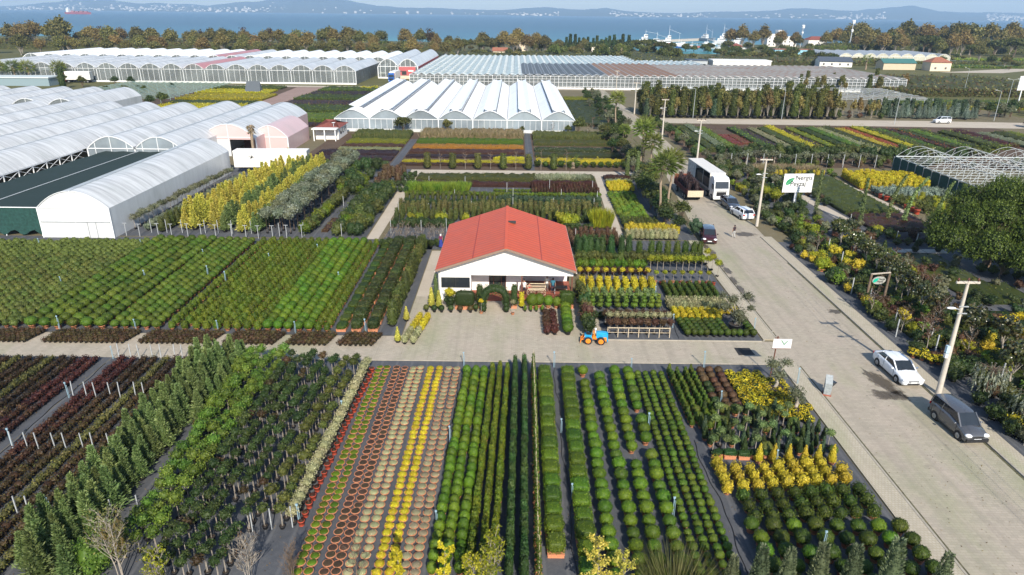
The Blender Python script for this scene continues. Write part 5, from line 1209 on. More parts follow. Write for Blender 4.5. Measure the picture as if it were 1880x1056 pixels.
def upright(fm,r,h,hp=.15,pm='black',n=300,size=.1,taper=.5,onepiece=True,jit=.6,tip=1.0,rnd_up=False):
 """column or cone: stacked rings of leaves"""
 mb=MB();t=rng.random(n)**.8;a=rng.random(n)*2*math.pi
 rr=r*(1-taper*t**tip)*(.8+.3*rng.random(n))*np.minimum(1,(t+.04)*7)
 P=np.stack([rr*np.cos(a),rr*np.sin(a),hp*.8+t*(h-hp*.8)],1);N=np.stack([np.cos(a),np.sin(a),.25+t*.5],1)
 mb.lathe([(r*.5,hp*.7),(r*.8,hp+.05*h),(r*.86*(1-taper*.35**tip),hp+h*.35),(r*.82*(1-taper*.7**tip),h*.72),(r*.4*(1-taper*.95),h*.95),(0,h*.97)],8,0,rnd=.2)
 if rnd_up:mb.sprays(P,N*np.array([1,1,0])+np.array([0,0,1.3]),size*1.6,size*.5)
 else:mb.leaves(P,N,size,0,jit=jit)
 if onepiece:
  if hp:pot(mb,r*.5,r*.62,hp,1)
  return pieces((None,mb.mesh('shrub',[F[fm],M[pm]])))
 p=MB();pot(p,r*.5,r*.65,hp,0)
 return pieces(('foliage',mb.mesh('foliage',F[fm])),('pot',p.mesh('pot',M[pm])))
def standard(fm,r,h,n=240,size=.11,pm='black',sq=.8,stem='palebark',onepiece=False,noise=.2,stake=True,gaps=.75):
 a=MB();pot(a,.13,.17,.22,0,1);A=a.mesh('pot',[M[pm],M['soil']])
 s=MB();s.cyl((0,0,.18),(.02,.01,h-r*.5),.022,.017,n=5,mat=0)
 if stake:s.cyl((.05,0,.15),(.05,.01,h-r*.2),.014,n=4,mat=0)
 b=MB();b.blob((0,0,h),(r,r,r*sq),n,size,0,core=.7,lo=gaps,hi=1.12,jit=.9,noise=.3,bump=.2)
 if onepiece:
  q=MB();
  q.merged(b,(0,0,0),0);q.merged(s,(0,0,0),1);q.merged(a,(0,0,0),2)
  return pieces((None,q.mesh('tree',[F[fm],M[stem],M[pm]])))
 return pieces(('crown',b.mesh('crown',F[fm])),('stem',s.mesh('stem',M[stem])),('pot',A))
def conifer(fm,r,h,n=520,L=.34,w=.09,droop=-.1,onepiece=True,pm='black',base=.05,power=.85,hp=.2):
 mb=MB();t=rng.random(n)**1.1;a=rng.random(n)*2*math.pi;rr=r*(1-t**power)*(.35+.5*rng.random(n))+.02
 lump=1+.25*np.sin(a*3+t*17)
 P=np.stack([rr*lump*np.cos(a),rr*lump*np.sin(a),base*h+hp+t*(h-base*h-hp)],1)
 D=np.stack([np.cos(a),np.sin(a),.55+droop+.8*t],1);D+=.35*rng.normal(size=D.shape)
 mb.sprays(P,D,L*(1.1-.45*t),w)
 m2=rng.integers(0,n,n//2);mb.leaves(P[m2]*np.array([1.15,1.15,1]),D[m2],L*.4,0)
 mb.lathe([(r*.3,base*h+hp),(r*.55,h*.15+hp),(r*.34,h*.5),(0,h*.93)],7,0,rnd=.05)
 mb.cyl((0,0,0),(0,0,h*.2),.05,n=5,mat=1)
 if hp:pot(mb,r*.32,r*.4,hp,2)
 return pieces((None,mb.mesh('conifer',[F[fm],M['bark'],M[pm]])))
def hedgebox(fm,w,d,h,n=800,size=.09,trough=True):
 p=MB();p.bx(-w*.44,w*.44,-d*.46,d*.46,0,.24);p.bx(-w*.46,w*.46,-d*.48,d*.48,.2,.25);P0=p.mesh('trough',M['terracotta'])
 def sq(D,p=4.5):return D/((np.abs(D)**p).sum(1)**(1/p))[:,None]
 R_=np.array((w*.5,d*.5,(h-.24)*.5));c=np.array((0,0,.24+(h-.24)*.5));mb=MB();V,Fc=ico(3);mb.add(sq(V)*R_*.9+c,Fc,0,.2,True)
 D=rng.normal(size=(n,3));D=D/np.linalg.norm(D,axis=1)[:,None];D=D[D[:,2]>-.75];Q=sq(D);ph=rng.random(3)*6
 k=.92+.16*rng.random(len(D))+.05*np.sin(Q[:,0]*6+ph[0])*np.sin(Q[:,1]*6+ph[1]+Q[:,2]*5);N=np.sign(Q)*np.abs(Q)**3;mb.leaves(Q*k[:,None]*R_+c,N+np.array((0,0,.15)),size,0,jit=.5);b=mb
 return pieces(('foliage',b.mesh('foliage',F[fm])),('trough',P0))
def bush(fm,r,h,n=300,size=.14,lumps=5,pm=None,rough=.3):
 """loose shrub of several leaf clumps"""
 mb=MB();mb.blob((0,0,h*.5),(r*.8,r*.8,h*.48),n//2,size,0,core=.75,lo=.7,hi=1.15,jit=1,noise=rough,bump=.25)
 for i in range(lumps):
  a=2*math.pi*i/lumps+U(-.4,.4);q=U(.35,.62)
  mb.blob((math.cos(a)*r*.55,math.sin(a)*r*.55,h*U(.35,.8)),(r*q,r*q,h*q*.5),n//(2*lumps),size,0,core=.7,lo=.7,hi=1.2,jit=1,noise=rough,sub=1)
 if pm:pot(mb,r*.35,r*.42,.25,1);return pieces((None,mb.mesh('bush',[F[fm],M[pm]])))
 return pieces((None,mb.mesh('bush',[F[fm]])))
def grasses(fm,r,h,n=160,w=.05,pm=None,spread=.35):
 mb=MB();a=rng.random(n)*2*math.pi;rr=r*.5*np.sqrt(rng.random(n))
 P=np.stack([rr*np.cos(a),rr*np.sin(a),np.full(n,.05)],1);D=np.stack([spread*np.cos(a),spread*np.sin(a),np.ones(n)],1)+.12*rng.normal(size=(n,3))
 mb.sprays(P,D,h,w)
 if pm:pot(mb,r*.4,r*.5,.2,1)
 return pieces((None,mb.mesh('grass',[F[fm]]+([M[pm]] if pm else[]))))
def branchy(h,r,n1=7,n2=5,fm=None,nl=300,size=.13,lean=.0,barkm='palebark',multi=1,up_=1.2,twig=.012,leafpart='leaves',lo=.25,tr=.035):
 """sapling with real branches, leaves gathered along the twigs"""
 b=MB();ends=[]
 for k in range(multi):
  x0,y0=(U(-.15,.15),U(-.15,.15)) if multi>1 else(0,0);top=Vector((x0*3+lean*h+U(-.1,.1),y0*3,h*U(.85,1)))
  pts=[Vector((x0,y0,0)).lerp(top,t)+Vector((U(-.05,.05),U(-.05,.05),0))*(0 if t==0 else 1) for t in(0,.25,.5,.75,1)]
  b.tube([tuple(p) for p in pts],[tr,tr*.85,tr*.65,tr*.4,twig*.7],5);ends+=pts[2:]
  for i in range(n1):
   t=lo+(1-lo)*(i+.5)/n1;j=min(3,int(t*4));base=pts[j].lerp(pts[j+1],t*4-j);a=i*2.4+U(-.4,.4)
   L=r*(1.15-t*.6)*U(.8,1.15);d=Vector((math.cos(a),math.sin(a),up_*U(.6,1.2))).normalized();e=base+d*L;m=base.lerp(e,.5)+Vector((0,0,-.04*L))
   b.tube([tuple(base),tuple(m),tuple(e)],[tr*.45,tr*.3,twig*.6],4);ends+=[m,e]
   for q in range(n2):
    s=base.lerp(e,U(.35,.95));d2=(d+Vector((U(-.9,.9),U(-.9,.9),U(-.2,.8)))).normalized();e2=s+d2*L*U(.25,.5)
    b.tube([tuple(s),tuple(e2)],[twig,twig*.5],3);ends+=[e2,s.lerp(e2,.5)]
 out=[('branches',b.mesh('branches',M[barkm] if barkm in M else F[barkm]))]
 if fm:
  E_=np.array([tuple(e) for e in ends]);k=rng.integers(0,len(E_),nl);P=E_[k]+rng.normal(size=(nl,3))*r*.07
  mb=MB();mb.leaves(P,rng.normal(size=(nl,3))+np.array([0,-.3,.8]),size,0,jit=.5);out.insert(0,(leafpart,mb.mesh('leaves',F[fm])))
 return out
def tree(fm,h,r,trunk_h,n=900,size=.5,lumps=9,barkm='bark',flat=.75,core=.55,fm2=None,tr=.25,lo=.62):
 tr=min(tr,.02+r*.055);t=MB();t.tube([(0,0,0),(.1*r,.05*r,trunk_h*.6),(0,0,trunk_h+r*.3)],[tr,tr*.8,tr*.45],7)
 c=MB()
 for i in range(lumps):
  a=i*2.399;q=math.sqrt((i+.5)/lumps)*.62;z=trunk_h+(h-trunk_h)*(.25+.55*(1-q)*U(.7,1.15)+.1*random.random());rr=r*U(.36,.52)
  p=(math.cos(a)*r*q,math.sin(a)*r*q,z)
  t.tube([(0,0,trunk_h*.8),(p[0]*.5,p[1]*.5,(trunk_h*.8+z)/2+.1),p],[tr*.4,tr*.25,tr*.1],5)
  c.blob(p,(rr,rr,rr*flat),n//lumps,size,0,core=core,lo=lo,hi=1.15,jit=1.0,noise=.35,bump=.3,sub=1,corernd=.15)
 return pieces(('crown',c.mesh('crown',F[fm])),('trunk',t.mesh('trunk',M[barkm])))
def palm(h,fr=40,L=1.7,tr=.16,fan=True,dead=True):
 t=MB();pts=[(.12*math.sin(i*.9),.06*math.sin(i*1.3),h*i/8) for i in range(9)]
 t.tube(pts,[tr*(1.35-.35*min(1,i/3))*(1+.06*(i%2)) for i in range(9)],9)
 top=Vector(pts[-1]);c=MB()
 for i in range(fr):
  a=i*2.399;el=-.6+1.9*(i/fr);dr=Vector((math.cos(a)*math.cos(el),math.sin(a)*math.cos(el),math.sin(el)))
  stem=top+dr*L*.55+Vector((0,0,-.05*L));
  c.tube([tuple(top),tuple(stem)],[.025,.015],3)
  side=dr.cross(Vector((0,0,1))).normalized();upv=side.cross(dr)
  nb=15;ang=np.linspace(-1.25,1.25,nb)
  if fan:
   D=np.array([tuple(dr*math.cos(q)+side*math.sin(q)+Vector((0,0,-.25*abs(q)))) for q in ang]);P=np.repeat(np.array([tuple(stem)]),nb,0);c.sprays(P,D,L*.62,.11,rnd=np.clip(.25+.5*(i/fr)+.25*rng.random(nb),0,1))
  else:
   for q in range(12):
    f=q/12;p=top+dr*L*f*1.3+Vector((0,0,-.55*L*f*f));
    for sg in(-1,1):c.sprays([tuple(p)],[tuple(side*sg*.8+dr*.7+Vector((0,0,.15)))],L*.34*(1-.5*f),.05)
 out=[('crown',c.mesh('crown',F['palm'])),('trunk',t.mesh('trunk',M['palmbark']))]
 if dead:
  d=MB();n=40;a=rng.random(n)*2*math.pi;P=np.stack([tr*np.cos(a),tr*np.sin(a),h-.1-.7*rng.random(n)],1)+np.array([pts[-1][0],pts[-1][1],0]);d.sprays(P,np.stack([.5*np.cos(a),.5*np.sin(a),-np.ones(n)],1),.7,.12);out.append(('dry_skirt',d.mesh('dry_skirt',F['dry'])))
 return out
def weeping(h,r,fm='silver'):
 t=MB();t.tube([(0,0,0),(.1,0,h*.5),(-.05,.05,h*.95)],[.06,.05,.03],6);c=MB();P=[];
 for i in range(34):
  a=i*2.399;q=math.sqrt((i+.5)/34)*r;z=h*(1-.12*(q/r)**2)+U(-.12,.12);p=Vector((math.cos(a)*q,math.sin(a)*q,z))
  t.tube([(0,0,h*.9),tuple(p)],[.02,.012],3);Ln=U(.45,.95)*h*.8
  for k in range(16):
   f=k/16;P.append(tuple(p+Vector((math.cos(a)*.12*f,math.sin(a)*.12*f,-Ln*f))))
 P=np.array(P);c.sprays(P,np.stack([P[:,0]*.3,P[:,1]*.3,-np.ones(len(P))],1)+.35*rng.normal(size=P.shape),.3,.09)
 m=P[rng.integers(0,len(P),500)];c.leaves(m*np.array([1,1,1.0]),m*np.array([1,1,.2]),.14,0,jit=.7)
 return pieces(('crown',c.mesh('crown',F[fm])),('trunk',t.mesh('trunk',M['bark'])))
 # ---------------------------------------------------------------- placing
COUNT={}
def place(name,proto,x,y,label,cat,group=None,rot=None,s=1.0,z=.02,tilt=0):
 v=random.choice(proto);rot=U(0,6.283) if rot is None else rot
 if len(v)==1 and v[0][0] is None:
  o=bpy.data.objects.new(name,v[0][1]);COL.objects.link(o);o.location=(x,y,z);o.rotation_euler=(0,0,rot);o.scale=s if isinstance(s,tuple) else(s,s,s)
 else:
  o=empty(name,(x,y,z),rot,s)
  for pn,me in v:link_mesh(pn,me,o)
 if tilt:o.rotation_euler=(tilt,0,rot)
 COUNT[name]=COUNT.get(name,0)+1
 return tag(o,label,cat,group)
def row(name,proto,xa,xb,y0,y1,dy,label,cat,group,jx=.03,jy=.05,ds=.1,skip=0.0,s=1.0,rot=None,rz=None,xfar=49.,xnear=30.):
 """a row running away from the camera: xa at its far end, xb nearer"""
 y=y0
 while y<=y1:
  x=xb+(xa-xb)*(y-y0)/max(.01,(y1-y0))
  if random.random()>=skip and seen(x,y):place(name,proto,x+U(-jx,jx),y+U(-jy,jy),label,cat,group,rot,s*U(1-ds,1+ds))
  y+=dy
def crossrow(name,proto,x0,x1,y,dx,label,cat,group,jx=.04,jy=.06,ds=.1,skip=0.0,s=1.0):
 x=x0
 while x<=x1:
  if random.random()>=skip and seen(x,y):place(name,proto,x+U(-jx,jx),y+U(-jy,jy),label,cat,group,None,s*U(1-ds,1+ds))
  x+=dx
def mass(name,label,protoMB,mats,pts,smin=.85,smax=1.15,cat='plants'):
 """uncountable rest: one object"""
 mb=MB()
 for x,y in pts:
  mb.merged(random.choice(protoMB),(x,y,.02),None,U(smin,smax),U(0,6.28))
 return tag(mb.build(name,mats),label,cat,None,'stuff')
T_BOWL={}
for c,fm,xa,xb,dome,nm in(('green','carpet',-10.68,-10.98,.10,'moss green'),('green','carpet',-10.06,-10.38,.10,'moss green'),('brown','bowlbrown',-9.28,-9.55,.04,'bare brown'),('brown','bowlbrown',-8.62,-8.99,.04,'bare brown'),('pale','pale',-7.93,-8.35,.11,'pale cream'),('pale','pale',-7.37,-7.65,.11,'pale cream'),('yellow','yellow',-6.52,-6.85,.19,'bright yellow'),('yellow','yellow',-5.79,-6.2,.19,'bright yellow'),('dry','palebrown',-5.07,-5.49,.10,'dry greyish'),('dry','palebrown',-4.39,-4.89,.10,'dry greyish')):
 if c not in T_BOWL:T_BOWL[c]=var(4,lambda:bowl(fm,dome=dome,n=150 if c=='yellow' else 110,size=.085 if c=='yellow' else .07))
 row('planted_bowl',T_BOWL[c],xa,xb+.04,26.6,49.2,.575,f'low terracotta bowl with {nm} planting in the {nm} double row','planted bowl',f'{nm} bowls in the double rows',ds=.04)
p=var(4,lambda:ballbush('ball',.32,.22,n=330,size=.085,sq=1.35,rp=.2))
for xa,xb in((-3.48,-3.95),(-2.79,-3.3),(-2.12,-2.58)):
 row('oval_bush',p,xa,xb,27.2,48.6,.74,'tall oval clipped green bush in the three rows right of the bowls','bush','oval bushes right of the bowls',ds=.12)
p=var(4,lambda:upright('golden',.26,1.25,.2,'terracotta',330,.09,.55,False))
for xa,xb in((-1.46,-2.05),(-.9,-1.42),(-.29,-.83)):
 row('slim_conifer',p,xa,xb,27,48.4,.52,'slim golden green conifer in the three narrow rows left of the dark cypresses','conifer','slim golden green conifers',ds=.14)
p=var(4,lambda:upright('cypress',.27,1.75,.22,'black',420,.095,.5,False))
for xa,xb in((.34,0.0),(1.07,.76)):
 row('cypress',p,xa,xb,26.6,48.6,.55,'dark slender cypress in the two dark rows beside the box hedges','cypress','dark cypresses',ds=.14)
def vine():
 a=MB();pot(a,.15,.19,.24,0);st=MB();st.cyl((0,0,.2),(.02,0,2.15),.013,n=4)
 b=MB();n=230;t=rng.random(n);ang=rng.random(n)*6.28;rr=(.06+.14*rng.random(n))*(1.2-.7*t);P=np.stack([rr*np.cos(ang),rr*np.sin(ang),.25+t*1.65],1);b.leaves(P,P*np.array([1,1,0])+np.array([0,0,.1]),.1,0,jit=.8)
 return pieces(('foliage',b.mesh('foliage',F['ballolive'])),('stake',st.mesh('stake',M['lightwood'])),('pot',a.mesh('pot',M['terracotta'])))
p=var(4,vine)
row('staked_climber',p,1.79,1.5,26.6,48.6,.5,'thin yellowish climber tied to a stake beside the dark cypresses','climber','staked climbers')
p=var(3,lambda:hedgebox('ball',1.05,1.15,1.05));p2=var(2,lambda:hedgebox('ballolive',1.0,1.15,1.0))
row('box_hedge',p2+p,2.67,2.5,29.0,48.3,1.27,'square clipped hedge block in a terracotta trough, left of the path','hedge','box hedges left of the path',rot=0,ds=.1)
row('box_hedge',p,4.5,4.1,27.2,48.3,1.3,'square clipped hedge block in a terracotta trough, right of the path','hedge','box hedges right of the path',rot=0,ds=.1)
p=var(5,lambda:ballbush('ball',.42,.28,n=520,size=.09));po=var(2,lambda:ballbush('ballolive',.42,.28,n=520,size=.09))
for i,(xa,xb) in enumerate(((5.75,5.42),(6.94,6.8),(8.24,7.78),(9.35,8.95))):
 row('ball_bush',p*2+po if i<3 else po*2+p,xa,xb,26.8,48.4,1.02,'large ball clipped bush in the four rows right of the box hedges','bush','large ball bushes right of the box hedges',ds=.1,skip=.04)
p=var(4,lambda:ballbush('ballolive',.25,.2,n=230,size=.075))
for xa,xb in((10.15,9.85),(10.77,10.52),(11.39,11.15),(12.01,11.75)):
 row('small_ball_bush',p,xa,xb,26.0,48.8,.6,'small ball clipped bush in the four tight rows','bush','small ball bushes in tight rows',ds=.09)
p=var(4,lambda:upright('ballolive',.26,.95,.2,'terracotta',260,.08,.75,False))
for i,x in enumerate((12.75,13.31,13.94,14.5)):
 row('cone_bush',p,x,x+.05,41.2-i*.2,48.9,.58,'small pointed cone bush right of the small balls','bush','cone bushes right of the small balls',ds=.1)
p=var(4,lambda:ballbush('bronze',.33,.22,n=260,size=.09,noise=.2));pg=var(2,lambda:ballbush('dark',.33,.22,n=260,size=.09,noise=.2))
for i,x in enumerate((15.2,15.95,16.7)):
 row('bronze_bush',pg*2+p if i==0 else p,x,x,43.2,48.8,.78,'round bronze red bush beside the yellow mums','bush','bronze bushes beside the mums')
def mum():
 a=MB();pot(a,.13,.17,.2,0);b=MB();b.blob((0,0,.36),(.34,.34,.24),120,.1,0,core=.85,noise=.2);f=MB();f.blob((0,0,.38),(.37,.37,.27),260,.1,0,core=0,lo=.98,hi=1.12,zmin=.34,jit=.4)
 return pieces(('foliage',b.mesh('foliage',F['dark'])),('flowers',f.mesh('flowers',F['yellow'])),('pot',a.mesh('pot',M['terracotta'])))
MUM=var(4,mum)
for i in range(6):
 x=17.5+i*.74;row('potted_mum',MUM,x,x+.05,43.0-.25*i,48.7-.35*max(0,i-2),.76,'potted yellow chrysanthemum in the bright patch before the olive trees','flower pot','yellow mums near the olive trees',skip=.05)
pc=var(3,lambda:upright('dark',.28,1.3,.2,'terracotta',260,.09,.85,False));pst=var(3,lambda:standard('conifer',.3,1.25,220,.09,onepiece=False));pj=var(3,lambda:upright('darkblue',.3,1.5,.2,'black',240,.11,.85,False));pl=var(2,lambda:ballbush('balllight',.4,.2,n=300,size=.09))
for x in np.arange(13.4,22,.72):
 for y in np.arange(38.0,42.9,.8):
  if x>20.2 and y>40.6:continue
  k=random.choice((0,0,1,2,3));nm,q,lb,gp=(('cone_conifer',pc,'dark green cone conifer in the mixed patch behind the golden columns','dark cones in the mixed patch'),('standard_conifer',pst,'small green ball on a stem in the mixed patch behind the golden columns','stemmed balls in the mixed patch'),('juniper',pj,'bluish pointed juniper in the mixed patch behind the golden columns','junipers in the mixed patch'),('pale_ball_bush',pl,'pale grey green ball bush in the mixed patch behind the golden columns','pale balls in the mixed patch'))[k]
  place(nm,q,x+U(-.1,.1),y+U(-.1,.1),lb,'bush' if k==3 else 'conifer',gp,None,U(.8,1.1))
p=var(3,lambda:hedgebox('cypress',.8,.5,.55,300,.08));crossrow('low_hedge',p,13.6,17.5,37.6,.85,'low dark hedge block behind the golden columns','hedge','low dark hedges behind the golden columns')
for h in COL.objects[-12:]:
 if h.name.startswith('low_hedge'):h.rotation_euler=(0,0,0)
py=var(4,lambda:upright('gold',.34,1.0,.22,'terracotta',360,.1,.2,False,tip=4));pyc=var(3,lambda:upright('gold',.36,1.5,.2,'terracotta',320,.1,.92,False))
for i in range(9):
 x=13.2+i*.95;y0=33.9+.12*i
 row('golden_column',py,x,x,y0,36.4,.8,'golden leaved column bush in the bright yellow block','bush','golden columns in the bright block',ds=.12)
 if i>2:place('golden_cone',pyc,x+.1,37.0+U(-.1,.1),'pointed golden conifer behind the golden columns','conifer','golden cones')
pd=var(4,lambda:upright('balldark',.42,.95,.2,'terracotta',380,.09,.3,False,tip=3));pb=var(4,lambda:ballbush('balldark',.45,.3,n=480,size=.095));pb2=var(2,lambda:ballbush('ball',.45,.3,n=480,size=.095))
for i in range(9):
 x=14.0+i*1.02
 for y in np.arange(31.3,33.6,.95):
  if x<21.9:place('dome_bush',pd,x+U(-.06,.06),y+.1*i+U(-.06,.06),'dark upright dome bush between the golden columns and balls','bush','dome bushes behind the big balls',None,U(.88,1.05))
for i in range(8):
 for j in range(5):
  x,y=13.6+i*1.18+.1*(j%2),26.4+j*1.05
  if seen(x,y,.8,60):place('big_ball_bush',pb+pb2[:1],x+U(-.06,.06),y+U(-.06,.06),'big dark ball bush in a terracotta pot at the lower right corner','bush','big ball bushes in the lower right corner',None,U(.9,1.06))
ps=var(5,lambda:standard('dark',.31,1.55,200,.1));ps2=var(3,lambda:standard('treegreen',.33,1.5,220,.1));psr=var(2,lambda:standard('brownred',.3,1.5,130,.11))
for i,(xa,xb) in enumerate(((-17.6,-17.9),(-16.75,-17.2),(-15.9,-16.4),(-14.95,-15.5),(-14.05,-14.6),(-13.15,-13.7),(-12.3,-12.75))):
 row('standard_tree',(ps*3+psr[:1] if i<5 else ps2),xa,xb,26.4 if i<5 else 30.5,48.9,.64,'dark lollipop tree on a thin stem in the seven staked rows','small tree','dark lollipop trees',jx=.04,ds=.16,skip=.1)
pp=var(4,lambda:standard('pale',.36,1.0,220,.1,onepiece=False,gaps=.8))
row('pale_standard',pp,-11.6,-12.2,30.8,49,.62,'pale variegated lollipop tree in the single row beside the red pots','small tree','pale lollipop trees',ds=.1)
def redpot():
 a=MB();pot(a,.16,.19,.34,0,1);b=MB();b.blob((0,0,.34),(.17,.17,.1),40,.08,0,core=.8);return pieces(('pot',a.mesh('pot',[M['redplastic'],M['soil']])),('plant',b.mesh('plant',F['redbrown'])))
p=var(2,redpot);row('red_pot',p,-11.2,-11.75,30.8,49,.74,'small red pot in the row between pale trees and green bowls','pot','small red pots')
pk=var(5,lambda:standard('midlime',.38,1.4,260,.11,sq=.95));
for xa,xb in((-18.5,-18.9),(-19.35,-19.7),(-20.3,-20.5),(-21.0,-20.9)):
 row('lime_standard',pk,xa,xb,28.6 if xa>-20.5 else 39,49.5,.8,'fresh green ball tree on a stem beside the feathery conifers','small tree','fresh green ball trees',jx=.15,ds=.2)
pcf=var(5,lambda:conifer('conifer',.68,2.7,1000,.27,.07))
for xa,xb in((-22.9,-22.9),(-23.9,-24.0),(-24.8,-24.9)):
 row('feathery_conifer',pcf,xa,xb,27.4,50.4,1.05,'light green feathery conifer in the band left of the grey path','conifer','feathery conifers by the grey path',jx=.15,ds=.18)
row('feathery_conifer',pcf,-21.9,-21.9,41,50,1.1,'light green feathery conifer at the far end of the grey path','conifer','feathery conifers at the path end',jx=.15,ds=.15,s=.85)
place('brown_conifer',var(1,lambda:conifer('redbrown',.3,1.6,200,.3,.08)),-20.9,38.6,'dead rust brown conifer at the end of the grey path','conifer')
def lowshrub(fm,r=.3,h=.55,n=70,size=.12,potm=1):
 mb=MB();mb.blob((0,0,h*.62),(r,r,h*.42),n,size,0,core=.7,lo=.75,hi=1.2,jit=1,noise=.3,sub=1);pot(mb,.11,.14,.2,1,n=7);return mb
LS=[lowshrub('brownred') for _ in range(5)]
xs_r=[-25.9,-26.75,-27.6,-28.45,-29.4,-30.25,-31.15,-32.0]+[-34.15-.92*k for k in range(14)]
pos=[]
for k,x in enumerate(xs_r):
 for y in np.arange(26,50.3,.45):
  if seen(x,y,.3,40):pos.append((x+U(-.05,.05)-.25*(50-y)/20,y+U(-.06,.06),k))
pos.sort(key=lambda q:q[1]+.25*abs(q[0]))
lm={}
for fm in('brownred','redbrown','autumngreen'):lm[fm]=[[(None,b.mesh('shrub',[F[fm],M['black']]))] for b in LS]
def rowmat(k):return 'redbrown' if k in(7,6,8,9) else('brownred' if k%3 else 'autumngreen')
rest={}
for i,(x,y,k) in enumerate(pos):
 if i<290:place('brown_shrub',lm[rowmat(k)],x,y,'small red brown potted shrub in the long rows at lower left','shrub','brown shrubs in the lower left rows',None,U(.85,1.15))
 else:rest.setdefault(rowmat(k),[]).append((x,y))
for fm,pts in rest.items():
 mass('brown_shrub_rows',{'brownred':'dull brown shrub rows filling the left field','redbrown':'redder shrub rows beside the fabric path','autumngreen':'olive brown shrub rows filling the left field'}[fm],LS,[F[fm],M['black']],pts,cat='shrub rows')
pos=[]
for x0,x1 in((-46,-42.0),(-40.6,-33.7),(-32.2,-26.3),(-24.9,-20.4),(-19.4,-15.9),(-14.9,-11.9)):
 for x in np.arange(x0,x1,.45):
  for y in np.arange(53.2,55.15,.46):pos.append((x+.25*(y-53.2),y))
random.shuffle(pos)
for x,y in pos[:295]:place('dark_potted_shrub',lm['brownred'],x,y,'dark brown shrub in a black pot in the beds along the pale lane','shrub','dark potted shrubs along the lane',None,U(.8,1.05))
mass('dark_shrub_bed','remaining dark brown shrubs filling the lane beds',LS,[F['brownred'],M['black']],pos[295:],.8,1.0,'shrub bed')
BR=[-43.65,-42.4,-41.15,-39.8,-38.5,-37.2,-36.0,-35.05,-34.1,-33.15,-32.2]
pbf=var(5,lambda:ballbush('ballolive',.52,.32,n=420,size=.11,sq=.8));pbs=var(4,lambda:ballbush('ballolive',.42,.28,n=340,size=.1,sq=.85))
for i,x in enumerate(BR):
 row('field_ball_bush',pbf if i<6 else pbs,x-.15,x,56.1,81,(1.08 if i<6 else .95),'round flat topped bush in a terracotta pot in the big left field','bush','round bushes of the big left field',ds=.06,jx=.05)
SMB=[]
for _ in range(4):
 mb=MB();mb.blob((0,0,.5),(.38,.38,.34),130,.12,0,noise=.15,sub=1);pot(mb,.16,.2,.24,1,n=8);SMB.append(mb)
psm=[[(None,b.mesh('bush',[F['balllight'],M['terracotta']]))] for b in SMB]
pos=[]
for k,x in enumerate(np.arange(-64,-44.6,.82)):
 for y in np.arange(56.1,80.5,.8):
  if seen(x,y,.4,40) and not(x<-55 and y>79.5):pos.append((x+U(-.05,.05),y+U(-.05,.05)))
pos.sort(key=lambda q:q[1])
for x,y in pos[:290]:place('grey_green_bush',psm,x,y,'small greyish green round bush at the left side of the big field','bush','greyish round bushes of the left field',None,U(.85,1.1))
mass('grey_green_bushes','far greyish round bushes at the back of the left field',SMB,[F['balllight'],M['terracotta']],pos[290:],cat='bushes')
pgu=var(5,lambda:upright('golden',.36,1.0,.25,'terracotta',330,.1,.5,False,tip=2.6,jit=.4))
for x in(-30.8,-29.6,-28.6,-27.65,-26.7,-25.8,-24.9,-23.95,-23.0):row('golden_upright_bush',pgu,x-.1,x,56.0,81,.92,'upright golden green bush right of the round bushes in the left field','bush','upright golden bushes of the left field',ds=.1)
pr_=var(4,lambda:ballbush('ball',.44,.28,n=330,size=.1,sq=.95))
for x in(-22.1,-21.2,-20.25,-19.3,-18.35):row('green_ball_bush',pr_,x-.1,x,56.0,81,.92,'round fresh green bush between golden uprights and dark hedges','bush','round green bushes left of the dark hedges',ds=.07)
for x in(-17.5,-16.7):row('mixed_golden_bush',pgu,x-.1,x,56,81,.9,'loose golden green bush next to the dark hedge rows','bush','loose golden bushes by the hedges',s=.95,ds=.15)
ph_=var(3,lambda:hedgebox('hedgemix',1.1,1.5,1.15,900,.13));ph3=var(2,lambda:hedgebox('balldark',1.0,1.5,.6,450,.1))
row('hedge_trough',ph3,-15.6,-15.5,56.6,81,1.62,'low leafy hedge trough left of the dark hedge rows','hedge','low hedge troughs',rot=0,jx=.03,ds=.05)
row('hedge_trough',ph_,-14.1,-14.1,56.6,81,1.6,'dark green hedge trough in the two dark rows left of the house','hedge','dark hedge troughs',rot=0,ds=.14)
row('hedge_trough',ph_,-12.6,-12.6,56.6,81,1.6,'dark green hedge trough in the two dark rows left of the house','hedge','dark hedge troughs',rot=0,ds=.14)
pt_=var(3,lambda:upright('treegreen',.6,2.0,.2,'black',380,.15,.5));row('tall_shrub',pt_,-11.0,-11.1,57.4,81,1.0,'tall dark shrub in the row nearest the house path','shrub','tall shrubs along the house path',jx=.12,ds=.18)
pe=var(3,lambda:upright('yelconifer',.38,1.5,.2,'black',260,.11,.9));place('golden_cone',pe,-10.0,54.0,'pale golden cone conifer at the corner of the hedge rows','conifer');place('golden_cone',pe,-9.9,58.5,'dull golden cone conifer behind the cream pair','conifer')
peu=var(3,lambda:upright('cream',.3,.85,.22,'black',220,.1,.25,False));peY=var(3,lambda:upright('yellow',.3,.85,.22,'black',220,.1,.25,False))
for j,y in enumerate(np.arange(53.7,58.9,.62)):
 for x in(-9.35,-8.6):place('variegated_shrub',peu if j<4 else peY,x+.09*j,y,'cream leaved potted shrub in the pair of short rows' if j<4 else 'yellow leaved potted shrub in the pair of short rows','shrub','cream shrubs at the yard edge' if j<4 else 'yellow shrubs at the yard edge')
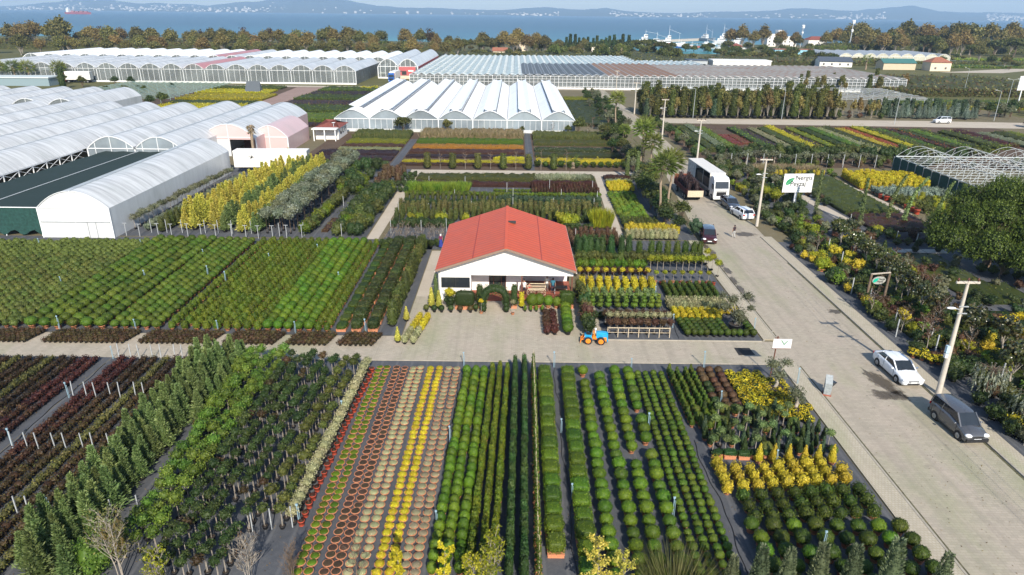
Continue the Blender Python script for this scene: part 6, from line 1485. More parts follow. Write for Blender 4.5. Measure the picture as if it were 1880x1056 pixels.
ST=[[(None,MB().bx(-.028,.028,-.025,.025,0,1.45).mesh('post',M['stake']))]];PI_=[[(None,MB().cyl((0,0,0),(0,0,1.2),.025,n=7).cyl((.08,0,0),(.08,0,1.05),.014,n=6).bx(-.06,.06,-.03,.03,1.18,1.28).mesh('pipe',M['pipe']))]]
for x in(-32.5,-31.5,-30.8,-29.7,-29.0,-27.85,-27.2,-26.1):
 for y in(50.2,44.0,37.5,31.2):
  if seen(x,y,.5,10):place('steel_post',ST,x-.2*(50-y)/20,y,'galvanised steel post standing between the brown shrub rows','post','steel posts in the brown rows',0,tilt=U(-.06,.06))
for x,y in((-25.6,31.3),(-22.5,31.0),(-21.2,31.4),(-14.6,30.5),(-14.3,30.2),(-13.3,30.4),(-12.2,30.6)):place('steel_post',ST,x,y,'galvanised steel post standing near the grey fabric path','post','steel posts by the grey path',0)
for x,y in((-33.1,50.3),(-33.0,44.1),(-33.0,37.9),(-26.3,31.4),(-25.6,44.2),(-12.0,41.8),(-11.9,30.8),(-4.1,39.0),(-4.1,30.6),(-3.9,49.7),(3.5,49.7),(3.5,40.2),(3.7,33.2),(9.6,40.6),(9.45,31.8),(9.75,49.2),(15.6,44.0),(15.9,50.0),(17.2,36.8),(17.0,29.2),(22.6,47.3),(-40.9,55.7),(-33.9,55.6),(-26.5,55.6),(-19.5,55.5),(-47,66),(-39,67.5),(-30.5,67.5),(-18.5,67.8),(-57,78),(-45,78.5),(-36,75),(-28,74),(14.95,57.6),(14.7,64.8),(22.4,57.2),(7.4,63),(-33,69),(-23.2,77),(-13.2,55.7)):
 place('water_pipe',PI_,x,y,'thin pale blue riser pipe standing in the plant rows','pipe','pale blue riser pipes',0,U(.9,1.15),tilt=U(-.05,.05))
 # ---------------------------------------------------------------- plants at the house front
def arch_bush():
 mb=MB();pts=[]
 for i in range(25):
  t=math.pi*i/24;pts.append((-1.12*math.cos(t),0,1.3+1.15*math.sin(t)))
 pts=[(-1.12,0,.4),(-1.12,0,.85)]+pts+[(1.12,0,.85),(1.12,0,.4)]
 P,N=[],[]
 for p in pts:
  for _ in range(60):
   a=U(0,6.28);d=np.array([math.cos(a)*.46*(.75 if p[2]<1.2 else 1),U(-.6,.6),math.sin(a)*.46]);P.append(np.array(p)+d);N.append(d)
  mb.ball(p,(.32,.5,.4),1,0,rnd=.15,noise=.2)
 mb.leaves(P,N,.11,0,jit=.7);q=MB()
 for s in(-1.12,1.12):q.lathe([(.24,0),(.3,.4),(.32,.4),(.32,.45),(.28,.45)],12,c=(s,0,0))
 w=MB();
 for p,r_ in zip(pts[:-1],pts[1:]):w.bar((p[0]*.68,0,.2+p[2]*.86),(r_[0]*.68,0,.2+r_[2]*.86),.03)
 return pieces(('foliage',mb.mesh('foliage',F['dark'])),('pot',q.mesh('pot',M['black'])),('hoop',w.mesh('hoop',M['text'])))
place('topiary_arch',[arch_bush()],-1.66,60.9,'clipped green topiary arch framing the house entrance','topiary arch',rot=0)
bxc=lambda w,d,h,fm='dark',n=700,size=.11:[hedgebox(fm,w,d,h,n,size)]
def one(name,proto,x,y,label,cat,rot=None,s=1.,z=.03,group=None):return place(name,proto,x,y,label,cat,group,rot,s,z)
one('clipped_hedge',[[q for q in bxc(2.1,.8,1.9)[0]]],-4.6,61.6,'big square clipped hedge under the house window','hedge',0)
one('hedge_column',bxc(.62,.6,2.4),-3.15,61.9,'narrow clipped hedge column left of the topiary arch','hedge',0)
one('hedge_column',bxc(.62,.6,2.4),.22,61.9,'narrow clipped hedge column right of the topiary arch','hedge',0)
one('golden_conifer',[upright('yelconifer',.42,2.1,.25,'black',330,.13,.8)],-7.9,61.7,'golden pointed conifer at the left house corner','conifer')
one('golden_conifer',[upright('yelconifer',.38,1.9,.25,'black',330,.13,.8)],-7.15,61.5,'second golden conifer between the corner conifer and window','conifer')
one('columnar_conifer',[upright('conifer',.35,3.0,.25,'black',330,.14,.6)],-7.6,63.2,'slim green conifer leaning on the left house wall','conifer')
one('yellow_bush',[bush('yellow',.62,1.0,260,.13)],-6.1,62.2,'bright yellow bush under the house window','bush',z=.9)
one('green_bush',[bush('dark',.7,1.2,300,.13,pm='black')],-6.1,61.8,'dark green bush carrying the yellow bush top','bush')
for i,(x,y) in enumerate(((-8.3,60.7),(-7.5,60.6),(-6.8,60.6),(-5.9,60.6),(-5.0,60.6),(-4.0,60.6),(-3.5,60.9))):
 place('white_tagged_pot',var(1,lambda:ballbush(random.choice(('dark','balllight','brownred')),.3,.25,pm='black',n=120,size=.1)),x,y,'small round shrub in a black pot along the house front','shrub','small black pots along the house front')
MUMS=var(2,lambda:standard('yellow',.24,1.35,150,.09,pm='terracotta',stake=False))
place('yellow_standard',MUMS,-2.95,60.4,'yellow ball tree in terracotta pot left of the arch','small tree');place('pale_standard',var(1,lambda:standard('cream',.26,1.35,150,.09,pm='terracotta',stake=False)),.1,60.2,'pale ball tree in terracotta pot right of the arch','small tree')
one('yellow_column',[upright('yellow',.32,1.7,.2,'black',260,.12,.3)],.95,61.9,'bright yellow column bush right of the arch','bush');one('yellow_column',[upright('yellow',.3,1.6,.2,'black',260,.12,.3)],-2.75,62.3,'yellow column bush left of the arch','bush')
for x,y,r_ in((2.0,61.9,.62),(2.7,62.1,.58),(3.6,62.0,.5),(4.4,61.9,.45)):place('round_hedge_bush',var(1,lambda:ballbush('ball',r_,.3,n=520,size=.11,sq=1.1)),x,y,'round clipped bush before the porch railing','bush','round bushes before the porch')
for x in(1.3,1.85,2.4,3.0):place('small_cone',var(1,lambda:upright('ball',.22,.7,.2,'black',140,.09,.6)),x,61.0,'small green cone in a black pot before the round bushes','bush','small cones before the porch')
one('clipped_hedge',bxc(1.5,1.0,1.75,'balldark'),5.4,62.2,'square clipped hedge at the right porch end','hedge',0)
pbr=var(3,lambda:bush('redbrown',.42,1.0,170,.13,pm='black'));
for j in range(5):
 for x in(3.25,3.9):place('maroon_shrub',pbr,x,55.9+j*.95,'maroon leaved potted shrub in the short double row on the yard','shrub','maroon shrubs on the yard')
for j in range(6):place('round_green_shrub',var(1,lambda:ballbush('ball',.55,.3,pm='black',n=330,size=.12,sq=.95)),5.1+.02*j,56.0+j*.9,'round green potted shrub in the single row on the yard','shrub','green shrubs on the yard')
for j,(y,fm,h) in enumerate(((55.9,'dark',1.7),(57.0,'treegreen',1.8),(58.2,'bronze',2.2),(59.4,'autumngreen',2.0),(60.6,'cypress',2.3),(61.8,'treegreen',2.4),(63.2,'dark',2.0),(64.6,'treegreen',2.0))):
 one('tall_shrub',[bush(fm,.7,h,380,.15,pm='black')],7.0,y,f'tall {["dark","green","coppery","yellowish","slim dark","leafy","dense dark","loose green"][j]} shrub in the row beside the flower plots','shrub')
p=var(3,lambda:standard('bronze',.42,1.25,200,.12,pm='black',stem='palebark'));p2=var(2,lambda:standard('cream',.34,1.45,180,.1,pm='black'))
for i in range(9):
 x=8.9+i*.68;place('railed_standard',p,x,56.2,'bronze topped stem shrub tied to the wooden rail','small tree','bronze stem shrubs at the rail');place('cream_standard',p2,x+.1,57.3,'cream topped stem shrub behind the rail row','small tree','cream stem shrubs')
 place('bronze_standard',p,x-.1,58.1,'bronze stem shrub behind the cream topped row','small tree','bronze stem shrubs behind')
r=thing('tie_rail','pale wooden rail along the front of the stem shrubs','rail',(11.4,55.5,0))
mb=MB();mb.bar((-2.8,0,.95),(2.9,0,.95),.06);mb.bar((-2.8,.08,.45),(2.9,.08,.45),.035);mb.build('rail',M['lightwood'],r)
for i in range(7):mb=MB();x=-2.75+i*.93;mb.bx(x-.03,x+.03,-.03,.03,0,1.0);mb.build('post',M['lightwood'],r)
p=var(3,lambda:bush('dark',.5,.85,220,.12,pm='black'))
for x in np.arange(7.9,14.6,.75):place('dark_bush',p,x,59.5,'low dark bush in the row behind the stem shrubs','bush','dark bushes behind the stem shrubs')
def spiral():
 mb=MB();
 for i,(z,q) in enumerate(((.55,.36),(1.0,.28),(1.35,.21),(1.65,.15))):mb.blob((.05*(-1)**i,0,z),(q,q,q*.75),110,.1,0,noise=.2,sub=1)
 pot(mb,.14,.18,.25,1);mb.cyl((0,0,.2),(0,0,1.6),.025,n=5,mat=1);return pieces((None,mb.mesh('topiary',[F['lime'],M['black']])))
p=var(3,spiral);p2=var(3,lambda:bush('conifer',.4,1.5,240,.13,pm='black'))
for i,x in enumerate((7.9,8.7,9.5,10.35,11.2,12.1,12.95,13.75,14.4)):
 place('cloud_topiary',p,x,61.7,'bright green tiered topiary in the left flower plot','topiary','tiered topiaries');place('green_shrub',p2,x-.1,63.0,'feathery green shrub behind the tiered topiaries','shrub','feathery shrubs in the left plot')
 place('green_shrub',p2,x-.2,64.3,'feathery green shrub behind the tiered topiaries','shrub','feathery shrubs in the left plot')
p=var(4,lambda:upright('yellow',.36,1.15,.2,'terracotta',260,.12,.2,False));p2=var(3,lambda:standard('yellow',.3,1.4,170,.1,stake=False))
for i in range(9):
 x=7.35+i*.92
 for y in(66.3,67.2,68.0):place('yellow_column',p,x+(y-66)*.05,y,'bright yellow column bush in the nine short rows','bush','yellow columns in nine short rows')
 place('yellow_standard',p2,x,69.3,'yellow ball tree behind the yellow columns','small tree','yellow ball trees behind the columns')
p=var(3,lambda:standard('yellowgreen',.28,1.2,150,.1,pm='terracotta',stake=False));pt2=var(2,redpot)
for i,x in enumerate(np.arange(15.6,22.2,.95)):
 place('yellow_green_standard',p,x,69.2,'yellowish ball tree with terracotta pot in the right plot','small tree','yellowish ball trees of the right plot');place('red_pot',pt2,x+.45,68.6,'small red pot before the yellowish ball trees','pot','red pots in the right plot')
p=var(4,lambda:ballbush('balldark',.32,.2,pm='black',n=220,size=.095,sq=1.0,onepiece=True));pbk=var(3,lambda:upright('balldark',.3,.85,.2,'black',200,.095,.5))
for i,x in enumerate((15.95,16.55,17.1,17.65,18.35,18.9,19.55,20.1,20.65,21.2,21.9)):
 for y in np.arange(55.85,58.9,.62):
  if not(19.6<x<21.5 and y>56.4):place('dark_ball_bush',p,x-.08*(y-55.8),y,'small dark ball bush in the front rows of the right plot','bush','dark balls at the plot front')
for i in range(8):
 for y in np.arange(64.4,68.3,.66):place('dark_pointed_bush',pbk,16.1+i*.7,y,'small dark pointed bush in the back rows of the right plot','bush','dark pointed bushes of the right plot')
p=var(3,lambda:upright('yellow',.32,.8,.2,'black',200,.11,.25));p2=var(3,lambda:upright('cream',.34,.85,.2,'black',210,.11,.4,rnd_up=True));p3=var(3,lambda:upright('gold',.32,.75,.2,'black',180,.11,.25))
for i in range(10):
 x=15.75+i*.66
 for y in(59.3,60.0,60.7):
  if not(20.2<x<21.4 and y<60.5):place('yellow_shrub',p if i<5 or i>8 else p3,x,y,'yellow potted shrub in the middle rows of the right plot','shrub','yellow shrubs of the right plot')
 for y in(61.6,62.3,63.0):place('cream_shrub',p2,x-.1,y,'cream spiky shrub behind the yellow rows of the right plot','shrub','cream shrubs of the right plot')
def olive_cloud(h,r,blobs,fm='olive'):
 t=MB();c=MB();t.tube([(0,0,.3),(.15,0,h*.3),(-.1,.05,h*.55)],[.16,.13,.09],7)
 for x,y,z,q in blobs:
  t.tube([(0,0,h*.4),(x*.5,y*.5,z*.75),(x,y,z)],[.07,.05,.025],5);c.blob((x,y,z),(q,q,q*.7),int(300*q/.5),.12,0,core=.6,lo=.6,hi=1.25,jit=1,noise=.3,bump=.2)
 p_=MB();p_.lathe([(.5,0),(.62,.45),(.66,.45),(.66,.52),(.58,.52),(.56,.45)],16,0);p_.add([(.57*math.cos(a),.57*math.sin(a),.47) for a in np.linspace(0,6.28,17)[:-1]],[list(range(16))],1)
 return pieces(('crown',c.mesh('crown',F[fm])),('trunk',t.mesh('trunk',M['palebark'])),('tub',p_.mesh('tub',[M['black'],M['soil']])))
one('olive_tree',[olive_cloud(3.4,1.5,[(-1.1,.3,2.1,.62),(.1,-.3,1.7,.7),(.9,.4,3.1,.58),(-.2,.8,2.6,.6),(1.3,.2,2.0,.35),(.3,-.2,1.1,.6),(-1.2,.9,3.0,.4)])],20.75,57.6,'silvery cloud pruned olive tree in a big black tub','tree',0)
one('olive_tree',[olive_cloud(2.7,1.0,[(-.3,.1,2.4,.62),(.7,.2,2.5,.4),(.1,-.2,1.6,.55)])],20.35,46.1,'cloud pruned olive tree near the chevron sign','tree',0)
one('olive_tree',[olive_cloud(2.4,1.0,[(-.7,.2,2.0,.62),(.1,.1,1.3,.4),(.5,-.3,.8,.32)])],20.9,43.2,'crooked old olive tree among the yellow mums','tree',20)
place('potted_mum',MUM,21.8,43.3,'yellow chrysanthemum alone at the pavement edge','flower pot')
p=var(4,lambda:upright('cypress',.5,2.4,.2,'black',420,.14,.5,tip=2));p2=var(3,lambda:upright('balldark',.45,2.1,.2,'black',360,.13,.35,tip=3))
for i,x in enumerate((7.9,8.7,9.4,10.1,10.85,11.9,13.1,14.0,15.1,16.55,17.45,18.6,19.7,20.7,21.7,22.4)):
 for dy in((0,1.1) if i<8 else(0,)):place('conical_hedge_tree',p if i<8 else p2,x+U(-.1,.1),77.6+dy,'tall dark clipped cone in the long row behind the flower plots','conifer','tall dark cones behind the flower plots')
p=var(3,lambda:bush('treegreen',.55,1.4,280,.14,pm='black'));p2=var(3,lambda:standard('yellowgreen',.42,1.7,220,.12));p3=var(2,lambda:bush('ball',.5,1.3,260,.13,pm='black'))
for x in np.arange(7.7,22.8,.72):
 place('green_bush',p,x,75.4,'leafy green bush between the dark cones and ball trees','bush','leafy bushes before the dark cones',s=U(.9,1.1))
 if x<15:place('fresh_bush',p3,x,73.2,'fresh green bush left of the yellowish stem trees','bush','fresh bushes before the leafy ones');place('bronze_shrub',pbr,x,71.4,'bronze shrub behind the yellow ball trees','shrub','bronze shrubs behind the ball trees')
 else:place('yellowish_standard',p2,x,72.4,'yellowish green stem tree right of the fresh bushes','small tree','yellowish stem trees by the road')
for x,y in((22.8,71.0),(22.7,73.0),(22.6,75.0)):place('yellowish_standard',p2,x,y,'yellowish green stem tree at the very road edge','small tree','stem trees at the road edge')
# ---------------------------------------------------------------- plots behind the house (x -16.5..13)
def bed(name,label,x0,x1,y0,y1,h,fms,dens=26,size=.16,lump=.5,cat='bedding',spiky=False,w=.05):
 """a planted strip nobody could count: mounded core with leaves over top and sides"""
 mb=MB();nx=max(2,int((x1-x0)/lump));ny=max(1,int((y1-y0)/lump));
 V=[];H=h*(.55+.6*rng.random((ny+3,nx+3)))
 for j in range(ny+1):
  for i in range(nx+1):
   e=.55 if(i in(0,nx) or j in(0,ny)) else 1;V.append((x0+(x1-x0)*i/nx+U(-.06,.06),y0+(y1-y0)*j/ny+U(-.06,.06),.02+H[j,i]*e*.85))
 n0=nx+1;mb.add(V,[(j*n0+i,j*n0+i+1,(j+1)*n0+i+1,(j+1)*n0+i) for j in range(ny) for i in range(nx)],0,.2,True)
 S_=[(x0+.05,y0+.05),(x1-.05,y0+.05),(x1-.05,y1-.05),(x0+.05,y1-.05)]
 mb.add([(x,y,.0) for x,y in S_]+[(x,y,.02+h*.5) for x,y in S_],[(0,1,5,4),(1,2,6,5),(2,3,7,6),(3,0,4,7)],0,.05)
 n=int((x1-x0)*(y1-y0)*dens);n=min(n,9000);X=x0+(x1-x0)*rng.random(n);Y=y0+(y1-y0)*rng.random(n)
 ii=((X-x0)/(x1-x0)*nx).astype(int);jj=((Y-y0)/(y1-y0)*ny).astype(int);Z=h*(.1+.9*rng.random(n)**.5)*(H[jj,ii]/h)
 lo=rng.random(n)<.25;Y=np.where(lo,y0+.1*rng.random(n),Y);Z=np.where(lo,h*rng.random(n),Z)
 P=np.stack([X,Y,Z],1);k=rng.integers(0,len(fms),n) if len(fms)>1 else np.zeros(n,int)
 for m in range(len(fms)):
  q=k==m
  if spiky:mb.sprays(P[q]*np.array([1,1,.3]),np.array([0,0,1])+.22*rng.normal(size=(q.sum(),3)),h*.8,w,m)
  else:mb.leaves(P[q],np.array([0,-.3,1.0])+np.zeros((q.sum(),3)),size,m,jit=.8)
 return tag(mb.build(name,[F[f] for f in fms]),label,cat,None,'stuff')
def hedge_run(name,proto,label,cat,group,x0,x1,ys,dx,**k):
 for y in ys:crossrow(name,proto,x0,x1,y,dx,label,cat,group,**k)
P_={}
P_['dryshrub']=var(4,lambda:branchy(1.3,.5,5,4,'bronze',90,.1,multi=3,twig=.008,tr=.015));
P_['darkrow']=var(4,lambda:bush('dark',.5,1.1,240,.14,pm='black'));P_['upr']=var(4,lambda:upright('treegreen',.4,1.7,.2,'black',260,.14,.5));P_['uprA']=var(4,lambda:upright('autumngreen',.4,1.8,.2,'black',260,.14,.4))
P_['bushy']=var(3,lambda:bush('yellowgreen',.6,1.4,280,.14));P_['bam']=var(3,lambda:grasses('yellowgreen',.8,2.3,170,.07,'black',.15));P_['limegrass']=var(3,lambda:grasses('lime',.6,1.2,140,.07,None,.3));P_['redrow']=var(3,lambda:upright('redbrown',.3,.95,.2,'black',150,.12,.4));P_['limerow']=var(3,lambda:bush('golden',.45,.8,170,.13));P_['bronzerow']=var(3,lambda:upright('bronze',.36,1.3,.2,'black',170,.13,.4));P_['bluegrass']=var(3,lambda:grasses('grassblue',.9,1.1,150,.06,None,.45))
P_['darkup']=var(3,lambda:upright('cypress',.45,2.1,.2,'black',280,.15,.45))
hedge_run('dry_shrub',P_['dryshrub'],'bare twiggy dry shrub in the strip left behind the red roof','shrub','dry twiggy shrubs behind the roof',-15.8,-8.2,(82.3,84.2,86.4),1.1,jx=.3,jy=.5)
hedge_run('dark_row_shrub',P_['darkrow'],'dark leafy shrub in the rows left behind the red roof','shrub','dark shrubs left behind the roof',-16,-8,(80.6,88.6,90.0),.85,jx=.15,jy=.3)
hedge_run('upright_shrub',P_['upr'],'upright green shrub in the rows just behind the red roof','shrub','upright green shrubs behind the roof',-16.2,12.0,(92.2,93.4),.82,jx=.15,jy=.2,ds=.15)
hedge_run('mottled_upright_shrub',P_['uprA'],'mottled upright shrub in the second strip behind the red roof','shrub','mottled upright shrubs behind the roof',-16.2,12.4,(95.4,96.8),.78,jx=.15,jy=.2,ds=.15)
for x,y in((-10.3,91.4),(-9.5,91.0),(-14,91.2),(-12.8,90.8),(-6.5,91.6)):place('yellow_green_bush',P_['bushy'],x,y,'yellow green bush standing out behind the roof on the left','bush','yellow green bushes behind the roof')
for x,y in((6.6,90.2),(7.6,90.4),(8.4,89.9),(7.2,89.0)):place('loose_bush',P_['bushy'],x,y,'loose yellowish bush right behind the roof corner','bush','loose bushes at the right roof corner',s=1.35)
for i in range(10):place('bamboo_clump',P_['bam'],11.2+(i%5)*.45-.1*(i//5),89.0+(i//5)*.6,'pale green bamboo like clump beside the narrow path','grass','bamboo clumps beside the path')
hedge_run('bronze_row_shrub',P_['bronzerow'],'brownish shrub in the strip right behind the house','shrub','brownish shrubs right behind the house',7.4,13.2,(81.0,82.4,84.0,85.6),.72,jx=.15,jy=.25)
hedge_run('dark_row_shrub',P_['darkrow'],'dark leafy shrub before the bamboo clumps','shrub','dark shrubs before the bamboo',7.2,11,(88.0,91.6),.8,jx=.1,jy=.2)
hedge_run('small_round_shrub',P_['darkrow'],'dark leafy shrub in the long strip behind the mottled uprights','shrub','dark shrubs in the long strip',-16,13.2,(99.2,100.6),.85,jx=.15,jy=.3,s=.9)
hedge_run('bluish_shrub',var(3,lambda:bush('darkblue',.5,1.0,220,.13)),'bluish shrub in the right part of the long strip','shrub','bluish shrubs in the long strip',-2,13.6,(102.4,103.4),.8,jx=.1,jy=.2)
hedge_run('dull_green_shrub',P_['upr'],'dull green shrub in the left part of the long strip','shrub','dull green shrubs in the long strip',-16.4,-2.4,(102.6,103.8),.8,jx=.1,jy=.2,s=.75)
hedge_run('lime_row_bush',P_['limerow'],'low lime green bush in the thin row before the red strip','bush','lime bushes before the red strip',-16.8,14,(106.0,),.62)
hedge_run('lime_grass',P_['limegrass'],'tall lime green grass clump in the glowing strip','grass','lime grass clumps',-16.8,-7,(108.6,109.6,110.6),.62,jx=.1,jy=.2)
hedge_run('maroon_upright',P_['redrow'],'maroon upright shrub in the red strip right of the lime grass','shrub','maroon uprights in the red strip',3.2,14,(108.4,109.4,111.2,112.4),.5,jx=.05)
hedge_run('greyish_row_shrub',P_['limerow'],'greyish green shrub in the low strip left of the maroon uprights','shrub','greyish shrubs left of the maroon uprights',-3,3,(109.0,),.5,s=.7)
bed('bronze_bedding','bronze brown bedding strip behind the lime grass',-16.8,3,112.0,114.6,.8,['redbrown','bronze'],24)
bed('maroon_bedding','maroon bedding strip behind the maroon uprights',3,14,113.2,115.2,.8,['redbrown'],24)
bed('green_bedding','dull green bedding before the cross path',-16.8,14.2,116,120.6,.8,['treegreen','autumngreen'],22)
hedge_run('blue_grass',P_['bluegrass'],'pale bluish grass tuft before the cross path','grass','pale bluish grass tufts',4.6,13.6,(116.6,118.0),.9)
ST2=[[(None,MB().bx(-.03,.03,-.03,.03,0,1.8).mesh('post',M['stake']))]]
for x,y in((-16,86),(-12,86),(-8.8,87),(-16.4,95),(-12,94.5),(-6,96),(0,98.5),(6,98.5),(12,98.5),(-9,103),(0,104.5),(7.5,104),(13,103),(-14,112),(-8,112),(-1,108),(6,110.5),(13,110),(8,83),(13,91),(-30,84),(-27,84.5),(-22,84),(-47,85),(-43,85),(-40,85),(-36.5,85),(-34,85),(-38.3,85),(-45,85),(-25,98),(-20.5,100),(-22,90)):
 place('white_stake',ST2,x,y,'white marker stake standing among the back plots','stake','white stakes in the back plots',0)
TS=[[(None,MB().bx(-.03,.03,-.03,.03,0,1.7).bx(-.28,.28,-.03,.03,1.67,1.72).mesh('post',M['stake']))]]
for x in(-49.5,-47.6,-45.4,-43.6,-41.6,-39.8,-37.9,-36,-34,-32.4,-30.6,-28.9,-27):place('tee_stake',TS,x,83.3+U(-.3,.3),'white T shaped support stake behind the big bush field','stake','T shaped stakes behind the bush field',0)
# ---------------------------------------------------------------- rows beside the tunnel (x -52..-19)
def tall(fm,h,r,n=520,L=.4):return lambda:conifer(fm,r,h,n,L,.1,hp=.25)
p=var(3,lambda:standard('olive',.5,1.7,220,.15,onepiece=True));row('olive_standard',p,-48.6,-49.9,86.5,117,1.15,'grey olive stem tree in the row along the tunnel wall','small tree','olive stem trees by the tunnel',jx=.1)
p=var(3,lambda:bush('silver',.6,1.2,260,.14,pm='black'));row('silver_shrub',p,-46.6,-47.9,86,117,1.05,'silver grey shrub in the row next to the olive stem trees','shrub','silver shrubs by the tunnel',jx=.1)
p=var(3,lambda:upright('treegreen',.6,2.2,.2,'black',300,.16,.5));row('green_conifer',p,-44.8,-45.9,85.5,92,1.1,'green conifer at the near end of the tunnel rows','conifer','green conifers by the tunnel',jx=.2)
p=var(5,tall('yelconifer',3.4,.85,560))
for xa,xb in((-40.6,-43.2),(-39.3,-41.9),(-36.9,-39.0)):row('gold_cypress',p,xa,xb,86.5,124,1.25,'tall golden cypress in the glowing rows before the white trailer','conifer','golden cypresses before the trailer',jx=.3,ds=.16)
p2=var(4,tall('conifer',3.0,.8,480));row('green_cypress',p2,-36.6,-37.8,85.6,122,1.3,'green cypress between the golden rows and yellow row','conifer','green cypresses between golden rows',jx=.2,ds=.2)
row('gold_cypress',p,-34.6,-35.4,85.4,125,1.2,'golden cypress in the single yellow row right of the green cypresses','conifer','golden cypresses in the single row',jx=.15,ds=.12,s=.9)
row('green_cypress',p2,-33.0,-33.4,85.2,122,1.3,'green cypress in the band left of the silver trees','conifer','green cypresses left of the silver trees',jx=.2,s=.85)
po_=var(4,lambda:standard('silver',.75,2.7,340,.2,onepiece=True,stem='bark'));po2=var(3,lambda:standard('olive',.75,2.6,340,.2,onepiece=True,stem='bark'))
for xa,xb in((-31.6,-31.9),(-30.3,-30.3),(-29.0,-28.8)):row('silver_tree',po_+po2[:1],xa,xb,85.2,127,1.35,'silvery grey leaved tree on a bare trunk in the silver rows','small tree','silver leaved trees',jx=.25,ds=.15)
p=var(4,lambda:bush('treegreen',.9,1.9,380,.18));p3=var(3,lambda:bush('golden',.85,1.8,360,.18))
row('dense_bush',p+p3[:1],-26.0,-26.9,84.8,104,1.35,'dense green bush in the row beside the grey gap','bush','dense bushes beside the grey gap',jx=.2)
p4=var(4,lambda:bush('dark',1.1,2.6,420,.2));p5=var(3,lambda:tree('treegreen',3.6,1.3,1.2,420,.28,6))
for x,y in[(-26.5+U(-2,2),104+U(0,20)) for _ in range(34)]:place('large_bush',random.choice((p4,p4,p3,p)),x,y,'large dark bush in the wild block before the striped plots','bush','large bushes in the wild block',s=U(.8,1.2))
for x in(-22.4,-21.0,-19.7):
 row('mixed_bush',p+p4[:1]+p3[:1],x,x,84.6,108,1.5,'green bush in the three rows left of the narrow path','bush','green bushes left of the narrow path',jx=.35,ds=.25)
for x,y in[(U(-23,-19.3),U(108,121)) for _ in range(22)]:place('bronze_bush',P_['bronzerow'],x,y,'bronze tinted shrub at the far end of the narrow path rows','shrub','bronze shrubs near the path end',s=1.5)
bed('dry_weeds','dry weeds along the grey gap',-25.2,-24.3,86,92,.5,['bronze','autumngreen'],40)
p=var(3,lambda:upright('gold',.38,1.3,.2,'black',200,.13,.3));p2=var(3,lambda:upright('cream',.42,1.2,.2,'black',200,.13,.4));p3=var(3,lambda:bush('lime',.5,.9,220,.13,pm='black'));p4=var(3,lambda:upright('yellow',.38,1.1,.2,'black',200,.12,.3))
hedge_run('golden_spike_shrub',p,'golden upright shrub in the rows right of the narrow path','shrub','golden uprights by the right path',15.2,22.4,(86.6,87.6),.6);hedge_run('pale_spike_shrub',p2,'pale cream upright in the rows right of the narrow path','shrub','cream uprights by the right path',14.9,21.2,(84.4,85.5),.62)
hedge_run('dark_spike_shrub',var(3,lambda:upright('treegreen',.36,1.0,.2,'black',180,.12,.4)),'green upright behind the golden uprights','shrub','green uprights by the right path',15.4,20,(89.4,90.6,91.8),.62)
hedge_run('lime_bush',p3,'lime green mound bush in the block right of the narrow path','bush','lime mounds by the right path',15.5,19.6,tuple(np.arange(93.4,108,1.25)),.85);hedge_run('yellow_spike_shrub',p4,'yellow upright shrub at the far end of the right block','shrub','yellow uprights at the far end of the right block',16.0,19.9,(110.0,111.2,112.6,113.8),.6)
bed('cream_bedding','cream bedding strip before the cross path corner',16,20.5,115.4,117.4,.8,['cream'],26);bed('maroon_bedding','maroon bedding strip at the cross path corner',16,21,118.4,120.6,.8,['redbrown'],26)
tg=var(3,lambda:tree('treegreen',4.2,1.7,.4,900,.28,11));td=var(3,lambda:tree('dark',3.6,1.5,.3,850,.26,11));tgb=var(2,lambda:tree('olive',3.4,1.5,.4,800,.25,10))
for i,(x,y,q,s_) in enumerate(((21.4,96.5,td,1),(22.2,93,tgb,.9),(21,91.5,tg,.8),(20.6,99,tg,1),(22.3,99.8,td,.9),(21.4,103,td,1),(20.8,106.5,tg,1),(22.6,106,tgb,.8),(21.8,110,td,1),(23.4,113,tg,.8),(23.0,117.5,td,.9),(22.2,87.6,td,.7),(24.3,121,tgb,.9))):
 place('road_tree',q,x,y,f'{["dark round tree under the front palms","greyish small tree beside the front palms","fresh green tree before the front palms","green tree behind the front palms","dark tree at the road edge behind the palms","dark tree opposite the flatbed","green tree opposite the flatbed","grey leaved tree at the road edge opposite the lorry","dark tree opposite the lorry rear","small green tree at the road edge","dark tree near the cross path","small dark tree behind the maroon car","grey tree at the cross path corner"][i]}','tree',s=s_)
one('blue_round_tree',[bush('darkblue',1.1,2.4,420,.18)],24.0,86.4,'blue green round tree right behind the maroon car','tree')
one('columnar_cypress',[upright('conifer',.55,5.2,0,'black',500,.2,.5)],21.6,118,'tall slim cypress column near the cross path','conifer');one('columnar_cypress',[upright('conifer',.5,4.6,0,'black',460,.2,.5)],20.2,120,'second slim cypress column left of the tall one','conifer')
for x,y,h,lab in((20.9,94.8,7.6,'left palm of the pair beside the flatbed'),(22.5,96.4,7.9,'right palm of the pair beside the flatbed'),(23.8,127,7.6,'palm of the group behind the cross path, left'),(24.6,128.6,8.0,'palm of the group behind the cross path, right'),(24.2,166,8.6,'tall slim palm at the road bend before the white greenhouse'),(25.4,125.6,5.4,'shorter palm in front of the palm group'),(24.4,153,3.4,'small palm below the tall slim palm')):
 one('fan_palm',[palm(h,L=2.0 if h>5 else 1.4)],x,y,lab,'palm tree')
one('feather_palm',[palm(1.2,16,2.2,.3,fan=False,dead=False)],11.2,127.2,'low feathery palm in the yellow strip before the cross path','palm tree')
one('feather_palm',[palm(1.4,14,3.4,.3,fan=False,dead=False)],26.0,142,'brownish arching palm at the left road edge','palm tree')
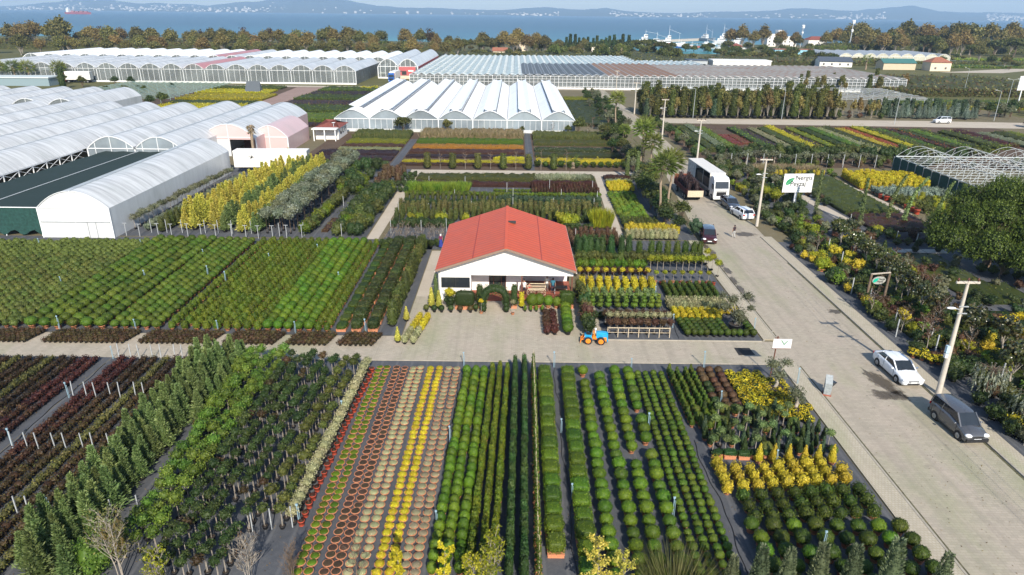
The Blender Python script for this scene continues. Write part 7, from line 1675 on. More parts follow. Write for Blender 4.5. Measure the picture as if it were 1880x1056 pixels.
for x in(-196.7,-191,-179,-203):one('fan_palm',[palm(5.6,L=3.0,tr=.35)],x,277.5+.02*x%3,f'{ {-196.7:"second palm from the left edge", -191:"third palm from the left edge", -179:"palm standing alone near the canopy shed", -203:"palm half cut by the left picture edge"}[x]} before the arched glasshouse','palm tree')
mb=MB();q=np.arange(60);mb.sprays(np.stack([.25*np.cos(q),.25*np.sin(q),5.2+.025*q],1),np.stack([np.cos(q),np.sin(q),-.8+0*q],1),.8,.2);sk=mb.mesh('dry_skirt',F['dry'])
one('dead_palm',[[('trunk',MB().tube([(0,0,0),(.05,0,3),(-.05,0,6.6)],[.3,.26,.3],9).mesh('trunk',M['palmbark'])),('dry_skirt',sk)]],-50.6,133,'dead bare palm trunk before the pink tunnel','palm tree')
one('dark_column_tree',[upright('dark',1.3,7.5,0,'black',500,.5,.25)],-163.5,256,'dark column cypress beside the canopy shed','conifer')
# ---------------------------------------------------------------- striped plots y 125..167
def strips_x(lst,x0,x1):
 for y0,y1,h,fms,lab,sp_ in lst:bed('bedding_strip' if not sp_ else 'reed_strip',lab,x0,x1,y0,y1,h,fms,16 if not sp_ else 14,.2,spiky=sp_,w=.08)
strips_x([(157.5,164.5,1.5,['reedgreen'],'green reed strip before the white greenhouse on the left',True),(151.5,156,.7,['yellowgreen','treegreen'],'yellowish bedding strip near the cottage',False),(147.2,150,.6,['bronze'],'bronze strip near the cottage',False),(143.6,146.4,.5,['cream','yellowgreen'],'pale speckled strip left of the fabric path',False)],-37,-23.8)
strips_x([(138,142.6,.6,['purple'],'dark purple bedding strip left of the fabric path',False),(132.4,136.6,.6,['purple','redbrown'],'second dark purple strip left of the fabric path',False),(127,130.6,.8,['treegreen'],'green strip before the purple beds',False)],-40,-23.8)
strips_x([(158.5,165.8,1.8,['dry','reedgreen'],'tall pale dry reeds before the white greenhouse',True),(152.5,156.6,.9,['golden','treegreen'],'fresh green strip before the reeds',False),(146.4,149.8,.7,['orange','bronze'],'orange flower strip between the fabric paths',False),(140.5,144.6,.6,['bronze','redbrown'],'russet strip below the orange flowers',False),(136.2,139,.5,['purple'],'purple strip below the russet strip',False),(131.6,133.6,.5,['yellow','golden'],'thin yellow strip between the fabric paths',False),(128.6,130.4,.6,['bronze'],'brown strip behind the cross path',False)],-21.6,2.2)
strips_x([(135.0,136.6,.7,['yellow'],'short yellow strip at the right fabric path',False)],-4,2.2)
strips_x([(158,166,1.3,['reedgreen','treegreen'],'green reed block right of the fabric path',True),(151,156.5,.8,['treegreen','bronze'],'dull green strip right of the fabric path',False),(144,147.8,.6,['treegreen','grassblue'],'grey green strip right of the fabric path',False),(138,142,.6,['treegreen'],'green strip above the yellow flowers',False),(131.6,134.6,.9,['yellow','yellowgreen'],'yellow flower strip before the cross path',False)],4.4,22)
p=var(3,lambda:bush('balldark',.75,1.3,220,.2,pm='black'));crossrow('round_dark_bush',p,4.6,22,128.8,1.5,'round dark bush in the row before the yellow flower strip','bush','round dark bushes before the yellow strip')
p=var(3,lambda:upright('treegreen',.8,3.0,.2,'black',300,.24,.3));p2=var(3,lambda:branchy(3.6,.9,6,4,'bronze',110,.16,twig=.012))
for i,x in enumerate(np.arange(-16,12,2.35)):place('young_tree' if i%2 else 'green_column',p2 if i%2 else p,x,126.4,'bare young tree in the row along the cross path' if i%2 else 'leafy green column in the row along the cross path','tree' if i%2 else 'shrub','young trees along the cross path' if i%2 else 'leafy columns along the cross path')
hedge_run('path_shrub',P_['darkrow'],'dark shrub along the near edge of the cross path','shrub','dark shrubs at the cross path',-20,-16.5,(108,112,116,119),.9)
one('round_green_tree',[tree('treegreen',4.6,2.2,.6,700,.4,8)],-26.5,165.8,'round green tree standing before the white greenhouse','tree');one('golden_tree',[tree('autumngreen',3.8,1.4,.5,500,.36,7)],-16.0,166.4,'olive golden tree before the white greenhouse','tree')
for i,(x,y,s_) in enumerate(((9.5,166.8,.8),(15.5,166,1.1),(17.4,163.5,1.0),(2.0,167,.5),(19,168,1.2),(13.2,166.8,.6))):place('plot_tree',tg if i%2 else p2,x,y,'green or bare tree at the right front of the white greenhouse','tree','trees at the greenhouse corner',s=s_)
p=var(3,lambda:upright('purple',.5,2.3,.3,'black',300,.16,.3))
for i in range(10):place('dark_potted_tree',p,27.5+(i%2)*1.15+U(-.1,.1),104.9+(i//2)*1.45,'dark leaved potted tree standing on the flatbed trailer','small tree','dark potted trees on the flatbed',z=1.15,s=U(.85,1.0))
place('green_load',var(1,lambda:bush('lime',.8,.9,260,.16)),28.0,111.6,'fresh green plants piled at the flatbed head','shrub',z=1.3)
bed('bedding_strip','yellow bedding strip by the glasshouse corner',17,27,236,244,.8,['yellowgreen'],6,.35);bed('ground_cover','green ground cover between greenhouse and road',16.5,27,180,235,.7,['treegreen','dark'],6,.4,lump=1.2)
for i in range(26):place('road_shrub',(td,tgb,td)[i%3],28.6-.06*i+U(-1.4,.6)-(3 if i%4==0 else 0),172+i*2.9,'dark grey shrub in the belt between white greenhouse and road','tree','dark shrubs beside the far road',s=U(.8,1.15))
for i in range(9):place('road_shrub',(td,tg,tgb)[i%3],24.0+U(-1.6,1.6),130+i*4.2,'dark shrub under the palms at the left road edge','tree','dark shrubs under the road palms',s=U(.6,.85))
for i in range(30):place('road_edge_tree',(td,tg,td,tgb,tg)[i%5],U(20.4,23.8),90+i*2.7,'mixed dark tree in the dense line left of the road','tree','dense tree line left of the road',s=U(.7,1.1))
def fstrip(lab,x0,x1,y0,y1,h,fm):bed('field_strip',lab,x0,x1,y0,y1,h,fm,9,.36,lump=.9)
for y0,y1,h,fm,lab in((261,269,.9,['treegreen'],'green strip by the lane left of the track'),(246,257,.8,['yellow','yellowgreen'],'narrow yellow strip in the left field'),(226,242,.9,['yellow','yellow','yellowgreen'],'wide yellow strip in the left field'),(215,223,.8,['treegreen'],'dark green strip in the left field'),(203,213,1.1,['yellow','gold','treegreen'],'nearest yellow strip in the left field'),(188,200,.6,['purple','bronze'],'brown strip nearest the film greenhouses')):fstrip(lab,-106-(y0-202)*.13,-80.5-(y0-202)*.03-(4 if y0>240 else 0),y0,y1,h,fm)
for y0,y1,h,fm,lab in((257,269,.9,['treegreen','lime'],'green strip by the lane right of the track'),(243,254,.7,['purple','treegreen'],'purple tinged bed in the middle field'),(229,241,1.0,['treegreen','golden'],'green strip below the purple bed'),(216,227,.6,['purple','bronze'],'brown bed of the middle field'),(199,214,1.0,['treegreen','golden'],'broad green strip of the middle field'),(182,196,1.0,['lime','treegreen'],'bright green strip nearest the pink tunnel'),(174,180,.6,['redbrown','bronze'],'red brown strip near the cottage roof')):fstrip(lab,-72.6+(y0-176)*.012,-45.6,y0,y1,h,fm)
fstrip('yellow patch by the lane right of the track',-58,-51,264,269.5,1.0,['yellow'])
for i in range(14):place('field_bush',(tg,td)[i%2],-121-U(0,20),205+U(0,60),'green bush among the lath frames left of the striped field','bush','bushes among the lath frames',s=U(.7,1.0))
for i,(x,y) in enumerate(((-108,208),(-105,210),(-112,204),(-160,262),(-150,266),(-172,270),(-145,268))):place('field_bush',(td,tg)[i%2],x,y,'dark bush near the brown gable and canopy shed','bush','bushes near the canopy shed',s=1.1)
# ---------------------------------------------------------------- right fields y 131..186
def ystrip(x0,x1,y0,y1,h,fms,lab,sp_=False):bed('bedding_strip',lab,x0,x1,y0,y1,h,fms,12,.26,lump=.8,spiky=sp_,w=.09)
S_=[('lime','treegreen'),('treegreen',),('grassblue','treegreen'),('lime','treegreen'),('redflower',),('redflower','bronze'),('treegreen','lime'),('purple',),('cream','treegreen'),('treegreen',),('yellow',),('purple','bronze'),('yellowgreen',),('treegreen','dark'),('lime','treegreen'),('pale','yellowgreen'),('treegreen',),('gold',),('orange','bronze'),('yellow','yellowgreen'),('treegreen','lime'),('lime','treegreen'),('bronze','orange'),('treegreen',),('lime',),('treegreen','yellowgreen')]
NMS=['fresh green','plain green','grey green','lush green','brick red','rusty red','thick green','dark purple','creamy','mid green','clear yellow','brown purple','lime yellow','dark green','grassy green','pale straw','even green','golden','orange brown','lemon','leafy green','tall green','russet','flat green','light green','olive green']
for i,fm in enumerate(S_):
 x0=39.2+i*2.55;fm=fm+('treegreen',) if i%2 else fm;ystrip(x0,x0+2.25,146.5+U(-1,4)+(6 if i in(4,5,12) else 0),U(176,184) if i not in(4,5) else 168,.6 if fm[0] in('redflower','purple','orange') else U(.8,1.3),list(fm),f'{NMS[i]} bedding strip, one of the long strips right of the road')
for i in range(6):ystrip(107+i*4.2,110.4+i*4.2,150+U(0,6),178-U(0,6),U(.8,1.2),[('treegreen','lime'),('redbrown','treegreen'),('grassblue','treegreen'),('treegreen',),('yellowgreen',),('treegreen','dark')][i],f'{["leafy","reddish","bluish","dull","yellowish","darkest"][i]} wide bed at the far right of the striped plots')
p=var(4,lambda:bush('treegreen',1.2,2.6,300,.26));p2=var(3,lambda:bush('dark',1.2,2.8,300,.26));p3=var(2,lambda:bush('bronze',1.0,2.0,260,.24));p4=var(3,lambda:bush('cream',1.1,1.7,240,.22))
for i in range(70):place('stock_bush',(p,p2,p3,p)[i%4],U(40,105),U(130,138),'mixed bush in the stock belt before the striped beds','bush','stock belt bushes',s=U(.5,.8))
for x in np.arange(42.5,92,1.7):place('hedge_tree',random.choice((p,p2,p2,p2)),x+U(-.2,.2),139.5+U(-.8,.8),'dark leafy tree in the long hedge row before the striped beds','tree','long dark hedge row trees')
for x in np.arange(50,100,2.6):place('plume_bush',random.choice((p3,p4,p)),x+U(-.6,.6),143.8+U(-1,1),'plumed or bronze bush behind the long hedge row','bush','plumed bushes behind the hedge row')
p5=var(3,lambda:tree('olive',2.6,1.3,1.1,360,.24,6,'palebark'));
for x in np.arange(40,72,1.9):place('olive_tree',p5,x+U(-.4,.4),133.6+U(-.8,.8),'small olive tree on a pale trunk before the hedge row','tree','small olive trees before the hedge row',s=U(.8,1.1))
for x in np.arange(42,70,3.1):place('white_stake',ST2,x,131.5,'white marker stake among the small olive trees','stake','white stakes among the olives',0,1.4)
for i in range(24):
 y=104+i*3.5;q=(p2,p,td,p3,tgb)[i%5];place('roadside_shrub',q,37.4+U(-.9,.9)+(-.0 if y<150 else .3),y,'dark mixed shrub in the belt along the right road edge','shrub','shrubs along the right road edge',s=U(.7,1.0) if y>118 else U(.5,.7))
for x,y in[(U(38,46),U(104,131)) for _ in range(60)]:place('nursery_bush',random.choice((p,p2,tgb,p)),x,y,'mid green bush in the block right of the lorry','bush','bushes in the block right of the lorry',s=U(.5,.8))
pt1=var(4,lambda:tree('autumngreen',7.4,1.3,.2,620,.42,11,'palebark',1.7));pt2_=var(4,lambda:upright('treegreen',1.25,7.4,.3,'black',620,.42,.55,jit=1.0));pt3=var(3,lambda:upright('darkblue',1.2,5.5,0,'black',320,.5,.5));pt4=var(3,lambda:tree('autumn',6.6,1.3,1.0,560,.42,10,'palebark',1.6))
for j,y in enumerate((199.8,202.4,205,208)):
 for i,x in enumerate(np.arange(37.5,92,1.75)):
  k=pt3 if(i*3+j*5)%11==0 else(pt4 if(i+2*j)%5==0 else(pt1 if(i+j)%2 else pt2_));place('nursery_tree',k,x+U(-.5,.5),y+U(-.6,.6),'tall slim potted tree in the dense rows behind the cross road','tree','tall nursery trees behind the cross road',s=U(.95,1.25)*(1 if j else .95))
pk_=var(2,lambda:pieces((None,(lambda m:(pot(m,.5,.62,.7,0),m.mesh('tub',[M['black']]))[1])(MB()))))
for x in np.arange(38,92,1.9):place('black_tub',pk_,x,198.4,'black tub at the foot of the tall nursery trees','tub','black tubs under the nursery trees')
for x,y in[(U(92,108),U(199,214)) for _ in range(26)]:place('brown_bush',(pt4,p3,p)[random.randrange(3)],x,y,'brownish bush right of the tall nursery rows','bush','brownish bushes beside the nursery rows',s=U(.5,.8))
psp=var(4,tall('bluespruce',4.2,1.2,420,.55))
for i in range(22):place('blue_spruce',psp,109+i*1.15,201+U(-.4,2.4),'pale blue spruce in the row behind the white van','conifer','blue spruces behind the van',s=U(.7,1.05))
for i in range(20):place('dark_spruce',pt3,106+i*1.6,207+U(0,3),'dark conifer in the row behind the blue spruces','conifer','dark conifers behind the spruces',s=U(.7,.95))
one('domed_maroon_bush',[bush('purple',2.6,2.8,420,.34,7)],139,186,'big dark domed bush standing in the dusty cross road','bush')
for x,y in[(U(138,176),U(204,222)) for _ in range(34)]:place('cloud_tree',(td,tgb)[random.randrange(2)],x,y,'dark grey cloud pruned tree at the right edge','tree','dark cloud pruned trees at the right',s=U(.8,1.3))
bed('thicket','brown and green thicket beyond the cloud pruned trees',135,215,262,330,3.0,['autumngreen','bronze','reedgreen'],1.6,1.0,lump=2.5);bed('field_strip','olive green strip behind the cloud pruned trees',128,200,232,244,1.4,['golden','reedgreen'],5,.5,lump=1.5);bed('field_strip','yellow flower strip behind the cloud pruned trees',130,190,224,230,1.2,['yellowgreen','yellow','bronze'],5,.5,lump=1.5)
for x,y in[(U(106,140),U(258,300)) for _ in range(36)]:place('thicket_tree',(pt2_,pt4,tg,pt1)[random.randrange(4)],x+24*(y>279),y,'green tree in the thicket right of the glasshouse end','tree','thicket trees right of the glasshouse',s=U(.7,1.1))
# ---------------------------------------------------------------- plots right of the road, y 84..128
p=var(3,lambda:upright('yellow',.5,1.7,.2,'terracotta',240,.17,.35));pb_=var(3,lambda:bush('bluespruce',.6,1.4,240,.16,pm='terracotta'));pg_=var(3,lambda:bush('treegreen',.6,1.3,220,.16));pyg=var(3,lambda:upright('yellowgreen',.5,1.6,.2,'terracotta',230,.16,.4))
for j,y in enumerate(np.arange(113.5,122.6,1.05)):
 for x in np.arange(58.8+.1*j,70.4,1.0):
  if(x-58)*.35+112<y+4.5:place('yellow_shrub',p,x,y,'bright yellow upright shrub in the block by the net fence','shrub','yellow uprights by the net fence',s=U(.85,1.1))
for y in(107.4,108.6,109.8,111.0):
 for x in np.arange(59.6,70.6,1.05):place('blue_grey_shrub',pb_,x,y,'blue grey shrub in the band before the yellow block','shrub','blue grey shrubs before the yellow block',s=U(.85,1.1))
for y in(98.5,100,101.4,102.8,104.2,105.6):
 for x in np.arange(60,71,1.15):place('green_gold_shrub',pyg if random.random()<.4 else pg_,x,y,'green and gold shrub in the block below the blue grey band','shrub','green gold shrubs by the net fence',s=U(.8,1.05))
for x,y in((59.2,107.6),(59.4,106.2),(59.6,104.6),(59.8,101.0),(60,99.6),(59.9,98.3)):place('orange_pot',var(1,redpot),x,y,'orange red pot at the path edge of the green gold block','pot','orange pots by the path',s=2.2)
bed('green_ground_bed','wide dark green ground bed behind the billboard',48.9,57.0,97.5,121,.9,['treegreen','dark'],22,.2);bed('bronze_ground_bed','bronze tinted lower half of the wide bed',49.0,58,88.5,97,.8,['bronze','treegreen','dark'],22,.2);bed('purple_ground_bed','dark purple heath below the bronze bed',50,59,84.6,88,.6,['purple'],22,.18)
p=var(3,lambda:grasses('dry',.8,1.3,110,.08,None,.3));p2=var(3,lambda:upright('gold',.42,1.1,.2,'black',180,.15,.35))
for x in np.arange(45.4,57,.85):
 place('dry_grass',p,x,127.5+U(-.4,.4),'pale dry grass tuft behind the billboard','grass','dry grass tufts behind the billboard');place('dry_grass',p,x,125.6+U(-.4,.4),'pale dry grass tuft behind the billboard','grass','dry grass tufts behind the billboard')
 place('golden_shrub',p2,x,123.6,'golden shrub in the row before the dry grass','shrub','golden shrubs before the dry grass')
pcy=[(43.9,96.2,0),(48.1,91.4,0),(53.3,94.0,.1),(54.9,92.6,.14),(57.6,90.2,.1)]
for i,(x,y,ln) in enumerate(pcy):
 def lean():
  mb=MB();n=760;t=rng.random(n);a=rng.random(n)*6.28;rr=.36*(1-.5*t)*(.5+.6*rng.random(n));H=6.6
  bx_=ln*H*t**2.5*2.2
  P=np.stack([rr*np.cos(a)+bx_,rr*np.sin(a),.2+t*H],1);mb.leaves(P,np.stack([np.cos(a),np.sin(a),.5+0*a],1),.24,0,jit=.5)
  mb.tube([(ln*H*(k/8)**2.5*2.2,0,.1+H*k/8*.97) for k in range(9)],[.08]*9,5);return pieces((None,mb.mesh('cypress',[F['conifer']])))
 one('pencil_cypress',[lean()],x,y,('straight pencil cypress nearest the billboard','second pencil cypress right of the billboard','pencil cypress with bent tip','pencil cypress leaning right','rightmost pencil cypress beside the big pine')[i],'conifer',0)
GS={k:var(3,f) for k,f in(('dk',lambda:bush('dark',.8,1.5,320,.16,pm='black')),('gr',lambda:bush('treegreen',.7,1.3,300,.16,pm='black')),('ol',lambda:bush('olive',.8,1.5,300,.16,pm='black')),('br',lambda:bush('redbrown',.6,1.0,240,.14,pm='black')),('yg',lambda:bush('yellowgreen',.75,1.3,320,.17,pm='terracotta')),('go',lambda:bush('gold',.7,1.3,300,.16,pm='black')),('li',lambda:bush('lime',.7,1.2,300,.17,pm='black')),('bz',lambda:bush('bronze',.7,1.3,280,.15,pm='black')))}
GS['mag']=var(4,lambda:tree('magnolia',3.5,1.25,1.2,700,.24,8,'palebark',.9,core=.6));GS['map']=var(3,lambda:branchy(2.8,1.1,8,6,'bronze',420,.13));GS['sp']=var(2,spiral);GS['cone']=var(2,lambda:upright('dark',.45,1.4,.2,'black',300,.14,.85));GS['std']=var(3,lambda:standard('yellowgreen',.8,2.3,340,.17))
NM={'dk':('dark_shrub','dark leafy shrub','shrub'),'gr':('green_shrub','green leafy shrub','shrub'),'ol':('grey_shrub','grey green shrub','shrub'),'br':('maroon_shrub','red brown shrub','shrub'),'yg':('yellow_green_shrub','yellow green shrub','shrub'),'go':('golden_shrub','golden yellow shrub','shrub'),'li':('lime_shrub','lime green shrub','shrub'),'bz':('bronze_shrub','bronze leaved shrub','shrub'),'mag':('magnolia','glossy leaved magnolia tree','tree'),'map':('maple','coppery fine leaved maple','tree'),'sp':('cloud_topiary','tiered green topiary','topiary'),'cone':('dark_cone','dark clipped cone','conifer'),'std':('yellowish_standard','yellowish ball tree on a stem','small tree')}
L_=[('mag',41.2,82,1),('mag',41.3,78.5,1),('mag',41.2,75.4,1),('mag',41.1,72.6,1.05),('mag',40.9,69.8,1),('mag',40.5,67,1.05),('mag',40.2,64.2,1),('mag',40.0,61.4,1),('mag',39.6,58.8,1),('mag',40.6,54.6,1.15),('mag',42.0,52.6,1.1),('mag',39.6,47.6,1.1),('mag',41.4,48.6,1.1),('yg',35.4,73.4,1.25),('yg',36.3,75.4,1.1),('yg',36.0,77.2,.9),('go',38.6,77.6,1.3),('go',39.9,76.2,1.2),('go',39.4,73.2,1.2),('go',38.6,74.2,1),('li',35.4,69.2,1.2),('li',36.0,70.4,.9),('ol',37.4,82,1.0),('ol',36.6,79.5,.8),('cone',38.6,80.6,1.2),('dk',37.5,72.2,.9),('dk',37.6,69.4,.8),('gr',37.9,67.4,.9),('gr',36.0,66.8,.7),('bz',38.5,71,.9),('li',35.5,62.0,1.0),('br',35.4,60.0,.9),('br',36.4,60.6,1),('br',37.4,61.2,1),('bz',36.8,62.6,1.1),('gr',37.8,63,.9),('go',37.6,59.6,.8),('map',36.0,57.2,1),('map',37.2,56.0,.9),('map',36.2,53.4,1.15),('br',38.4,58.4,1),('br',38.2,60.4,1),('dk',36.4,55.2,.8),('dk',35.2,57.6,.8),('gr',38.2,55.6,1),('gr',38.8,53.8,.9),('bz',37.4,52.2,1.1),('bz',38.6,51,1),('dk',36.6,49.4,1),('dk',35.4,48.2,.9),('gr',37.6,48.6,.9),('yg',39.4,50.4,.9),('yg',40.4,49.8,.8),('ol',38.0,46.8,.8),('gr',36.6,46.6,.7),('dk',35.2,44.6,.8),('dk',35.0,42.6,.9),('dk',34.9,40.6,.9),('ol',36.4,43.6,.7),('dk',37.0,39.8,1),('dk',38.2,42.8,1),('gr',39.4,44.8,1.1),('dk',40.6,46,1.2),('gr',41.6,50.6,.9),('dk',43,47,1.2),('dk',43.4,56,1),('gr',42.2,58,.9),('gr',43.5,59.5,.9),('dk',42,62,.9),('dk',44,64,.9),('gr',42.8,66,.7),('br',42.4,68.6,.8),('sp',38.2,87.5,1.6),('dk',36.5,88.4,1),('dk',37.2,86,.9),('gr',37.8,90.2,1),('ol',36.0,91.5,1),('dk',36.1,94,1.1),('ol',36.3,96.5,1.3),('dk',36.8,99.4,1.1),('ol',37.3,102.5,1.2),('gr',39.2,92.5,1),('dk',39.6,95,1.1),('std',39.4,100.4,1),('std',40.4,101.6,1),('std',38.8,102.8,1),('std',41.0,103.6,.9),('dk',41.5,98,1.2),('dk',42.4,96.8,1),('gr',41,94,.9),('bz',40.4,90.6,1),('bz',41.8,89.2,1.2),('yg',40.4,88,1.1),('yg',39.6,86.2,1),('bz',43,87,1.1),('mag',43.6,84.8,.9),('bz',45.2,86,1.2),('bz',46.2,84.6,1.1),('gr',45,89.8,.9),('gr',46.6,91,.8),('yg',48.6,87.6,1.1),('dk',49.5,86,1),('dk',47.5,85.6,1),('bz',52.4,85.6,1.2),('cone',46.0,80.4,1.1),('cone',50.0,80.6,1.1),('cone',53.0,80.8,1.1),('gr',50.6,83.4,.8),('gr',52,83.2,.8),('gr',53.4,83.4,.8),('gr',49.2,83.4,.8),('ol',54.8,83.6,.9)]
for k,x,y,s_ in L_:
 nm,lb,ct=NM[k];where='below the hanging oval sign' if y<60 else('along the pavement beyond the oval sign' if y<84 else 'around the billboard');place(nm,GS[k],x,y,f'{lb} {where}',ct,f'{nm.replace("_", " ")} plants {where}',s=s_)
FK=['dk','gr','bz','dk','gr','yg','br','dk','ol','gr','go','li','bz','dk','map']
for i in range(300):
 x,y=U(34.9,46.5),U(37,84)
 if(x>43 and random.random()<.3) or(x<35.6 and 44<y<50):continue
 if not seen(x,y,.5,30):continue
 k=FK[int(i*7%15)];nm,lb,ct=NM[k];where='in the lower half of the right hand plant strip' if y<60 else 'in the upper half of the right hand plant strip';place(nm,GS[k],x,y,f'{lb} {where}',ct,f'{nm.replace("_", " ")} fill {where}',s=U(.65,1.1))
for i in range(70):place('shade_shrub',GS[('dk','gr','dk','bz','ol')[i%5]],U(46,61),U(46,80),'dark shrub in the shade around the big pine','shrub','shrubs in the pine shade',s=U(.6,1.0))
FR=['gr','dk','ol','gr','bz','yg','gr','li','dk']
for i in range(190):
 x,y=U(36.6,58.5),U(84.2,130)
 if x>48.4 and 86<y<121.5:continue
 if 44.3<x<47.6 and y>93:continue
 k=FR[i*5%9];nm,lb,ct=NM[k];where='in the packed stock behind and left of the billboard';place(nm,GS[k],x,y,f'{lb} {where}',ct,f'{nm.replace("_", " ")} packed near the billboard',s=U(.7,1.1))
for x,y in((34.4,52.2),(34.9,51.7),(35.4,51.1),(35.9,51.0),(34.9,52.9),(35.3,52.3),(39.2,51.6),(40,51.9),(40.8,51.8),(41.6,52.4),(42.4,52.2),(43.2,51.8),(42.8,51.2),(43.8,51.2),(39.0,50.6)):place('yellow_mum',MUM,x,y,'yellow chrysanthemum pot behind the white saloon','flower pot','yellow mums behind the white saloon',s=1.25)
one('weeping_cedar',[weeping(2.9,1.3)],36.2,45.4,'weeping grey green cedar beside the concrete pole','tree');one('weeping_cedar',[weeping(3.3,1.5)],36.6,41.0,'larger weeping grey green cedar beside the grey van','tree')
pale2=var(2,lambda:ballbush('cream',.4,.25,pm='black',n=240,size=.13));[place('pale_ball',pale2,x,y,'pale mottled ball shrub right of the grey van','shrub','pale balls right of the van') for x,y in((36.4,37.6),(37.0,38.4),(37.6,37.4),(36.9,36.4))]
WP=[[(None,MB().bx(-.045,.045,-.045,.045,0,1.9).mesh('post',M['stake']))]]
for x,y in((35.6,66.4),(36.4,64.2),(36.2,58.8),(35.0,56.2),(39,67.2),(38.2,74.8),(38.7,79.6),(44.8,81.6),(51,82.4),(39.2,57.8),(41.0,57.4),(38.6,47.4),(36.6,52.8),(37,54.4),(44,82.8),(49.6,84.4),(35.4,38.2),(42.6,44.6),(47.2,92.2)):place('white_post',WP,x,y,'white concrete post among the shrubs right of the road','post','white posts right of the road',0,U(.8,1.1),tilt=U(-.05,.05))
for k in range(3):
 x=44.6+1.0*k;place('yellow_leaf_standard',var(1,lambda:standard('yellow',.4,1.8,160,.18)),x,56.4+.4*k,'thin tree with pale yellow leaves before the dark shade','small tree','pale yellow thin trees')
one('blue_barrel',[pieces((None,MB().lathe([(0,0),(.45,0),(.48,.5),(.45,1.0),(0,1.02)],14).mesh('barrel',plain('barrel_blue',(.2,.42,.6),.5))))],44.9,60.2,'pale blue barrel in the shade of the pine','barrel')
bed('ground_cover','low striped ground cover beside the pine shade',43.5,52,70,79.5,.35,['treegreen','dark'],18,.16);bed('ground_cover','dark ground cover right of the shrubs',44,60,46,62,.4,['dark','treegreen'],10,.2)
def big_pine():
 t=MB();t.tube([(0,0,0),(.2,.1,2.2),(0,0,4.2)],[.5,.42,.3],9);c=MB();k=0
 for x,y,z,q in((0,0,6.4,2.9),(-3.6,-1.0,4.8,2.3),(3.2,-1.2,5.6,2.6),(-2.2,2.4,5.6,2.4),(2.0,2.8,6.4,2.4),(-5.6,-1.6,3.1,2.0),(-3.2,-4.4,3.3,2.1),(.4,-4.2,4.2,2.3),(-.8,-6.2,2.5,1.9),(3.4,-4.6,4.0,2.2),(6.2,-.4,5.2,2.6),(6.0,-3.8,3.6,2.2),(-5.4,1.6,3.8,2.0),(2.2,-6.8,2.2,1.8),(6.2,3.4,6.0,2.4),(-1.8,-2.2,5.4,2.0),(1.6,-1.6,6.8,2.0),(-6.6,-.6,3.0,1.7),(-4.4,-3.6,2.6,1.6),(1.4,-9.0,2.9,2.2),(4.4,-9.6,3.2,2.3),(3.0,-11.6,2.0,1.9),(7.0,-7.0,3.8,2.5),(6.6,-11.6,2.4,1.9),(9.6,-3.0,5.4,2.6),(9.4,1.6,6.6,2.6),(9.6,-8.6,3.8,2.3)):
  q*=.86
  t.tube([(0,0,3.2),(x*.5,y*.5,(3.2+z)/2),(x,y,z-.4)],[.2,.13,.05],5)
  n=int(3200*(q/2.3)**2);D=rng.normal(size=(n,3));D/=np.linalg.norm(D,axis=1)[:,None];ph=rng.random(3)*6
  kk=1+.16*np.sin(D[:,0]*7+ph[0])*np.sin(D[:,1]*7+ph[1])+.1*np.sin(D[:,2]*9+ph[2]);rad=(.68+.36*rng.random(n))*kk
  P=np.array((x,y,z))+D*np.array((q,q,q*.72))*rad[:,None];c.leaves(P,D+np.array((0,0,.4)),.2,0,jit=.6,aspect=.7)
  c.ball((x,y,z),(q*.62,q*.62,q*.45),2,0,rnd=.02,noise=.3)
  m=n//2;c.sprays(P[:m],D[:m]+np.array((0,0,.5)),.3,.05)
 return pieces(('crown',c.mesh('crown',F['pine'])),('trunk',t.mesh('trunk',M['bark'])))
one('big_pine',[big_pine()],55.6,75.5,'huge spreading dark green pine at the right picture edge','tree',0,(1,1,1.28))
one('dark_column_tree',[upright('treegreen',.8,3.4,0,'black',420,.22,.4)],66.5,93.5,'upright dark tree behind the big pine','tree');one('dark_column_tree',[tree('dark',4,1.2,1,420,.26,6)],62.2,92,'dark leafy tree left behind the big pine','tree');one('thick_tree',[tree('dark',3.2,1.4,.6,420,.26,6)],54.6,71.5,'dark low tree under the left pine branches','tree')
# ---------------------------------------------------------------- far trees
TA=var(5,lambda:tree('autumn',15,5.6,2.2,1700,1.0,17,'palebark',.95,core=.5,tr=.4));TG=var(4,lambda:tree('autumngreen',15,5.6,2.0,1700,1.0,17,'palebark',.95,core=.5,tr=.4));TB=var(3,lambda:tree('bronze',14,4.2,3,560,.9,12,'palebark',.95,core=.2,tr=.4,lo=.3));TP=var(3,lambda:tree('treegreen',10,6,4.5,1000,1.1,10,'bark',.5,core=.6,tr=.45));TC=var(3,lambda:upright('dark',1.9,11,0,'black',420,1.0,.6));TBu=var(4,lambda:tree('treegreen',6,4.2,.8,700,1.0,8,'bark',.7));TBr=var(3,lambda:tree('autumngreen',5,4,.8,560,.9,8,'bark',.7))
def far(name,proto,lst,label,cat,group):
 for x,y,s_ in lst:place(name,proto,x,y,label,cat,group,s=s_,z=0)
big=[(-345,520,1.35),(-326,512,1.3),(-338,540,1.5),(-360,530,1.25),(-305,530,1.0),(-292,522,1.15),(-276,530,1.1),(-262,524,1.05),(-247,520,1.05),(-232,526,.95),(-218,520,1.05),(-206,528,.95),(-194,522,1.0),(-183,530,1.0),(-170,524,1.05),(-158,516,.9)]
far('plane_tree',TA[:3]+TG[:3],big,'rusty autumn plane tree in the tall row behind the white arched range','tree','autumn plane trees at upper left')
far('plane_tree',TA+TG[:1],[(-138,540,1.15),(-132,530,1.1),(-123,536,1.2),(-113,530,1.0),(-105,538,.85),(-77,540,.75),(-58,536,.8),(-46,528,.7)],'rusty autumn tree in the broken row left of the shore cottages','tree','autumn trees left of the shore cottages')
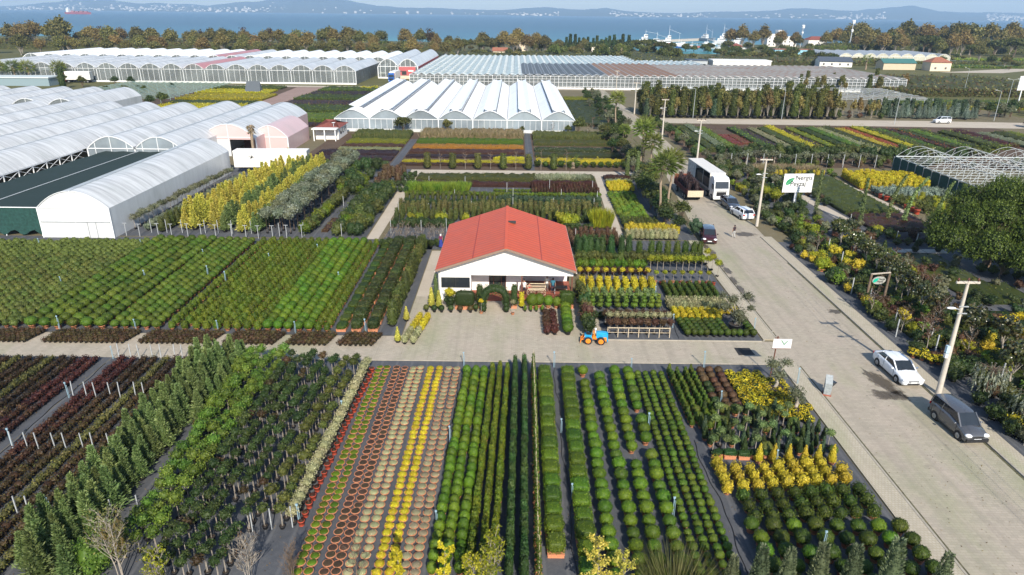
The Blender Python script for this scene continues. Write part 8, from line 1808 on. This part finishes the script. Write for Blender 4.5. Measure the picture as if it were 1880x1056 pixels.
far('pale_bare_tree',TB,[(-312,548,1.1),(-240,556,1.0),(-210,560,1.1),(-186,552,1.2),(-65,560,1.15),(12,548,.8),(-150,560,.8)],'thin half bare tree standing behind the autumn trees','tree','half bare far trees')
far('umbrella_pine',TP,[(-96,530,.8),(-36,520,.95),(-22,512,.8),(-84,545,.7),(-12,540,1.0)],'green spreading pine behind the arched greenhouses','tree','green pines behind the arched greenhouses')
far('autumn_tree',TA+TG,[(-8,520,1.1),(2,540,1.2),(9,516,.95),(16,530,1.0),(-1,506,.9),(-16,504,.8),(22,520,.9),(-24,540,1.0)],'rusty tree in the clump left of the cream villa','tree','rusty trees near the cream villa')
far('shore_conifer',TC,[(40+i*3.4,560+U(-8,8),U(.85,1.2)) for i in range(15)],'dark conifer in the compact row above the pale cottage','conifer','dark shore conifers')
far('shore_pine',TP,[(72+i*6.5,585+U(-6,6),U(.75,.95)) for i in range(7)],'green pine in the row at the turquoise shore','tree','green pines at the shore')
far('shore_bush',TBu+TBr,[(20+U(0,100),470+U(0,70),U(.7,1.3)) for _ in range(40)],'green or brown bush between glasshouse and shore','bush','bushes between glasshouse and shore')
far('harbour_tree',TP+TBu[:1],[(98,520,1.15),(104,514,1.0),(150,560,.7),(168,570,.9),(178,576,.8),(160,590,.6)],'dark green tree before the harbour','tree','dark trees before the harbour')
far('autumn_tree',TA+TG[:2],[(196,660,1.15),(205,655,1.3),(214,650,1.0),(226,662,1.3),(238,650,1.1),(250,640,.8),(258,668,1.0),(232,640,.8)],'rusty tree right of the moored trawlers','tree','rusty trees right of the harbour')
far('autumn_tree',TA+TG+TB[:1],[(292+i*9+U(-3,3),640+U(-25,25),U(1.15,1.75)) for i in range(24)],'big rusty tree in the wood at upper right','tree','rusty wood at upper right')
far('umbrella_pine',TP,[(322,570,1.5),(330,575,1.4),(372,560,1.25),(384,556,1.4),(396,560,1.3),(408,552,1.3),(420,560,1.4),(433,556,1.4),(346,548,.9)],'dark umbrella pine before the upper right wood','tree','umbrella pines at upper right')
far('front_autumn_tree',TA[:3]+TG[:2],[(338,560,1.1),(350,566,1.25),(360,572,1.1),(300,560,.95),(285,590,1.0),(310,590,1.1)],'rusty tree standing in front of the umbrella pines','tree','rusty trees before the umbrella pines')
far('wood_edge_tree',TBu+TC[:1],[(290,600,1.3),(297,605,1.4),(304,596,1.2),(316,610,1.4),(276,600,1.0)],'dark evergreen below the telecom mast','tree','dark evergreens below the mast')
far('field_hedge_bush',TBu+TBr+TBu,[(140+U(0,75),455+U(0,70),U(.6,1.0)) for _ in range(44)],'bush in the green belt behind the white flat shed','bush','bushes behind the flat shed')
far('lane_bush',TBu+TBr,[(-250+U(0,260),455+U(0,55),U(.5,.9)) for _ in range(40)],'low bush behind the arched greenhouses','bush','low bushes behind the arched greenhouses')
far('right_field_tree',TBu+TBr+TG[:1],[(270+U(0,130),400+U(0,130),U(.4,.9)) for _ in range(40)],'green bush in the fields at the right edge','bush','bushes in the right edge fields')
far('plane_tree',TG+TA[:2],[(x+U(-5,5),U(535,575),U(.75,1.15)) for x in np.arange(-385,-40,11.5)],'olive brown tree filling the belt behind the white arched range','tree','olive brown belt trees at upper left')
far('autumn_tree',TG+TA,[(x+U(-6,6),U(610,700),U(.9,1.45)) for x in np.arange(275,520,9.5)],'olive brown tree thickening the wood at upper right','tree','olive brown wood at upper right')
far('autumn_tree',TG+TBr,[(x+U(-4,4),U(520,580),U(.5,.8)) for x in np.arange(-50,60,6)],'olive brown tree in the belt near the shore cottages','tree','olive belt near the shore cottages')
far('belt_bush',TBu+TBr+TBu,[(x+U(-4,4),U(520,640),U(.6,1.1)) for x in np.arange(60,300,4.5)],'green bush in the belt before the harbour','bush','bushes before the harbour')
far('plane_tree',TA+TG+TG,[(x+U(-3,3),U(425,500),U(.62,.95)) for x in np.arange(-330,-38,6.2)],'olive or rusty tree close behind the white arched roofs','tree','trees close behind the arched roofs')
far('autumn_tree',TA+TG+TG,[(x+U(-4,4),U(545,620),U(.7,1.15)) for x in np.arange(285,520,8)],'olive or rusty tree at the front of the upper right wood','tree','front trees of the upper right wood')
far('small_far_palm',[palm(4.5,18,2.6,.35)],[(232+i*4.5,560+U(-3,3),1.0) for i in range(8)]+[(196,400,1.2),(74,500,1.3)],'small far palm with a round head','palm tree','small far palms')
bed('thicket','brushy belt between harbour and flat shed',120,240,430,470,3.2,['autumngreen','treegreen','bronze'],1.0,1.2,lump=3);bed('thicket','brushy belt behind the glasshouse',-60,115,425,520,2.6,['autumngreen','treegreen'],.9,1.2,lump=3);bed('thicket','dark undergrowth below the autumn plane trees',-390,-40,508,545,6.5,['autumngreen','bronze'],.9,1.4,lump=3);bed('thicket','dark undergrowth below the upper right wood',265,500,600,640,7,['autumngreen','treegreen'],.9,1.4,lump=3);bed('field_strip','pale green field strip at the right edge',290,470,500,520,1.0,['lime'],.9,1.2,lump=4);bed('field_strip','olive field strip at the right edge',255,420,420,440,1.2,['golden','reedgreen'],.9,1.2,lump=4);bed('field_strip','dark crop rows at the right edge',240,400,455,478,1.3,['treegreen'],.9,1.2,lump=4)
# ---------------------------------------------------------------- nearest trees, their tops just in frame
SAP=lambda h,fm,nl,n1=9,**k:[branchy(h,.9,n1,5,fm,nl,.13,twig=.009,tr=.03,**k)]
one('yellow_sapling',[branchy(3.4,.5,10,6,'yellow',1700,.12,up_=2.2,twig=.008)],-5.35,25.4,'bright yellow sapling at the lower edge before the bowls','tree',s=1.05)
one('yellow_sapling',[branchy(3.4,.7,7,5,'yellow',1100,.12,up_=1.6,lean=.05)],-3.2,25.6,'leaning bright yellow sapling before the oval bushes','tree')
one('yellow_green_sapling',SAP(3.5,'yellowgreen',1100,11,multi=3),-.7,25.8,'loose yellow green sapling before the dark cypresses','tree',s=1.05)
one('yellow_green_sapling',SAP(3.0,'yellowgreen',700,8,multi=2),-1.9,25.5,'sparser yellow green sapling beside the loose one','tree')
one('cream_sapling',SAP(3.6,'yelconifer',1300,12),4.35,25.9,'cream yellow sapling before the box hedges','tree',s=1.0)
one('cream_sapling',SAP(3.1,'yelconifer',800,10),5.6,25.5,'paler cream sapling right of the first one','tree')
one('grassy_shrub',[grasses('reedgreen',2.0,2.3,1100,.022,None,.5)],8.2,25.6,'feathery grey green shrub before the ball rows','shrub')
p=var(4,lambda:upright('juniper',.5,3.0,.2,'black',900,.11,.75,rnd_up=True));
for i,(x,h) in enumerate(((12.35,1.05),(13.7,1.0),(15.25,1.1),(16.9,1.08),(18.8,1.22),(21.4,.95),(11.0,.85))):place('grey_juniper',p,x,26,'grey green juniper spire at the lower right edge','conifer','grey juniper spires',s=h)
one('bare_sapling',[branchy(3.4,.9,11,7,None,multi=1,barkm='bark',twig=.01)],-7.5,25.8,'bare brown sapling before the pale bowls','tree')
one('bare_bush',[branchy(2.6,.8,8,6,None,multi=7,barkm='bark',twig=.008,up_=1.8,tr=.02)],-10.9,26.2,'bare greyish twig bush left of the green bowls','shrub')
one('bare_bush',[branchy(3.1,1.0,9,7,'bronze',160,.1,multi=5,twig=.009,up_=1.6,tr=.025)],-13.0,26.2,'brownish twig bush below the lollipop trees','shrub')
one('twiggy_tree',[branchy(4.0,1.4,10,7,'autumngreen',520,.12,multi=3,twig=.01,up_=1.5)],-19.6,26.6,'straw coloured twiggy tree at the lower edge by the conifers','tree');one('yellow_green_sapling',SAP(2.6,'yellowgreen',620,9,multi=3),-17.4,26.0,'bushy yellow green sapling below the fresh ball trees','tree')
one('feathery_conifer',pcf,-23.4,26.2,'light conifer cut by the lower left edge','conifer',s=1.25);one('feathery_conifer',pcf,-21.8,26.0,'second conifer cut by the lower left edge','conifer',s=1.0);one('lime_shrub',[bush('midlime',1.0,2.3,1500,.13)],-21.2,26.9,'fresh green shrub at the lower left edge','shrub');one('bronze_bush',[bush('autumn',.7,2.4,300,.14)],-20.6,28.0,'rusty leaved shrub among the lower left conifers','shrub')
for x0,x1,y0,y1,lb in((35.2,38.5,37,44,'beside the grey van'),(37.5,45,43,56,'behind the white saloon'),(36.2,43.5,56,63.5,'below the oval sign'),(38.4,44,66,78,'behind the golden shrubs'),(36.4,40,85,100,'left of the billboard'),(47,54,64,70,'under the pine edge')):bed('undergrowth','low mixed undergrowth '+lb,x0,x1,y0,y1,.4,['treegreen','autumngreen','dark'],16,.2,lump=.6)
# ---------------------------------------------------------------- litter and hoses on the ground
mb=MB();n=5200;X=-60+94*rng.random(n);Y=25+58*rng.random(n)**1.3;k=~((X>-8)&(X<6.5)&(Y>62)&(Y<80));X,Y=X[k],Y[k]
mb.leaves(np.stack([X,Y,np.full(len(X),.05)],1),np.tile((0,0,1.0),(len(X),1)),.09,0,jit=.25)
tag(mb.build('fallen_leaves',fol('litter',[(.06,.04,.02),(.2,.13,.05),(.35,.28,.1)],0)),'scattered fallen leaves and plant litter on paving and fabric','litter',None,'stuff')
for i,(x,y0,y1,lb) in enumerate(((-33.3,26,50,'along the brown shrub fabric path'),(-21.7,29,41,'along the grey fabric path by the conifers'),(-4.15,26.5,49.5,'between the dry bowls and oval bushes'),(3.55,27,49.8,'on the fabric path between the box hedges'),(12.55,27,40,'right of the small ball rows'),(15.05,55.3,70,'between the two flower plots'))):
 mb=MB();mb.tube([(x+.12*math.sin(y*.7+i)+.05*math.sin(y*2.3),y,.045) for y in np.arange(y0,y1,.5)],.022,5);tag(mb.build('irrigation_hose',M['black']),'black irrigation hose lying '+lb,'hose')
